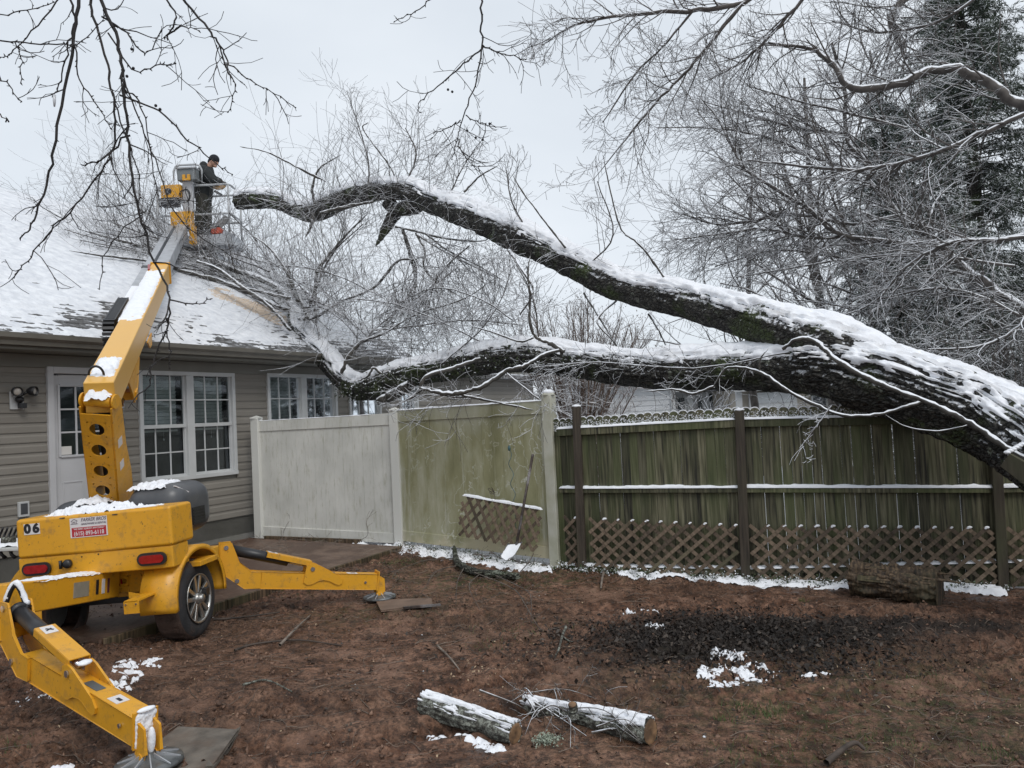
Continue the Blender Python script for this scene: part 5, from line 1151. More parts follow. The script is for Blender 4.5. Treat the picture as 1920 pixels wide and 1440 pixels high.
for u in (2, 21):
    T = MB(); T.tube([P(u-3, 1028, 6.75), P(u+1, 1040, 6.75), P(u+9, 1046, 6.75), P(u+4, 1044, 6.75)], .014, 6); T.build('bracket', BLACKP, pf, smooth=True)
for u in (-20, 45):
    T = MB(); T.tube([P(u, 1028, 6.8), P(u, 1100, 6.8)], .018, 6); T.build('leg', WHITEM, pf, smooth=True)
lg = MB(); lg.tube([P(2, 1014, 6.75), P(30, 1013, 6.8)], .032, 10); lg = lg.build('log_piece', BARKL, None, smooth=True, origin=P(15, 1018, 6.75)); tag(lg, 'short lichen covered stick lying on the snowy patio seat', 'stick')
# ------------------------------------------------------------------ trees: helpers
def catmull(pts, n):
    pts = np.asarray(pts, float); k = len(pts); p = np.vstack([2*pts[0]-pts[1], pts, 2*pts[-1]-pts[-2]]); out_ = []
    for i in range(k-1):
        p0, p1, p2, p3 = p[i:i+4]; t = np.linspace(0, 1, n, endpoint=False)[:, None]
        out_.append(.5*((2*p1)+(-p0+p2)*t+(2*p0-5*p1+4*p2-p3)*t*t+(-p0+3*p1-3*p2+p3)*t**3))
    return np.vstack(out_+[pts[-1:]])
def px_path(spec):
    """(u, v, Y, width in photo pixels) -> world points and radii"""
    pts = np.array([P(u, v, Y) for u, v, Y, w_ in spec]); rad = np.array([w_/2*Y/FPX for u, v, Y, w_ in spec]); return pts, rad
def frames(pts):
    tan = np.gradient(pts, axis=0); tan /= np.linalg.norm(tan, axis=1)[:, None]
    side = np.cross(tan, V(0, 0, 1)); side /= np.linalg.norm(side, axis=1)[:, None]+1e-9; upv = np.cross(side, tan); return tan, side, upv
def limb(T, pts, rad, step=.02, ns=64, rough=.02, seed=0, snowT=None, snowh=.05, spread=1.15, cap=True, fine=1.0, lo=-.04, rag=.35, hug=False):
    L = np.linalg.norm(np.diff(pts, axis=0), axis=1).sum(); q = catmull(np.column_stack([pts, rad]), max(3, int(L/step/(len(pts)-1)))); c, r = q[:, :3], q[:, 3]
    tan, side, upv = frames(c); s_ = np.concatenate([[0], np.cumsum(np.linalg.norm(np.diff(c, axis=0), axis=1))])
    th = np.linspace(0, 2*math.pi, ns, endpoint=False); S_, TH = np.meshgrid(s_, th, indexing='ij'); Rr = r[:, None]
    ridge = fbm(S_*4.5*fine+seed, np.cos(TH)*Rr*20*fine, np.sin(TH)*Rr*20*fine, o=4, seed=seed, g=.6); fur = np.abs(fbm(S_*3*fine, np.cos(TH)*Rr*34*fine+9, np.sin(TH)*Rr*34*fine, o=2, seed=seed+3))
    low = fbm(S_*1.6, np.cos(TH)*1.2, np.sin(TH)*1.2, o=2, seed=seed+8)
    rr = Rr*(1+.10*low)+rough*(ridge*1.2-fur*1.4+.3)
    P3 = c[:, None]+side[:, None]*(np.cos(TH)*rr)[..., None]+upv[:, None]*(np.sin(TH)*rr)[..., None]
    a, b = P3.shape[:2]; i = np.arange(a-1)[:, None]*b; j = np.arange(b)[None, :]; j2 = (j+1) % b
    v = P3.reshape(-1, 3); t = []
    if cap:
        v = np.vstack([v, c[0], c[-1]]); n0 = a*b; t = [[n0, (m+1) % b, m] for m in range(b)]+[[n0+1, (a-1)*b+m, (a-1)*b+(m+1) % b] for m in range(b)]
    T.add(v, np.stack([i+j, i+b+j, i+b+j2, i+j2], -1).reshape(-1, 4), t)
    if snowT is not None:
        ph = np.linspace(-spread, spread, 70 if hug else 36)+math.pi/2; S2, PH = np.meshgrid(s_, ph, indexing='ij'); f = (PH-math.pi/2)/spread
        ridge2 = fbm(S2*4.5*fine+seed, np.cos(PH)*Rr*20*fine, np.sin(PH)*Rr*20*fine, o=4, seed=seed, g=.6); fur2 = np.abs(fbm(S2*3*fine, np.cos(PH)*Rr*34*fine+9, np.sin(PH)*Rr*34*fine, o=2, seed=seed+3)); low2 = fbm(S2*1.6, np.cos(PH)*1.2, np.sin(PH)*1.2, o=2, seed=seed+8)
        rb = Rr*(1+.10*low2)+rough*(ridge2*1.2-fur2*1.4+.3)
        flat = np.clip(upv[:, 2][:, None]*1.35-.25, 0, 1)
        hh = snowh*flat*(1.05-f**2*1.15+.55*fbm(S2*5*fine, f*2.4+seed, o=4, seed=seed+21, g=.6)+.25*fbm(S2*16, f*7, o=2, seed=seed+25)-rag*1.6*np.clip(fur2*2-.35+.5*fbm(S2*11*fine, np.cos(PH)*Rr*42, np.sin(PH)*Rr*42, o=3, seed=seed+40), 0, 1)*(.35+np.abs(f)*1.3))
        base = Rr*(1+.10*low2)+rough*.25
        rs = np.where(hh > 0, (rb+.006 if hug else np.maximum(base, rb-.012))+hh*(.6 if hug else 1.0), rb+np.maximum(hh, lo)-.006)
        P4 = c[:, None]+side[:, None]*(np.cos(PH)*rs)[..., None]+upv[:, None]*(np.sin(PH)*rs)[..., None]; snowT.grid(P4)
    return c, r
class Twigs:
    """fast collector of thin tapered tubes"""
    def __init__(s, ns=3): s.v = []; s.f = []; s.n = 0; s.ns = ns
    def add(s, pts, r0, r1, ns=None):
        ns = ns or s.ns; k = len(pts); d = pts[-1]-pts[0]; ref = V(0, 0, 1) if abs(d[2]) < .8*np.linalg.norm(d)+1e-9 else V(.8, .6, 0)
        tan = np.empty_like(pts); tan[1:-1] = pts[2:]-pts[:-2]; tan[0] = pts[1]-pts[0]; tan[-1] = pts[-1]-pts[-2]
        a = np.cross(tan, ref); a /= np.sqrt((a*a).sum(1))[:, None]+1e-9; b = np.cross(a, tan); b /= np.sqrt((b*b).sum(1))[:, None]+1e-9
        th = (np.arange(ns)+.25)*(2*math.pi/ns); r = np.linspace(r0, r1, k)[:, None, None]
        v = pts[:, None]+r*(a[:, None]*np.cos(th)[None, :, None]-b[:, None]*np.sin(th)[None, :, None])
        key = (k, ns)
        if key not in _TF:
            i = np.arange(k-1)[:, None]*ns; j = np.arange(ns)[None, :]; j2 = (j+1) % ns; _TF[key] = np.stack([i+j, i+ns+j, i+ns+j2, i+j2], -1).reshape(-1, 4)
        s.v.append(v.reshape(-1, 3)); s.f.append(_TF[key]+s.n); s.n += k*ns
    def build(s, name, mat, parent, kind='stuff', smooth=True):
        o = mesh_obj(name, np.vstack(s.v), [np.vstack(s.f)], mat, parent, smooth=smooth)
        if kind: o['kind'] = kind
        return o
_TF = {}
def rand_dir(): d = rng.normal(size=3); return d/np.linalg.norm(d)
def grow(T, p, d, L, r, lvl, wig=.18, trop=V(0, 0, 0), nch=6, ang=.75, ratio=.55, ns=None, minr=.0018, k=None, buds=0):
    k = k or (8 if lvl > 1 else 6 if lvl == 1 else 4); pts = [p]; dd = d; dirs = [d]; bend = rng.normal(size=3)*(1.15 if lvl > 0 else .9)/(k-1)
    for i in range(k-1):
        dd = dd+bend*.62+rng.normal(size=3)*wig*.62+trop*(L/(k-1)); dd = dd/np.sqrt(dd@dd); pts.append(pts[-1]+dd*(L/(k-1))); dirs.append(dd)
    pts = np.array(pts); T.add(pts, r, max(minr, r*.35), ns or (5 if r > .02 else 4 if r > .008 else 3))
    if lvl > 0:
        n_ = max(1, int(nch*(.7+.6*rng.random())))
        for c in range(n_):
            t = (c+.6+rng.random()*.5)/(n_+.6); t = min(.98, max(.08, t+rng.normal()*.08)); x = t*(k-1); i = min(k-2, int(x)); q = pts[i]+(pts[i+1]-pts[i])*(x-i)
            perp = np.cross(dirs[i], rand_dir()); perp /= np.sqrt(perp@perp)+1e-9; a = ang*(.35+1.0*rng.random()); nd = dirs[i]*math.cos(a)+perp*math.sin(a)
            grow(T, q, nd, L*ratio*(1.2-.6*t)*(.35+1.15*rng.random()), max(minr, r*.5*(1.1-.5*t)), lvl-1, wig, trop, max(2, int(nch*.8)), ang, ratio, None, minr)
def leader(T, spec, nside, len_px, lvl=2, ang=.8, wig=.2, trop=V(0, 0, 0), nch=5, minr=.0018, ns=6, t0=.1, bias=None, wscale=1, ratio=.55, mat=None):
    pts, rad = px_path(spec); q = catmull(np.column_stack([pts, rad]), 5); c, r = q[:, :3], q[:, 3]*wscale; jit = rng.normal(size=c.shape)*r[:, None]*.3; c = c+jit
    for i in range(len(c)-1): pass
    # single tapered tube following the curve
    k = len(c); d = c[-1]-c[0]; T.add(c, r[0], max(r[-1], minr), ns) if np.ptp(r) < 1e-6 else add_var(T, c, r, ns)
    Lm = len_px*np.mean([s_[2] for s_ in spec])/FPX
    for m in range(nside):
        t = t0+(1-t0)*(m+rng.random())/nside; x = t*(k-1); i = min(k-2, int(x)); p = c[i]+(c[i+1]-c[i])*(x-i); dr = nrm(c[i+1]-c[i]); perp = np.cross(dr, rand_dir()); perp /= np.linalg.norm(perp)+1e-9
        if bias is not None: perp = nrm(perp+bias)
        a = ang*(.6+.7*rng.random()); nd = dr*math.cos(a)+perp*math.sin(a)
        grow(T, p, nd, Lm*(.45+.8*rng.random())*(1.1-.4*t), max(minr*1.2, min(r[i]*.5, Lm*.014)), lvl, wig, trop, nch, ang, ratio, None, minr)
    return c, r
def add_var(T, c, r, ns):
    k = len(c); d = c[-1]-c[0]; ref = V(0, 0, 1) if abs(d[2]) < .8*np.linalg.norm(d) else V(.8, .6, 0)
    tan = np.gradient(c, axis=0); a = np.cross(tan, ref); a /= np.linalg.norm(a, axis=1)[:, None]+1e-9; b = np.cross(a, tan); b /= np.linalg.norm(b, axis=1)[:, None]+1e-9
    th = (np.arange(ns)+.25)*(2*math.pi/ns); v = c[:, None]+r[:, None, None]*(a[:, None]*np.cos(th)[None, :, None]-b[:, None]*np.sin(th)[None, :, None])
    i = np.arange(k-1)[:, None]*ns; j = np.arange(ns)[None, :]; j2 = (j+1) % ns
    T.v.append(v.reshape(-1, 3)); T.f.append(np.stack([i+j, i+ns+j, i+ns+j2, i+j2], -1).reshape(-1, 4)+T.n); T.n += k*ns
# ------------------------------------------------------------------ the fallen tree
ft = thing('fallen_tree', P(1800, 800, 7.0), 'huge snow covered tree fallen from the right across the fence onto the house roof', 'fallen tree')
S = MB(); T = MB()
trunk = [(2350, 1010, 5.4, 300), (2150, 925, 5.9, 230), (2000, 862, 6.4, 172), (1920, 815, 6.7, 150), (1850, 780, 6.95, 140), (1780, 752, 7.15, 134), (1700, 724, 7.4, 130), (1620, 702, 7.65, 126), (1560, 688, 7.85, 112), (1500, 684, 8.05, 92)]
limb(T, *px_path(trunk), step=.014, ns=150, rough=.050, seed=1, snowT=S, snowh=.030, spread=1.35, fine=1.0, rag=1.6, hug=True)
T.build('trunk', BARK, ft, smooth=True)
T = MB(); low = [(1600, 705, 7.75, 100), (1520, 692, 8.0, 92), (1440, 690, 8.3, 84), (1360, 692, 8.6, 76), (1280, 694, 8.9, 70), (1190, 692, 9.25, 64), (1100, 680, 9.65, 60), (1020, 670, 10.0, 58), (960, 668, 10.3, 56), (900, 675, 10.6, 54), (850, 686, 10.9, 50), (800, 695, 11.15, 46), (750, 706, 11.4, 50), (705, 722, 11.7, 48), (672, 728, 11.95, 40), (640, 705, 12.3, 38), (612, 672, 12.65, 40), (585, 645, 12.95, 38), (566, 620, 13.2, 36), (553, 590, 13.5, 28)]
limb(T, *px_path(low), step=.018, ns=76, rough=.030, seed=2, snowT=S, snowh=.052, spread=1.25, rag=.75)
T.build('limb', BARK, ft, smooth=True, label='lower horizontal limb with moss and ivy, bending up onto the roof')
T = MB(); upl = [(1700, 725, 7.55, 60), (1640, 690, 7.66, 100), (1560, 648, 7.85, 96), (1500, 628, 8.05, 84), (1430, 605, 8.35, 74), (1350, 583, 8.8, 66), (1270, 562, 9.25, 60), (1160, 536, 9.85, 56), (1090, 502, 10.2, 56), (1020, 466, 10.6, 56), (960, 438, 11.05, 58), (910, 414, 11.5, 54), (860, 396, 11.9, 48), (810, 378, 12.4, 46), (765, 358, 12.8, 42), (720, 356, 13.2, 38), (670, 364, 13.6, 40), (625, 380, 13.95, 40), (585, 398, 14.25, 38), (555, 393, 14.4, 30), (520, 377, 14.6, 32), (485, 374, 14.8, 34), (447, 376, 15.0, 33)]
limb(T, *px_path(upl), step=.018, ns=70, rough=.026, seed=3, snowT=S, snowh=.052, spread=1.28, rag=.75)
T.build('limb', BARK, ft, smooth=True, label='upper arching limb whose sawn end reaches the lift basket')
# broken hanging stub and dark broken wood
T = MB(); limb(T, *px_path([(728, 378, 13.1, 26), (742, 398, 13.05, 22), (735, 410, 13.0, 22), (722, 432, 13.0, 17), (713, 448, 13, 10), (704, 462, 13, 2)]), step=.02, ns=20, rough=.02, seed=6)
limb(T, *px_path([(800, 372, 12.5, 26), (775, 384, 12.7, 34), (748, 392, 12.9, 26), (735, 385, 13, 14)]), step=.02, ns=20, rough=.03, seed=7)
T.build('broken_stub', BARK, ft, smooth=True, label='dark splintered stub hanging under the upper limb')
# snowy side branches of the trunk
def ridge_Y(u):
    best = 15.0; e = 9
    for q in np.linspace(-3, 14, 341):
        p = H(q, 0, -5); e2 = abs(960+FPX*p[0]/p[1]-u)
        if e2 < e: e = e2; best = p[1]
    return best
def RY(u, v):
    p = roof_spot(u, v); i_ = (p-HA)@HN; y = ridge_Y(u)
    return min(p[1], y)-.35 if 0 < i_ < 4.6 and p[1] > 5 else y+.9
T = Twigs(6); SB = [
 [(1468, 655, 7.7, 8), (1495, 636, 7.62, 10), (1530, 640, 7.55, 12), (1560, 668, 7.4, 13), (1610, 700, 7.2, 13), (1690, 735, 6.95, 13), (1760, 762, 6.75, 14), (1830, 800, 6.6, 15), (1885, 838, 6.45, 16), (1935, 870, 6.3, 18)],
 [(1740, 748, 7.0, 9), (1700, 762, 7.0, 8), (1640, 778, 7.05, 8), (1580, 778, 7.15, 8), (1530, 760, 7.3, 8), (1470, 728, 7.5, 8), (1424, 697, 7.75, 8), (1365, 690, 7.95, 6), (1338, 724, 8.0, 4)],
 [(1424, 697, 7.75, 4), (1426, 672, 7.72, 4), (1440, 655, 7.7, 2)],
 [(1338, 724, 8.0, 6), (1300, 738, 8.1, 6), (1260, 730, 8.2, 5), (1200, 735, 8.3, 3)],
 [(1825, 795, 6.7, 4), (1760, 808, 6.75, 4), (1700, 800, 6.85, 3), (1660, 778, 6.9, 2)],
 [(1058, 660, 9.4, 14), (1030, 643, 9.4, 10), (1005, 632, 9.4, 7), (993, 600, 9.4, 6), (994, 560, 9.4, 5), (990, 510, 9.4, 4), (996, 470, 9.5, 2)],
 [(1050, 655, 9.4, 8), (1020, 665, 9.3, 9), (985, 685, 9.2, 9), (950, 695, 9.2, 10), (905, 724, 9.2, 11), (870, 735, 9.3, 11), (835, 738, 9.4, 12), (790, 728, 9.6, 8)],
 [(975, 590, 9.6, 4), (1000, 545, 9.6, 5), (975, 500, 9.9, 6), (955, 470, 10.5, 8)],
 [(900, 672, 10.0, 8), (850, 690, 9.9, 10), (800, 705, 9.8, 11), (785, 735, 9.8, 9), (760, 750, 9.8, 5)],
 [(640, 700, 11.6, 9), (655, 665, 11.6, 8), (680, 640, 11.6, 7), (720, 625, 11.5, 5), (780, 590, 11.5, 4), (870, 560, 11.3, 3), (930, 520, 11.2, 2)],
 [(770, 722, 10.9, 26), (735, 742, 11.2, 26), (712, 752, 11.4, 20)],
 [(715, 700, 11.3, 6), (700, 690, 11.3, 6), (690, 705, 11.3, 5), (670, 715, 11.4, 4)],
 [(755, 430, 12.7, 8), (767, 470, 12.6, 7), (778, 515, 12.5, 7), (778, 545, 12.4, 5), (765, 558, 12.4, 4), (740, 575, 12.4, 3), (700, 600, 12.4, 2)],
 [(742, 425, 12.7, 6), (790, 436, 12.3, 6), (840, 448, 12, 5), (900, 452, 11.8, 3), (920, 445, 11.7, 2)],
 [(780, 437, 12.3, 5), (796, 470, 12.2, 5), (795, 500, 12.2, 5), (820, 530, 12.2, 4), (870, 560, 12.2, 3)],
 [(800, 440, 12.2, 5), (840, 470, 12.1, 4), (900, 500, 12.1, 3), (950, 530, 12.1, 2)],
 [(780, 487, 12.4, 5), (745, 490, 12.5, 7), (700, 540, 12.6, 6), (640, 565, 12.8, 6), (600, 590, 13, 6), (560, 610, 13.2, 5)],
 [(590, 385, 13.8, 7), (586, 350, 13.7, 6), (600, 315, 13.6, 4), (640, 290, 13.6, 2)], [(588, 400, 13.8, 9), (583, 425, 13.7, 7), (572, 446, 13.7, 3)],
 [(700, 378, 13.0, 7), (650, 388, 12.9, 9), (600, 400, 12.9, 8)],
 [(870, 360, 12, 5), (900, 330, 12, 4), (935, 310, 12, 3)],
 [(1060, 465, 10.1, 5), (1010, 400, 10.2, 4), (980, 360, 10.3, 4), (962, 330, 10.3, 2)], [(1245, 520, 9.1, 6), (1200, 460, 9.2, 5), (1165, 430, 9.3, 4), (1145, 360, 9.4, 3), (1130, 290, 9.4, 2)],
 [(1160, 560, 9.9, 5), (1120, 600, 9.6, 4), (1150, 640, 9.5, 3), (1160, 662, 9.5, 2)], [(1215, 588, 9.5, 5), (1235, 620, 9.4, 4), (1252, 655, 9.3, 3)], [(1095, 550, 10.1, 5), (1120, 590, 10, 4), (1145, 630, 9.9, 3), (1162, 658, 9.9, 3)],
 [(690, 230, 13.3, 2), (680, 240, 13.3, 3), (700, 270, 13.2, 3), (730, 310, 13.1, 4), (745, 340, 13.0, 5)], [(450, 275, 13.6, 2), (500, 285, 13.5, 3), (560, 315, 13.4, 5), (610, 340, 13.4, 6)],
 [(565, 610, 13.2, 20), (540, 560, 13.8, 20), (505, 530, 14.1, 17), (450, 510, 14.6, 15), (400, 490, 15.0, 14), (350, 480, 15.4, 12), (300, 470, 15.7, 9), (220, 450, 16, 7), (150, 430, 16.3, 4)],
 [(560, 585, 13.5, 16), (520, 575, 13.5, 13), (470, 550, 13.8, 12), (420, 530, 14.0, 11), (350, 510, 14.4, 9), (280, 490, 14.8, 7), (200, 480, 15.2, 5), (130, 470, 15.6, 3)],
 [(545, 620, 12.9, 7), (500, 570, 12.9, 8), (450, 535, 13, 8), (410, 505, 13.1, 7), (370, 490, 13.2, 7)],
 [(580, 600, 12.8, 9), (555, 545, 13.0, 8), (525, 490, 13.1, 7), (500, 460, 13.2, 5), (470, 440, 13.3, 3)], [(570, 600, 12.8, 9), (590, 540, 13, 8), (600, 500, 13, 7), (650, 440, 13.1, 5), (690, 400, 13.1, 3)],
 [(545, 560, 13.0, 8), (480, 545, 13, 8), (450, 540, 13.1, 7), (400, 520, 13.3, 6)], [(1000, 633, 9.4, 5), (975, 640, 9.4, 5), (930, 625, 9.6, 4), (880, 610, 9.8, 3)],
 [(560, 567, 13.0, 10), (545, 530, 13.1, 9), (540, 500, 13.1, 8)], [(840, 735, 9.5, 7), (900, 748, 9.4, 6), (960, 760, 9.3, 5), (1000, 768, 9.2, 3)],
]
for q in SB:
    q = [(u, v, min(Y, RY(u, v)) if u < 560 and v > 400 else Y, w_) for u, v, Y, w_ in q]
    pts, rad = px_path(q); z = catmull(np.column_stack([pts, rad]), 7); c = z[:, :3]+rng.normal(size=(len(z), 3))*np.minimum(z[:, 3:4], .025)*.16; rr_ = z[:, 3]*.82*(1+.12*rng.normal(size=len(z))); rr_[-3:] *= (.8, .6, .35) if q[-1][3] < 7 else (1, 1, 1); add_var(T, c, np.maximum(rr_, .003), 8)
T.build('side_branches', BRANCHMAT, ft)
# fine crown of the fallen tree
T = Twigs(3); tb = dict(lvl=2, wig=.15, nch=4, minr=.0024, ratio=.66, ang=.9)
crown = [
 ([(560, 600, 13.3, 4), (480, 540, 14, 4), (380, 500, 14.8, 4), (260, 470, 15.6, 3), (120, 430, 16.3, 2)], 70, 115, V(0, 0, .1)),
 ([(520, 570, 13.4, 4), (420, 520, 14, 3), (300, 480, 15, 3), (180, 460, 16, 2)], 60, 110, V(0, 0, .25)),
 ([(450, 500, 15.2, 4), (330, 460, 15.8, 3), (220, 420, 16, 3), (120, 390, 16.2, 2)], 50, 110, V(0, 0, .2)),
 ([(600, 640, 12.7, 4), (590, 560, 13, 4), (620, 480, 13.1, 3), (680, 420, 13, 2)], 42, 110, V(0, 0, .2)),
 ([(560, 600, 13, 4), (520, 520, 13.2, 4), (480, 450, 13.4, 3), (430, 400, 13.6, 2)], 40, 90, V(0, 0, .2)),
 ([(640, 690, 12.2, 4), (700, 620, 12.2, 4), (780, 560, 12.1, 3), (860, 500, 12, 2)], 50, 110, V(0, 0, .1)),
 ([(760, 440, 12.6, 4), (780, 520, 12.5, 4), (740, 590, 12.5, 3), (690, 640, 12.6, 2)], 46, 115, V(0, 0, -.1)),
 ([(780, 440, 12.3, 4), (850, 480, 12, 3), (930, 520, 11.8, 2)], 36, 100, V(0, 0, -.2)),
 ([(700, 620, 12, 3), (790, 610, 11.5, 3), (880, 600, 11, 3), (980, 610, 10.4, 2)], 46, 100, V(0, 0, .1)),
 ([(830, 680, 10.6, 3), (900, 620, 10.6, 3), (940, 560, 10.6, 2), (960, 500, 10.7, 2)], 26, 90, V(0, 0, .1)),
 ([(480, 372, 14.6, 3), (560, 385, 14.2, 3), (640, 370, 13.7, 3), (740, 350, 13, 3), (820, 375, 12.3, 3)], 56, 95, V(0, 0, .4)),
 ([(560, 400, 14.2, 3), (640, 385, 13.8, 3), (730, 370, 13.0, 3), (820, 400, 12.3, 3)], 40, 90, V(0, 0, -.3)),
 ([(690, 370, 13.2, 3), (690, 300, 13.2, 3), (670, 230, 13.2, 2), (650, 170, 13.2, 1)], 22, 75, V(0, 0, .3)),
 ([(760, 350, 12.8, 3), (780, 290, 12.8, 3), (760, 240, 12.8, 2)], 20, 75, V(0, 0, .3)),
 ([(840, 370, 12.1, 3), (870, 310, 12, 2), (900, 270, 12, 1)], 12, 60, V(0, 0, .2)),
 ([(1000, 450, 10.7, 3), (960, 380, 10.7, 3), (950, 320, 10.7, 2)], 12, 55, V(0, 0, .4)),
 ([(1100, 500, 10.0, 3), (1150, 440, 9.6, 3), (1120, 340, 9.5, 2)], 12, 70, V(0, 0, .3)),
 ([(1010, 640, 9.5, 3), (1000, 560, 9.5, 3), (960, 480, 9.6, 2)], 20, 75, V(0, 0, .1)),
 ([(1480, 660, 7.7, 3), (1300, 690, 8.3, 3), (1120, 680, 9, 3), (1000, 690, 9.5, 3)], 34, 45, V(0, 0, -.9)),
 ([(900, 740, 9.4, 3), (860, 745, 9.5, 3), (800, 740, 9.8, 3), (740, 760, 10.2, 2)], 22, 60, V(0, 0, -.1)),
 ([(950, 700, 9.5, 3), (1000, 740, 9.2, 3), (1040, 770, 9.1, 2)], 16, 70, V(0, 0, -.2)),
 ([(1560, 760, 7.1, 3), (1530, 800, 7.1, 2), (1500, 840, 7.1, 2)], 7, 40, V(0, 0, -.4)),
 ([(960, 600, 10, 3), (900, 560, 10.2, 3), (820, 540, 11, 3), (760, 560, 12, 2)], 40, 95, V(0, 0, 0)),
]
crown += [
 ([(600, 560, 0, 3), (500, 520, 0, 4), (400, 500, 0, 4), (280, 475, 0, 3), (150, 450, 0, 2)], 60, 110, V(-.3, 0, .05)),
 ([(520, 500, 0, 3), (420, 470, 0, 4), (320, 450, 0, 3), (200, 430, 0, 2)], 50, 115, V(-.3, 0, .15)),
 ([(420, 480, 0, 3), (320, 430, 0, 3), (230, 370, 0, 2), (170, 330, 0, 1)], 34, 100, V(-.2, 0, .3)),
 ([(620, 620, 0, 3), (560, 570, 0, 3), (470, 530, 0, 3), (340, 500, 0, 2)], 46, 90, V(0, 0, .05)),
 ([(700, 640, 12.3, 3), (640, 590, 12.6, 3), (580, 560, 13, 3), (520, 540, 13.4, 3)], 60, 95, V(0, 0, .1)),
 ([(720, 560, 12.2, 3), (640, 520, 12.6, 3), (560, 500, 13, 3), (480, 500, 13.4, 2)], 44, 110, V(0, 0, .1)),
 ([(900, 640, 10.5, 3), (820, 600, 11, 3), (740, 570, 11.6, 3), (660, 560, 12.2, 2)], 50, 110, V(0, 0, .1)),
 ([(880, 460, 11.6, 3), (820, 520, 11.8, 3), (800, 600, 11.8, 2)], 34, 110, V(0, 0, -.2)),
]
for spec, ns_, lp, tr in crown:
    spec = [(u, v, RY(u, v) if (Y == 0 or (u < 560 and v > 400 and Y > 12.5)) else Y, w_) for u, v, Y, w_ in spec]
    leader(T, spec, int(ns_*.92), lp*1.45, trop=tr, **tb)
T.build('twigs', TWIG, ft)
S.build('snow', SNOW, ft, smooth=True, kind='stuff')
# ivy and moss clumps on the limbs
def leaf_cloud(name, anchors, n, spread, smin, smax, mat, parent=None, droop=.3, **kw):
    A_ = np.asarray(anchors); c = A_[rng.integers(0, len(A_), n)]+rng.normal(size=(n, 3))*spread; s = rng.uniform(smin, smax, n)[:, None]
    d = rng.normal(size=(n, 3)); d[:, 2] -= droop; d /= np.linalg.norm(d, axis=1)[:, None]; e = np.cross(d, rng.normal(size=(n, 3))); e /= np.linalg.norm(e, axis=1)[:, None]
    V3 = np.stack([c-d*s, c+e*s*.5, c+d*s, c-e*s*.5], 1).reshape(-1, 3); return mesh_obj(name, V3, [np.arange(n*4).reshape(-1, 4)], mat, parent)
IVY = twigmat('ivy_leaf', (.018, .024, .010), (.055, .075, .025), .55, .8)
an = []
for (u, v, Y, w_) in low[6:15]:
    p = P(u, v, Y)
    for _ in range(26): th = rng.uniform(2.2, 6.9); r_ = w_/2*Y/FPX*1.02; an.append(p+V(rng.uniform(-.35, .35), math.cos(th)*r_, math.sin(th)*r_*-1 if False else -abs(math.sin(th))*r_*rng.uniform(-.4, 1)))
leaf_cloud('ivy_leaves', an, 4200, .05, .010, .028, IVY, ft)['kind'] = 'stuff'
# broken board with snow by the trunk at the right edge
T = MB(); a, b = P(1886, 862, 6.3), P(1990, 930, 6.0); T.beam(a, b, .05, .13, w2=.06, h2=.2); o = T.build('splintered_wood', SAWD if False else POSTW, ft, bevel=.004)
T = MB(); 
for q in range(6): T.sphere(a+V(.01+q*.025, -.01, .06+.012*q), (.026, .03, .016), 8, 6)
T.build('snow', SNOW, ft, smooth=True, kind='stuff')

# ------------------------------------------------------------------ dark wet branches hanging close at the top left and the top centre
nt1 = thing('overhanging_branches', P(200, -80, 2.6), 'dark wet budding branches hanging into the picture at the top left', 'tree branches')
def hanging(root, specs, Y0):
    T = Twigs(5)
    for sp in specs:
        pts = np.array([P(u, v, Y0+(s[0] if s else 0)) for u, v, *s in sp[1]]); w_ = sp[0]*.8; c = catmull(pts, 5); c += rng.normal(size=c.shape)*.0035
        r0 = w_/2*Y0/FPX; T.add(c, r0, max(.0016, r0*.35), 6)
        k = len(c)
        for i in range(2, k, 1):
            if rng.random() < .85: # buds
                d = nrm(rand_dir()+nrm(c[i]-c[i-1])*.6); T.add(np.array([c[i], c[i]+d*.006, c[i]+d*.011]), .0034, .0008, 4)
            if rng.random() < sp[2]:
                d = nrm(nrm(c[i]-c[i-1])*.8+rand_dir()*V(1, .5, .8)); grow(T, c[i], d, rng.uniform(.05, .24), max(.0016, r0*.4), 1, .22, V(0, 0, -.2), 3, .7, .5, 4, .0013, 6)
    return T.build('twigs', TWIGW, root, None)
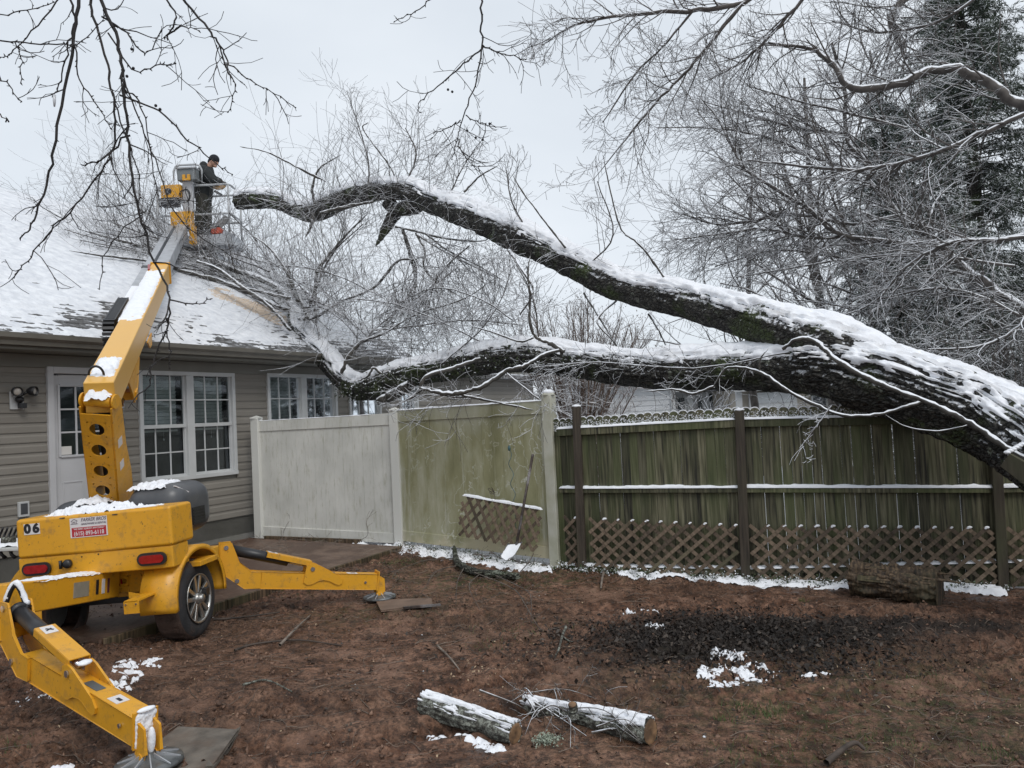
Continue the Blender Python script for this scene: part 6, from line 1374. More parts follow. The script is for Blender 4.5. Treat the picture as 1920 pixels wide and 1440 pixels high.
SP1 = [(9, [(180, -20), (215, 60), (228, 130), (236, 200), (243, 290), (262, 400), (290, 490), (318, 560), (310, 620), (285, 680), (282, 722)], .16),
 (9, [(148, -20), (140, 60), (128, 140), (100, 290), (80, 360), (60, 420), (38, 450)], .12), (7, [(168, -20), (176, 30), (200, 120), (214, 190), (214, 280), (190, 320), (130, 400), (90, 440), (50, 490), (24, 520)], .2),
 (6, [(128, -10), (140, 40), (128, 90), (112, 150), (102, 180)], .1), (5, [(225, 180), (300, 210), (350, 260), (400, 300), (436, 328)], .12), (6, [(338, -10), (390, 55), (412, 85), (430, 120), (470, 150), (526, 182)], .3), (4, [(412, 85), (425, 130), (440, 160), (430, 212)], .3),
 (5, [(310, -10), (330, 40), (310, 70), (340, 50), (372, 58)], .2), (4, [(120, -10), (60, 60), (20, 100), (0, 108)], .1), (4, [(-10, 76), (60, 82), (130, 85), (145, 84), (190, 40)], .12), (3, [(-10, 30), (50, 20), (100, 5)], .1),
 (4, [(-10, 130), (10, 155), (40, 190)], .2), (3, [(30, 80), (40, 110), (38, 155)], .2), (4, [(140, 85), (150, 150), (185, 200), (205, 240)], .2), (5, [(190, 30), (235, 60), (270, 100), (305, 60)], .2), (4, [(200, 60), (250, 130), (300, 122), (330, 120)], .3),
 (4, [(228, 130), (260, 220), (290, 300), (330, 400), (400, 460), (500, 510)], .16), (5, [(240, 250), (190, 300), (165, 305), (160, 310)], .2), (4, [(214, 190), (245, 280), (262, 330), (260, 390), (275, 440)], .2), (3, [(262, 400), (200, 470), (185, 540)], .05),
 (4, [(312, 600), (318, 650), (316, 690)], .1), (4, [(290, 490), (340, 500), (400, 515)], .1), (4, [(318, 560), (360, 570), (395, 565)], .1), (4, [(235, 170), (265, 200), (290, 330), (300, 385)], .2), (3, [(0, 215), (18, 230)], .1)]
hanging(nt1, SP1, 2.9)
T = MB(); T.tube([P(102, 178, 2.9), P(102, 190, 2.9), P(102, 200, 2.9)], [.006, .0055, .003], 8); T.build('ice_drop', simple('ice', (.6, .62, .65), .1, .1, 9, 0), nt1, smooth=True)
nt2 = thing('overhanging_branch', P(900, -40, 3.2), 'thin dark budding twig hanging from the top centre of the picture', 'tree branch')
SP2 = [(5, [(902, -10), (903, 50), (904, 95), (890, 160), (870, 220), (858, 260), (846, 300)], .2), (4, [(904, 90), (870, 120), (830, 155), (788, 190), (786, 210)], .2), (4, [(904, 85), (935, 98), (962, 105), (985, 112)], .35), (3, [(812, -5), (780, 20), (740, 40)], .1), (3, [(866, 225), (840, 240), (815, 248)], .2), (3, [(872, 215), (900, 230), (925, 235)], .4), (3, [(858, 260), (870, 290), (900, 320)], .3)]
hanging(nt2, SP2, 3.4)
T = MB()
for u, v in ((247, 92), (250, 128), (238, 143), (300, 205), (292, 198), (840, 168), (848, 172), (905, 262), (918, 232), (892, 258), (876, 245)): T.sphere(P(u, v, 2.9 if u < 500 else 3.4), .006, 8, 6)
T.build('berries', INK, nt2, smooth=True, kind='stuff')

# ------------------------------------------------------------------ bare snowy tree standing behind the fence on the right
bt = thing('bare_tree', (9.5, 12.5, -.4), 'snow laden bare tree whose branches fill the upper right of the picture', 'tree')
T = Twigs(6); TL = Twigs(3)
BT = [
 ([(1960, 232, 10.5, 22), (1900, 190, 10.6, 20), (1850, 150, 10.7, 18), (1760, 128, 10.9, 17), (1700, 150, 11, 16), (1600, 165, 11.2, 14), (1560, 118, 11.4, 12), (1520, 92, 11.6, 8), (1440, 80, 11.8, 5)], 34, 100),
 ([(1960, 620, 11, 20), (1890, 560, 11.4, 17), (1810, 500, 11.8, 15), (1740, 445, 12.1, 14), (1680, 400, 12.4, 12), (1655, 350, 12.6, 10), (1620, 300, 12.8, 9), (1588, 260, 13, 8), (1583, 170, 13, 7), (1560, 80, 13, 5)], 44, 130),
 ([(1960, 440, 11, 12), (1850, 452, 11.3, 11), (1700, 456, 11.6, 10), (1580, 440, 11.8, 9), (1520, 395, 12, 8), (1440, 345, 12.2, 7), (1390, 310, 12.4, 6), (1350, 230, 12.6, 4), (1310, 180, 12.8, 2)], 54, 130),
 ([(1960, 200, 10, 10), (1850, 245, 10.2, 10), (1760, 285, 10.4, 9), (1660, 310, 10.6, 8), (1580, 318, 10.8, 7), (1490, 310, 11, 5), (1400, 300, 11.2, 3)], 40, 110),
 ([(1960, 440, 9.6, 9), (1860, 450, 9.8, 8), (1780, 455, 10, 8), (1700, 500, 10.2, 6), (1640, 565, 10.4, 4), (1560, 600, 10.6, 2)], 34, 90),
 ([(1960, 560, 9.4, 8), (1900, 620, 9.5, 7), (1830, 650, 9.6, 6), (1740, 655, 9.7, 3)], 22, 80),
 ([(1600, 440, 11.8, 8), (1520, 445, 12, 7), (1430, 430, 12.2, 6), (1340, 440, 12.4, 4), (1260, 450, 12.6, 2)], 46, 120),
 ([(1700, 400, 12.3, 8), (1600, 420, 12.4, 7), (1480, 400, 12.6, 7), (1410, 415, 12.8, 7), (1340, 420, 13, 4), (1280, 400, 13, 2)], 46, 115),
 ([(1640, 330, 12.8, 8), (1540, 300, 13, 6), (1450, 260, 13.2, 5), (1330, 240, 13.4, 3), (1230, 240, 13.5, 2)], 46, 115),
 ([(1590, 250, 13, 6), (1500, 240, 13.2, 6), (1420, 220, 13.4, 4), (1320, 190, 13.5, 2)], 36, 110),
 ([(1430, -20, 9.8, 12), (1380, 10, 9.9, 11), (1290, 20, 10, 9), (1180, 28, 10.1, 7), (1110, 38, 10.2, 5), (1060, 55, 10.3, 3), (1010, 90, 10.4, 1)], 34, 80),
 ([(1390, 8, 9.9, 8), (1340, 70, 10, 7), (1290, 130, 10.1, 6), (1240, 180, 10.2, 5), (1190, 240, 10.3, 4), (1110, 340, 10.4, 1)], 26, 80),
 ([(1300, 20, 10, 5), (1240, 90, 10.1, 4), (1190, 140, 10.2, 4), (1130, 230, 10.3, 2)], 18, 70),
 ([(1520, -20, 11, 8), (1450, 60, 11.2, 7), (1400, 110, 11.4, 5), (1330, 150, 11.6, 3)], 28, 90),
 ([(1720, -20, 13, 16), (1670, 30, 13, 15), (1690, 80, 13, 12), (1700, 110, 13, 9)], 24, 100),
 ([(1960, 620, 9.8, 6), (1850, 560, 10, 6), (1760, 540, 10.2, 5), (1650, 560, 10.4, 3)], 30, 90),
 ([(1900, 500, 11, 6), (1760, 480, 11.3, 6), (1640, 480, 11.6, 5), (1500, 500, 11.9, 4), (1380, 520, 12.1, 2)], 46, 110),
 ([(1640, 500, 12.4, 5), (1560, 480, 12.6, 5), (1450, 470, 12.8, 4), (1340, 500, 13, 2)], 40, 110),
 ([(1850, -20, 12, 6), (1760, 40, 12.2, 6), (1650, 60, 12.4, 5), (1560, 40, 12.6, 3)], 34, 100),
 ([(1700, 240, 12, 6), (1620, 220, 12.2, 5), (1500, 190, 12.4, 4), (1400, 160, 12.6, 2)], 36, 110),
]
for spec, ns_, lp in BT: leader(TL, spec, int(ns_*.82), lp*1.5, lvl=2, wig=.15, nch=5, minr=.0030, trop=V(-.06, 0, -.08), ang=.85, bias=V(-.15, 0, .05), ratio=.64)
# trunk outside of the picture that carries them
T.add(np.array([V(10.5, 12.5, -.5), V(10.2, 12.3, 1.5), V(9.6, 12.0, 3.5), V(9.0, 11.6, 5.5), V(8.6, 11.2, 8.0)]), .26, .10, 10)
for spec, ns_, lp in BT[:6]:
    e = P(*spec[0][:3]); T.add(np.array([V(9.8, 12.1, 2.6+.4*e[2]-.5), (V(9.8, 12.1, 2.6+.4*e[2])+e)/2+V(0, 0, -.2), e]), .11, spec[0][3]/2*spec[0][2]/FPX, 7)
for (a, b) in ((10, 4), (13, 4)):
    e = P(*BT[a][0][0][:3]); T.add(np.array([V(8.7, 11.3, 7.6), (V(8.7, 11.3, 7.6)+e)/2+V(0, 0, .5), e]), .08, .04, 6)
T.build('trunk', BRANCHMAT, bt, None); TL.build('branches', TWIG, bt)
# ------------------------------------------------------------------ evergreens at the right
NEED = twigmat('cedar_spray', (.022, .032, .022), (.065, .09, .055), .38, .66, (.72, .75, .78))
def evergreen(name, base, h, rmax, n_br, label, seed, zlow=.1, nl=46, lean=0):
    root = thing(name, base, label, 'evergreen tree', None); base = V(*base); Tt = Twigs(8); Tt.add(np.array([base, base+V(lean*.3, 0, h*.5), base+V(lean, 0, h)]), .24, .03, 8)
    Tt.build('trunk', BARK, root, None); Bt = Twigs(3); lp, ld, ls = [], [], []
    for m in range(n_br):
        z = h*(zlow+(1-zlow)*rng.random()**1.15); t = z/h; L = rmax*(1-t)**.75*(.55+.6*rng.random())+.15; a = rng.uniform(0, 2*math.pi); d = V(math.cos(a), math.sin(a), .18)
        k = 7; pts = [base+V(lean*t, 0, z)]; dd = nrm(d)
        for i in range(k-1): dd = nrm(dd+rng.normal(size=3)*.13+V(0, 0, -.10)); pts.append(pts[-1]+dd*L/(k-1))
        pts = np.array(pts); Bt.add(pts, .02, .004, 3)
        for c in range(int(nl*min(1, L/1.3))):
            u_ = rng.uniform(.22, 1); x = u_*(k-1); i = min(k-2, int(x)); q = pts[i]+(pts[i+1]-pts[i])*(x-i); side = nrm(np.cross(dd, V(0, 0, 1)))*rng.choice([-1, 1]); sd_ = nrm(side*.8+dd*.7+rng.normal(size=3)*.35+V(0, 0, -.25)); l2 = rng.uniform(.12, .38)*(1.2-.4*u_)
            for e in range(8): w_ = q+sd_*l2*(e+.5)/8+rng.normal(size=3)*.025; lp.append(w_); ld.append(nrm(sd_+rng.normal(size=3)*.6)); ls.append(rng.uniform(.035, .07))
    Bt.build('branches', BARK, root)
    lp, ld, ls = np.array(lp), np.array(ld), np.array(ls)[:, None]; e = np.cross(ld, V(0, 0, 1)+rng.normal(size=lp.shape)*.5); e /= np.linalg.norm(e, axis=1)[:, None]+1e-9
    V3 = np.stack([lp-ld*ls, lp+e*ls*.16, lp+ld*ls*1.2, lp-e*ls*.16], 1).reshape(-1, 3); n_ = len(lp)
    mesh_obj('foliage', V3, [np.arange(n_*4).reshape(-1, 4)], NEED, root)['kind'] = 'stuff'
    return root
evergreen('cedar_tree', (9.9, 16.0, -.4), 12.5, 3.3, 620, 'tall dark evergreen dusted with snow at the right edge', 1)
evergreen('cedar_tree', (8.9, 17.6, -.4), 9.5, 2.5, 300, 'shorter dark evergreen behind the bare branches, left of the tall one', 2, zlow=.02)
evergreen('cedar_tree', (16.5, 11.0, -.4), 10.5, 3.6, 90, 'evergreen outside the picture on the right', 3, nl=26)
# woods: bare trees further back on the right
def back_tree(name, base, h, spread, label, group, seed_dir=V(0, 0, 1), n=9, lp=1.0, mat=None):
    root = thing(name, base, label, 'tree', group); Tt = Twigs(6); Tw = Twigs(3); b = V(*base); k = 6; pts = [b]; d = nrm(seed_dir)
    for i in range(k-1): d = nrm(d+rng.normal(size=3)*.06+V(0, 0, .05)); pts.append(pts[-1]+d*h/(k-1))
    pts = np.array(pts); Tt.add(pts, h*.016, h*.003, 7)
    for m in range(n):
        t = .22+.76*(m+rng.random())/n; x = t*(k-1); i = min(k-2, int(x)); q = pts[i]+(pts[i+1]-pts[i])*(x-i); a = rng.uniform(0, 6.28); nd = nrm(V(math.cos(a), math.sin(a), .55+.5*rng.random()))
        grow(Tw, q, nd, spread*(1.1-.6*t)*(.7+.5*rng.random()), h*.006*(1.1-.7*t), 3, .13, V(0, 0, .03), 6, .6, .52, None, .0045)
    Tt.build('trunk', mat or TWIGR, root, None); Tw.build('branches', mat or TWIGR, root); return root
WL = ['pale grey bare tree farthest right in the woods', 'bare tree rising behind the low dark evergreen', 'bare tree standing left of the tall evergreen', 'leftmost bare tree of the woods behind the right end of the fence', 'thin bare tree between the evergreens', 'bare snowy tree behind the crossing branches']
for q, (x, y, h, sp) in enumerate([(12.5, 20, 11, 4.0), (9.4, 21, 10, 3.8), (8.0, 19, 10, 3.6), (7.0, 22, 8.8, 3.4), (8.6, 17, 8.2, 3.0), (10.2, 19, 11, 3.6)]):
    back_tree('bare_tree', (x, y, -.4), h, sp, WL[q], 'bare trees of the woods', V(-.12, 0, 1), 11)
T = Twigs(3)
for q in range(230):
    x = rng.uniform(6.4, 14); y = rng.uniform(10.5, 15)+max(0, 8-x)*1.5; grow(T, V(x, y, -.4), nrm(V(rng.normal()*.35, rng.normal()*.3, 1)), rng.uniform(1.6, 4.2), .011, 2, .13, V(-.05, 0, 0), 6, .55, .5, None, .0032)
o = T.build('undergrowth', twigmat('brush', (.04, .033, .028), (.13, .105, .085), .35, .7), None); tag(o, 'tangled dark bare brush behind the right end of the wooden fence', 'undergrowth', kind='stuff')
# crepe myrtle behind the fence
cm = thing('crepe_myrtle', P(1085, 800, 12.5), 'many stemmed bare shrub with snowy seed heads behind the corner of the fences', 'shrub')
T = Twigs(4); Tw = Twigs(3); cb = P(1085, 860, 12.5); cb[2] = -.1; sd_ = []
for q in range(46):
    ue = rng.uniform(960, 1230); ve = 560+abs(ue-1085)*.35+rng.uniform(-10, 75); e = P(ue, ve, 12.5+rng.normal()*.7); m_ = cb+(e-cb)*.5+V(rng.normal()*.06-(e[0]-cb[0])*.12, rng.normal()*.1, .2); c = catmull(np.array([cb+V(rng.normal()*.12, rng.normal()*.1, 0), m_, e]), 6); T.add(c, rng.uniform(.014, .028), .005, 4)
    for x in range(4, 12, 1):
        for _ in range(2):
            d = nrm(nrm(c[x]-c[x-1])+rng.normal(size=3)*.45+V(0, 0, .2)); grow(Tw, c[x], d, rng.uniform(.25, .62), .0045, 1, .1, V(0, 0, .3), 5, .4, .5, None, .0028); sd_.append(c[x]+d*.45)
for q in range(30):
    u, v = rng.uniform(960, 1200), rng.uniform(690, 790); grow(Tw, P(u, v, 12), nrm(rand_dir()*V(1, .5, .5)+V(0, 0, .2)), rng.uniform(.4, .9), .008, 2, .15, V(0, 0, 0), 4, .7, .5, None, .003)
T.build('stems', TWIGM, cm); Tw.build('twigs', TWIGM, cm)
sd_ = np.array(sd_); leaf_cloud('seed_heads', sd_[sd_[:, 2] > 2.2], 2600, .06, .008, .018, twigmat('seed_head', (.10, .075, .06), (.25, .21, .18), .2, .6), cm)['kind'] = 'stuff'
# ------------------------------------------------------------------ neighbouring houses
def nhouse(name, u0, u1, Y, zt_v, lab, wallc, roofh, depth=8, sidew=None):
    a, b = P(u0, 760, Y), P(u1, 760, Y); zt_ = P((u0+u1)/2, zt_v, Y)[2]; root = thing(name, ((a[0]+b[0])/2, Y, -.4), lab, 'house'); z0 = -.5; x0, x1 = a[0], b[0]; wm = simple(name+'_siding'+str(u0), wallc, .6, .06, 3, .05)
    T = MB(); T.box(((x0+x1)/2, Y+depth/2, (z0+zt_)/2-.0), ((x1-x0)/2, depth/2, (zt_-z0)/2)); T.build('wall', wm, root)
    z = .4
    while z < zt_-.05:
        T = MB(); T.prism([V(x0, Y-.002, z), V(x0, Y-.030, z), V(x0, Y-.012, z+.17), V(x0, Y-.002, z+.17)], V(x1-x0, 0, 0)); T.build('siding_board', wm, root); z += .178
    T = MB(); T.prism([V(x0-.3, Y-.4, zt_), V(x0-.3, Y+depth+.4, zt_), V(x0-.3, Y+depth/2, zt_+roofh)], V(x1-x0+.6, 0, 0)); rf_ = T.build('roof', SHINGLE, root)
    T = MB(); T.prism([V(x0-.31, Y-.45, zt_+.02), V(x0-.31, Y+depth/2, zt_+roofh+.03), V(x0-.31, Y+depth/2, zt_+roofh+.10), V(x0-.31, Y-.45, zt_+.09)], V(x1-x0+.62, 0, 0)); T.build('roof_snow', ROOFSNOW, rf_, kind='stuff')
    T = MB(); T.box(((x0+x1)/2, Y-.43, zt_-.03), ((x1-x0)/2+.3, .02, .08)); T.build('fascia', TRIMW, root)
    return root, x0, x1, zt_
def nwin(root, u0, u1, v0, v1, Y, nm='window', mat=None, nx=2, ny=2):
    a, b = P(u0, v0, Y-.06), P(u1, v1, Y-.06); c_ = (a+b)/2; hx, hz = abs(b[0]-a[0])/2, abs(a[2]-b[2])/2
    T = MB(); T.box(c_+V(0, .02, 0), (hx, .03, hz)); w_ = T.build(nm, TRIMW, root)
    for i in range(nx):
        for j in range(ny):
            T = MB(); T.box(c_+V((-1+(2*i+1)/nx)*hx*.88, -.016, (-1+(2*j+1)/ny)*hz*.9), (hx/nx*.80, .008, hz/ny*.84)); T.build('pane', mat or simple('dark_glass', (.05, .06, .065), .1, .3, 2, 0), w_)
DG = simple('dark_glass', (.05, .06, .065), .12, .3, 2, 0); PALE = simple('pale_door', (.55, .57, .58), .5, .04, 2, 0)
r1, *_ = nhouse('neighbour_house', 1085, 1262, 27.0, 712, 'white clapboard house seen between the limb and the fence left of its windows', (.55, .56, .57), 1.1)
T = MB(); T.box((P(1262, 760, 26.95)[0], 26.95, 1.0), (.07, .05, 1.5)); T.build('corner_trim', TRIMW, r1)
r2, *_ = nhouse('neighbour_house', 1264, 1342, 28.5, 728, 'pale house front with a door and paired windows right of the white gable', (.50, .51, .52), .7)
nwin(r2, 1268, 1286, 744, 775, 28.5, mat=DG); nwin(r2, 1306, 1318, 744, 775, 28.5, mat=DG, nx=1); nwin(r2, 1288, 1303, 742, 790, 28.5, 'door', PALE, 1, 1); nwin(r2, 1328, 1338, 736, 770, 28.5, mat=DG, nx=1)
r3, *_ = nhouse('neighbour_house', 1388, 1640, 25.0, 722, 'tan house with a white garage door and dark shutters seen over the fence', (.40, .36, .30), .6)
T = MB(); a, b = P(1403, 738, 24.93), P(1497, 800, 24.93); c_ = (a+b)/2; T.box(c_, (abs(b[0]-a[0])/2, .05, abs(a[2]-b[2])/2)); gd = T.build('garage_door', TRIMW, r3, bevel=.01)
for q in range(3):
    T = MB(); T.box(c_+V(0, -.06, .42-q*.40), (abs(b[0]-a[0])/2-.12, .014, .17)); T.build('door_panel', PALE, gd, bevel=.01)
nwin(r3, 1521, 1552, 740, 775, 25.0, 'shutter', simple('dark_shutter', (.04, .045, .055), .6, .1, 4, 0), 1, 6); nwin(r3, 1562, 1612, 740, 775, 25.0, mat=DG, nx=3)
T = MB(); T.box((P(1386, 760, 24.8)[0], 24.8, 1.0), (.09, .06, 1.5)); T.box((P(1556, 760, 24.8)[0], 24.8, 1.0), (.05, .05, 1.5)); T.build('porch_post', TRIMW, r3)
r4, *_ = nhouse('garden_shed', 1342, 1380, 31.0, 750, 'low shed with a snowy roof between the two neighbouring houses', (.22, .16, .12), .5, depth=4)
# dark shrub between
sh_ = thing('snowy_bush', P(1360, 790, 24), 'small bare snowy bush between the neighbouring houses', 'bush'); T = Twigs(3)
for q in range(22): b_ = P(1362, 800, 22); b_[2] = -.3; grow(T, b_, nrm(V(rng.normal()*.5, rng.normal()*.5, 1)), 2.7, .02, 2, .12, V(0, 0, 0), 5, .5, .5, None, .008)
T.build('twigs', TWIGR, sh_)
# ------------------------------------------------------------------ logs and boards on the ground
def log_obj(name, a, b, r0, r1, mat, lab, cat='log', snow=True, seed=0, rough=.008, snowh=.02, rag=.8, group=None, spread=1.2):
    root = thing(name, (a+b)/2-V(0, 0, r0), lab, cat, group); T = MB(); S_ = MB() if snow else None; c_, r_ = limb(T, np.array([a, a*.7+b*.3, a*.3+b*.7, b]), np.array([r0, r0, r1, r1]), step=.010, ns=64, rough=rough, seed=seed, snowT=S_, snowh=snowh, spread=spread, cap=False, fine=2.0, rag=rag, lo=-.02)
    T.build('bark', mat, root, smooth=True)
    for e, rr, sgn in ((a, r0, -1), (b, r1, 1)):
        d = nrm(b-a)*sgn; x = nrm(np.cross(d, V(0, 0, 1))); z = np.cross(x, d); T = MB(); vs = []
        for k2, f in enumerate((1.0, .8, .55, .3, .08)):
            for q in range(40): t = 2*math.pi*q/40; vs.append(e+d*(.001-(.004 if k2 == 0 else 0)+.0015*math.sin(q*3+k2))+(x*math.cos(t)+z*math.sin(t))*rr*.97*f)
        Q = [[i*40+j, i*40+(j+1) % 40, (i+1)*40+(j+1) % 40, (i+1)*40+j] for i in range(4) for j in range(40)]; T.add(vs, Q, [[160, 160+j, 160+j+1] for j in range(1, 39)])
        T.build('cut_end', CUTR, root, smooth=True)
    if mat is ROT: [setattr(o_.data.materials, 'x', None) if False else (o_.data.materials.clear(), o_.data.materials.append(ROT)) for o_ in root.children if o_.name.startswith('cut_end')]
    if snow: S_.build('snow', SNOW, root, smooth=True, kind='stuff')
    return root
n = NB('cut_rings'); wv = n.n('ShaderNodeTexVoronoi'); CUTR = n.fin(n.mix(n.ramp(n.noise(14, 5), [(.38, 0.), (.62, .85)]), (.26, .15, .075), (.07, .04, .022)), .75, n.noise(70, 3), .3, .003)
def gpt(u, v, dz=0): p = at_ground(u, v); return p+V(0, 0, dz)
a, b = at_ground(797, 1338), at_ground(968, 1394)
log_obj('log', a+V(0, .0, .056), b+V(0, .0, .052), .066, .058, BARKL, 'left of the two near logs, grey lichen covered log with a sawn end', seed=51, snowh=.012, rag=3.2, rough=.012, group='cut logs in the foreground')
a, b = at_ground(985, 1336), at_ground(1222, 1394)
log_obj('log', a+V(0, .0, .045), b+V(0, .0, .062), .048, .068, BARKL, 'right of the two near logs, snow topped log with broken twigs across it', seed=52, snowh=.016, rag=2.4, rough=.014, group='cut logs in the foreground')
lg = COL.objects.get('log.001')
T = MB(); c_ = P(1075, 1330, 4.42); limb(T, np.array([c_-V(0, 0, .05), c_, c_+V(-.005, -.01, .03)]), np.array([.028, .026, .025]), step=.01, ns=20, rough=.003, seed=5); T.build('branch_stub', BARKL, lg, smooth=True)
T = MB(); T.tube([c_+V(-.005, -.01, .028), c_+V(-.005, -.012, .034)], .022, 16); T.build('stub_cut', CUTR, lg)
# twig tangle between the logs
T = Twigs(4)
for (u0, v0, u1, v1, w_) in ((985, 1322, 1060, 1350, 9), (1000, 1345, 1100, 1390, 7), (1040, 1310, 1180, 1380, 4), (1060, 1352, 1200, 1405, 6), (1110, 1385, 1200, 1398, 10), (900, 1318, 1000, 1345, 9), (985, 1338, 1010, 1362, 12), (1030, 1355, 985, 1400, 4), (1040, 1358, 1070, 1412, 4), (1150, 1365, 1205, 1410, 3), (1030, 1310, 1050, 1345, 6), (990, 1310, 1120, 1330, 5), (1000, 1330, 960, 1318, 6), (1010, 1372, 1080, 1362, 8), (1120, 1390, 1210, 1400, 6)):
    a, b = at_ground(u0, v0), at_ground(u1, v1); a = a+V(0, 0, rng.uniform(.03, .12)); b = b+V(0, 0, rng.uniform(.01, .08)); m_ = (a+b)/2+V(*rng.normal(size=3))*.03+V(0, 0, .04); c = catmull(np.array([a, m_, b]), 5); T.add(c, w_/3.6*4.3/FPX, max(.0012, w_/9*4.3/FPX), 5)
    for x in (3, 5, 7): grow(T, c[x], nrm(nrm(b-a)*.7+rand_dir()), rng.uniform(.08, .25), .0022, 1, .2, V(0, 0, 0), 3, .7, .5, None, .0012)
o = T.build('brush_tangle', twigmat('tangle_twig', (.05, .04, .034), (.15, .125, .105), .62, .95), None, kind=None); tag(o, 'tangle of snowy broken twigs between the two near logs', 'brush', kind='stuff')
T = MB(); c_ = gpt(1025, 1392, .015)
pts_ = rng.normal(size=(500, 3))*V(.035, .03, .012)+c_; o = leaf_cloud('lichen_clump', pts_, 700, .004, .004, .009, simple('lichen', (.30, .34, .27), .8, .2, 9, .1)); tag(o, 'pale green lichen tuft on the mud below the near logs', 'lichen', kind='stuff')
# rotten log by the fence
a, b = at_ground(1600, 1112)+V(0, 0, .13), at_ground(1765, 1136)+V(0, 0, .13); rl = log_obj('rotten_log', a+V(0, 0, .02), b+V(0, 0, .02), .145, .165, ROT, 'dark rotten split log lying at the foot of the wooden fence', seed=53, snow=False, rough=.05)
for q in range(16):
    t0 = rng.uniform(0, .7); th = rng.uniform(.2, 2.6); d = nrm(b-a); x = nrm(np.cross(d, V(0, 0, 1))); rr = .15
    p = a+(b-a)*t0+(x*math.cos(th)+V(0, 0, 1)*math.sin(th))*rr+V(0, 0, .02); T = MB(); T.beam(p, p+d*rng.uniform(.25, .55)+V(0, 0, rng.normal()*.01), .05+.03*rng.random(), .018, up=(x*math.cos(th)+V(0, 0, 1)*math.sin(th)), w2=.012, h2=.006); T.build('bark_slab', ROT, rl)
# lichen covered fallen bough by the shovel
fb_ = thing('fallen_bough', at_ground(910, 1082), 'curved lichen covered bough lying in front of the leaning lattice', 'branch')
T = MB(); cpt = [gpt(852, 1040, .10), gpt(858, 1066, .07), gpt(885, 1080, .06), gpt(920, 1084, .05), gpt(955, 1088, .05), gpt(972, 1090, .05)]; limb(T, np.array(cpt), np.array([.018, .036, .040, .038, .036, .030]), step=.012, ns=30, rough=.014, seed=54, fine=3); T.build('bark', barkmat('green_bark', (.035, .034, .027), (.14, .14, .11), (.10, .12, .06), .50, .52), fb_, smooth=True)
T = Twigs(4)
for path in ([(972, 1088, .06), (1000, 1060, .12), (1015, 1030, .3), (1018, 1000, .42)], [(890, 1082, .05), (960, 1110, .04), (985, 1140, .03), (1010, 1180, .02), (1040, 1195, .02)], [(930, 1088, .05), (985, 1115, .05), (996, 1130, .03), (996, 1165, .03)], [(860, 1070, .06), (820, 1085, .08), (790, 1120, .04)], [(870, 1075, .06), (858, 1100, .05), (855, 1140, .03)], [(850, 1060, .08), (800, 1060, .06), (750, 1075, .04), (735, 1090, .03)], [(900, 1085, .05), (880, 1110, .06), (900, 1150, .03)]):
    c = catmull(np.array([gpt(u, v, z) for u, v, z in path]), 6); T.add(c, .0065, .002, 5)
    for x in range(3, len(c), 3): grow(T, c[x], nrm(nrm(c[x]-c[x-1])+rand_dir()*.8*V(1, 1, .4)), rng.uniform(.1, .4), .003, 2, .2, V(0, 0, -.2), 3, .6, .5, None, .0016)
T.build('twigs', simple('pale_twig', (.12, .10, .085), .8, .6, 9, .2), fb_)
# boards below the near foot pad and by the far one
def board(name, pts, th, mat, lab):
    q = [gpt(u, v, .012+dz) for u, v, dz in pts]; T = MB(); T.prism(q, V(0, 0, th)); o = T.build(name, mat, None, bevel=.003, origin=tuple(q[0])); return tag(o, lab, 'board')
board('plywood_board', [(225, 1452, -.005), (335, 1372, .0), (446, 1381, .01), (395, 1452, -.0)], .016, PLY, 'dark wet plywood under the nearest outrigger foot')
board('plywood_board', [(385, 1452, .014), (410, 1404, .02), (452, 1380, .03), (430, 1420, .02), (402, 1452, .018)], .012, PLY, 'split dark board edge beside the plywood under the near foot')
board('plywood_board', [(705, 1130, .0), (808, 1128, .008), (812, 1140, .01), (715, 1151, .005)], .015, simple('mud_board', (.15, .10, .072), .7, .3, 5, .3), 'thin muddy board lying past the tip of the far outrigger')
o = MB(); o.beam(gpt(757, 1146, .03), gpt(826, 1140, .03), .03, .022); o = o.build('stick', RUST, None, bevel=.003, origin=tuple(at_ground(790, 1142))); tag(o, 'short dark straight stick beside the thin muddy board', 'stick')
# single sticks worth naming
def stick(path, w_, lab, mat, side=0):
    c = catmull(np.array([gpt(u, v, dz) for u, v, dz in path]), 5); T = Twigs(6); Y = c[:, 1].mean(); T.add(c, w_/2*Y/FPX, max(.002, w_/4*Y/FPX), 6)
    for x in range(2, len(c)-1, 3):
        if side: grow(T, c[x], nrm(nrm(c[x]-c[x-1])+rand_dir()*V(1, 1, .2)), rng.uniform(.06, .2)*side, .003, 1, .2, V(0, 0, -.1), 2, .6, .5, None, .0015)
    o = T.build('fallen_stick', mat, None, None); tag(o, lab, 'stick'); return o
PT = simple('bare_stick', (.17, .14, .115), .8, .6, 9, .2); DK = simple('dark_stick', (.06, .045, .036), .8, .6, 9, .2)
stick([(440, 1222, .01), (480, 1212, .02), (560, 1205, .02), (640, 1213, .01)], 5, 'long dark bent stick on the mud in front of the far outrigger', DK, 1)
stick([(525, 1217, .03), (555, 1190, .05), (582, 1162, .04)], 6, 'pale forked stick standing across the long dark stick', PT, .6)
stick([(400, 1166, .02), (450, 1162, .02), (525, 1152, .02)], 5, 'dark stick on the mud between the wheel and the far outrigger', DK, .8)
stick([(455, 1290, .02), (500, 1284, .03), (548, 1300, .01)], 5, 'lichen grey crooked stick in the lower left of the yard', BARKL, .6)
stick([(1062, 1190, .06), (1055, 1205, .05), (1048, 1222, .02), (1040, 1236, .01)], 6, 'forked grey lichen stick in the middle of the yard', BARKL, 0)
stick([(1055, 1203, .04), (1068, 1210, .03), (1074, 1208, .02)], 4, 'short prong of lichen stick beside the forked stick in mid yard', BARKL, 0)
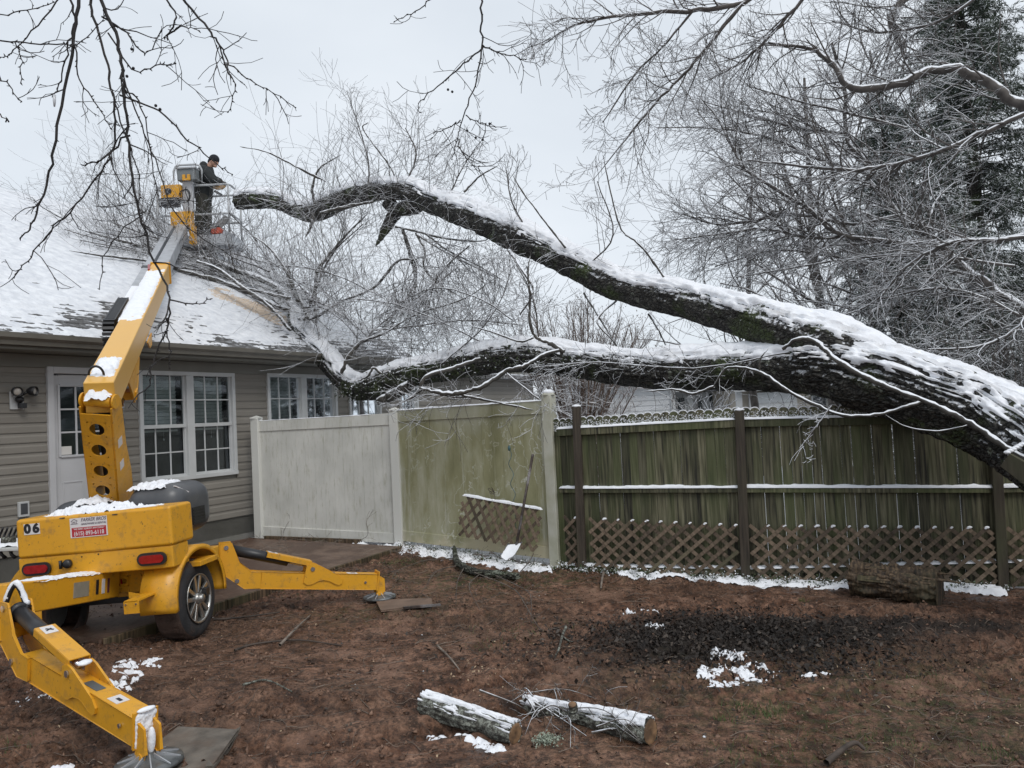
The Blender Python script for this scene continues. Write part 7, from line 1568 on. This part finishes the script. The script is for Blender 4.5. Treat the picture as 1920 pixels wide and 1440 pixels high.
stick([(1550, 1438, .02), (1580, 1424, .05), (1605, 1415, .06), (1622, 1416, .03)], 13, 'dark curved stub of root at the bottom edge right of centre', DK, 0)
stick([(820, 1215, .02), (845, 1240, .02), (864, 1262, .01)], 5, 'thin pale stick pointing down in the centre left of the yard', PT, .4)
stick([(1133, 1078, .04), (1129, 1092, .03), (1127, 1106, .01)], 6, 'small white peeled twig in front of the second fence post', PT, 0)
stick([(640, 1010, .05), (700, 1018, .03), (740, 1022, .02)], 5, 'pale bare stick at the foot of the white vinyl panel', PT, .6)
# countless fine twigs trodden into the mud
T = Twigs(3); xx, yy = scatter_xy(1500, -4, 5.2, 3.3, 9.6, .3)
for x, y in zip(xx, yy):
    a = rng.uniform(0, 6.28); L = rng.uniform(.05, .32); k = 4; p = [V(x, y, g0(x, y)+.008)]
    for i in range(k): a += rng.normal()*.35; q = p[-1]+V(math.cos(a), math.sin(a), 0)*L/k; q[2] = g0(q[0], q[1])+.006+rng.random()*.012; p.append(q)
    T.add(np.array(p), rng.uniform(.0015, .0035), .001, 3)
o = T.build('twig_litter', simple('litter_twig', (.15, .115, .09), .8, .8, 2, 0), None); tag(o, 'fine broken twigs littering the whole muddy yard', 'twigs', kind='stuff')
T = Twigs(3)
for q in range(60):
    u, v = rng.uniform(430, 1000), rng.uniform(995, 1060); p = at_ground(u, v); grow(T, p+V(0, 0, .10 if u < 740 else .04), nrm(V(rng.normal(), rng.normal()*.6, .15)), rng.uniform(.15, .5), .004, 2, .2, V(0, 0, -.3), 3, .6, .5, None, .002)
o = T.build('twig_debris', PT, None); tag(o, 'broken twigs lying on the patio edge and below the vinyl fence', 'twigs', kind='stuff')
# snowy weeds below the fences
an = []
for q in range(900):
    x = rng.uniform(-1.6, 4.7); off = rng.uniform(.08, .45 if x < .4 else .22); y = float(fence_y(x))-off; an.append(V(x, y, g0(x, y)+rng.uniform(0, .07)))
leafg = leaf_cloud('weeds', an, 5200, .02, .006, .018, twigmat('weed_leaf', (.03, .045, .02), (.09, .12, .05), .3, .7)); tag(leafg, 'low green weeds with snow growing along the foot of the fences', 'weeds', kind='stuff')
# ------------------------------------------------------------------ worker in the basket
def skin(name, pts, edges, rad, mat, parent, levels=2, root=0):
    me = bpy.data.meshes.new(name); o0 = _origin(parent); me.from_pydata([tuple(np.asarray(p)-o0) for p in pts], edges, []); o = bpy.data.objects.new(name, me); link(o, parent); m = o.modifiers.new('skin', 'SKIN'); m.use_smooth_shade = True
    for i, r in enumerate(rad): me.skin_vertices[0].data[i].radius = (r, r) if not isinstance(r, tuple) else r
    me.skin_vertices[0].data[root].use_root = True
    s2 = o.modifiers.new('sub', 'SUBSURF'); s2.levels = levels; s2.render_levels = levels; me.materials.append(mat); return o
WY = 15.32
def wp(u, v, dy=0): return P(u, v, WY+dy)
wk = thing('person', wp(383, 440), 'worker in dark camouflage jacket and black knit cap bending over the basket rail', 'person')
JK = simple('dark_jacket', (.013, .016, .017), .8, .4, 10, .3); n = NB('camo_cloth')
CAMO = n.fin(n.mix(n.ramp(n.noise(9, 4), [(.48, 0.), (.52, 1.)]), n.ramp(n.noise(6, 3), [(.45, (.020, .022, .018)), (.5, (.045, .045, .034))]), (.030, .028, .022)), .85, n.noise(20, 4), .4)
SK = simple('skin', (.42, .24, .17), .5, .08, 6, 0); KN = simple('knit_cap', (.014, .015, .02), .9, .2, 30, .3); GLV = simple('work_glove', (.03, .03, .03), .8, .3, 20, .2)
hip, kL, kR, aL, aR = wp(380, 371), wp(376, 404, -.09), wp(387, 404, .10), wp(373, 434, -.09), wp(389, 434, .10)
ch, wa, nk, hd = wp(384, 326), wp(381, 352), wp(393, 311), wp(401, 303)
shL, shR, elL, elR, haL, haR = wp(385, 320, -.20), wp(387, 319, .18), wp(396, 339, -.24), wp(399, 337, .20), wp(415, 344, -.10), wp(418, 342, .14)
pts = [hip, wa, ch, nk, hd, wp(383, 383, -.09), kL, aL, wp(384, 383, .10), kR, aR, shL, elL, haL, shR, elR, haR]
skin('body', pts, [(0, 1), (1, 2), (2, 3), (3, 4), (0, 5), (5, 6), (6, 7), (0, 8), (8, 9), (9, 10), (2, 11), (11, 12), (12, 13), (2, 14), (14, 15), (15, 16)], [.12, .11, .13, .055, .085, .075, .055, .04, .075, .055, .04, .06, .045, .03, .06, .045, .03], SK, wk)
skin('jacket', [wp(382, 384), wa, ch, wp(390, 315), shL, elL, haL+V(-.01, 0, 0), shR, elR, haR+V(-.01, 0, 0)], [(0, 1), (1, 2), (2, 3), (2, 4), (4, 5), (5, 6), (2, 7), (7, 8), (8, 9)], [.20, .20, .235, .13, .125, .10, .07, .125, .10, .07], JK, wk)
skin('hood', [wp(380, 319), wp(385, 312), wp(391, 309)], [(0, 1), (1, 2)], [.12, .14, .105], JK, wk)
for nm, kn, an_, th in (('trouser_leg', kL, aL, wp(381, 381, -.09)), ('trouser_leg', kR, aR, wp(384, 381, .10))): skin(nm, [wp(381, 362, 0)+V(0, (th[1]-WY)*.6, 0), th, kn, an_+V(0, 0, .02)], [(0, 1), (1, 2), (2, 3)], [.165, .145, .115, .10], CAMO, wk)
for an_ in (aL, aR): skin('boot', [an_+V(0, 0, .05), an_+V(0, 0, -.02), an_+V(.10, 0, -.035), an_+V(.17, 0, -.04)], [(0, 1), (1, 2), (2, 3)], [.07, .07, .055, .045], BLACKP, wk)
fd = nrm(V(.86, -.18, -.45)); sdv = nrm(np.cross(fd, V(0, 0, 1))); upd = np.cross(sdv, fd)
T = MB(); T.sphere(hd, (.092, .078, .118), 20, 14, np.array([fd, sdv, upd])); T.sphere(hd+fd*.095-upd*.008, (.022, .014, .024), 10, 8, np.array([fd, sdv, upd])); T.sphere(hd+fd*.06-upd*.075, (.04, .04, .03), 10, 8, np.array([fd, sdv, upd])); T.sphere(hd+sdv*.078-upd*.01, (.016, .008, .026), 8, 6, np.array([fd, sdv, upd])); T.sphere(hd-sdv*.078-upd*.01, (.016, .008, .026), 8, 6, np.array([fd, sdv, upd]))
he = T.build('head', SK, wk, smooth=True)
for s2 in (-1, 1):
    T = MB(); T.sphere(hd+fd*.083+sdv*s2*.032+upd*.012, (.008, .013, .006), 8, 6, np.array([fd, sdv, upd])); T.build('eye', INK, he, smooth=True)
T = MB(); T.sphere(hd+fd*.088-upd*.055, (.006, .022, .005), 8, 5, np.array([fd, sdv, upd])); T.build('mouth', simple('lips', (.25, .08, .07), .5, .1, 5, 0), he, smooth=True)
T = MB(); T.sphere(hd+upd*.045-fd*.012, (.105, .095, .098), 20, 14, np.array([fd, sdv, upd])); T.sphere(hd-fd*.07-upd*.02, (.045, .075, .08), 14, 10, np.array([fd, sdv, upd])); T.build('knit_cap', KN, wk, smooth=True)
for hnd in (haL, haR):
    p = [hnd+V(-.04, 0, .0), hnd+V(.02, 0, -.005)]; ed = [(0, 1)]; rd = [.034, (.040, .026)]
    for q, (dy, ln) in enumerate(((-.036, .055), (-.013, .068), (.011, .064), (.034, .050))):
        i0 = len(p); p += [hnd+V(.045, dy, -.008), hnd+V(.045+ln*.55, dy, -.028), hnd+V(.045+ln*.6, dy, -.065)]; ed += [(1, i0), (i0, i0+1), (i0+1, i0+2)]; rd += [.013, .012, .010]
    i0 = len(p); p += [hnd+V(.015, -.05 if hnd is haR else .05, -.01), hnd+V(.05, -.06 if hnd is haR else .06, -.045)]; ed += [(1, i0), (i0, i0+1)]; rd += [.014, .011]
    skin('glove', p, ed, rd, GLV, wk, 1, 1)
# wooden disc like tool held at the rail
tl_ = thing('hand_tool', wp(411, 351, -.15), 'pale rounded tool held at the basket rail by the worker', 'tool')
T = MB(); T.sphere(wp(411, 350, -.12), (.13, .03, .065), 18, 10); T.build('handle', SAWD, tl_, smooth=True); T = MB(); T.beam(wp(402, 358, -.14), wp(416, 366, -.14), .02, .05); T.build('blade', GREYP, tl_)
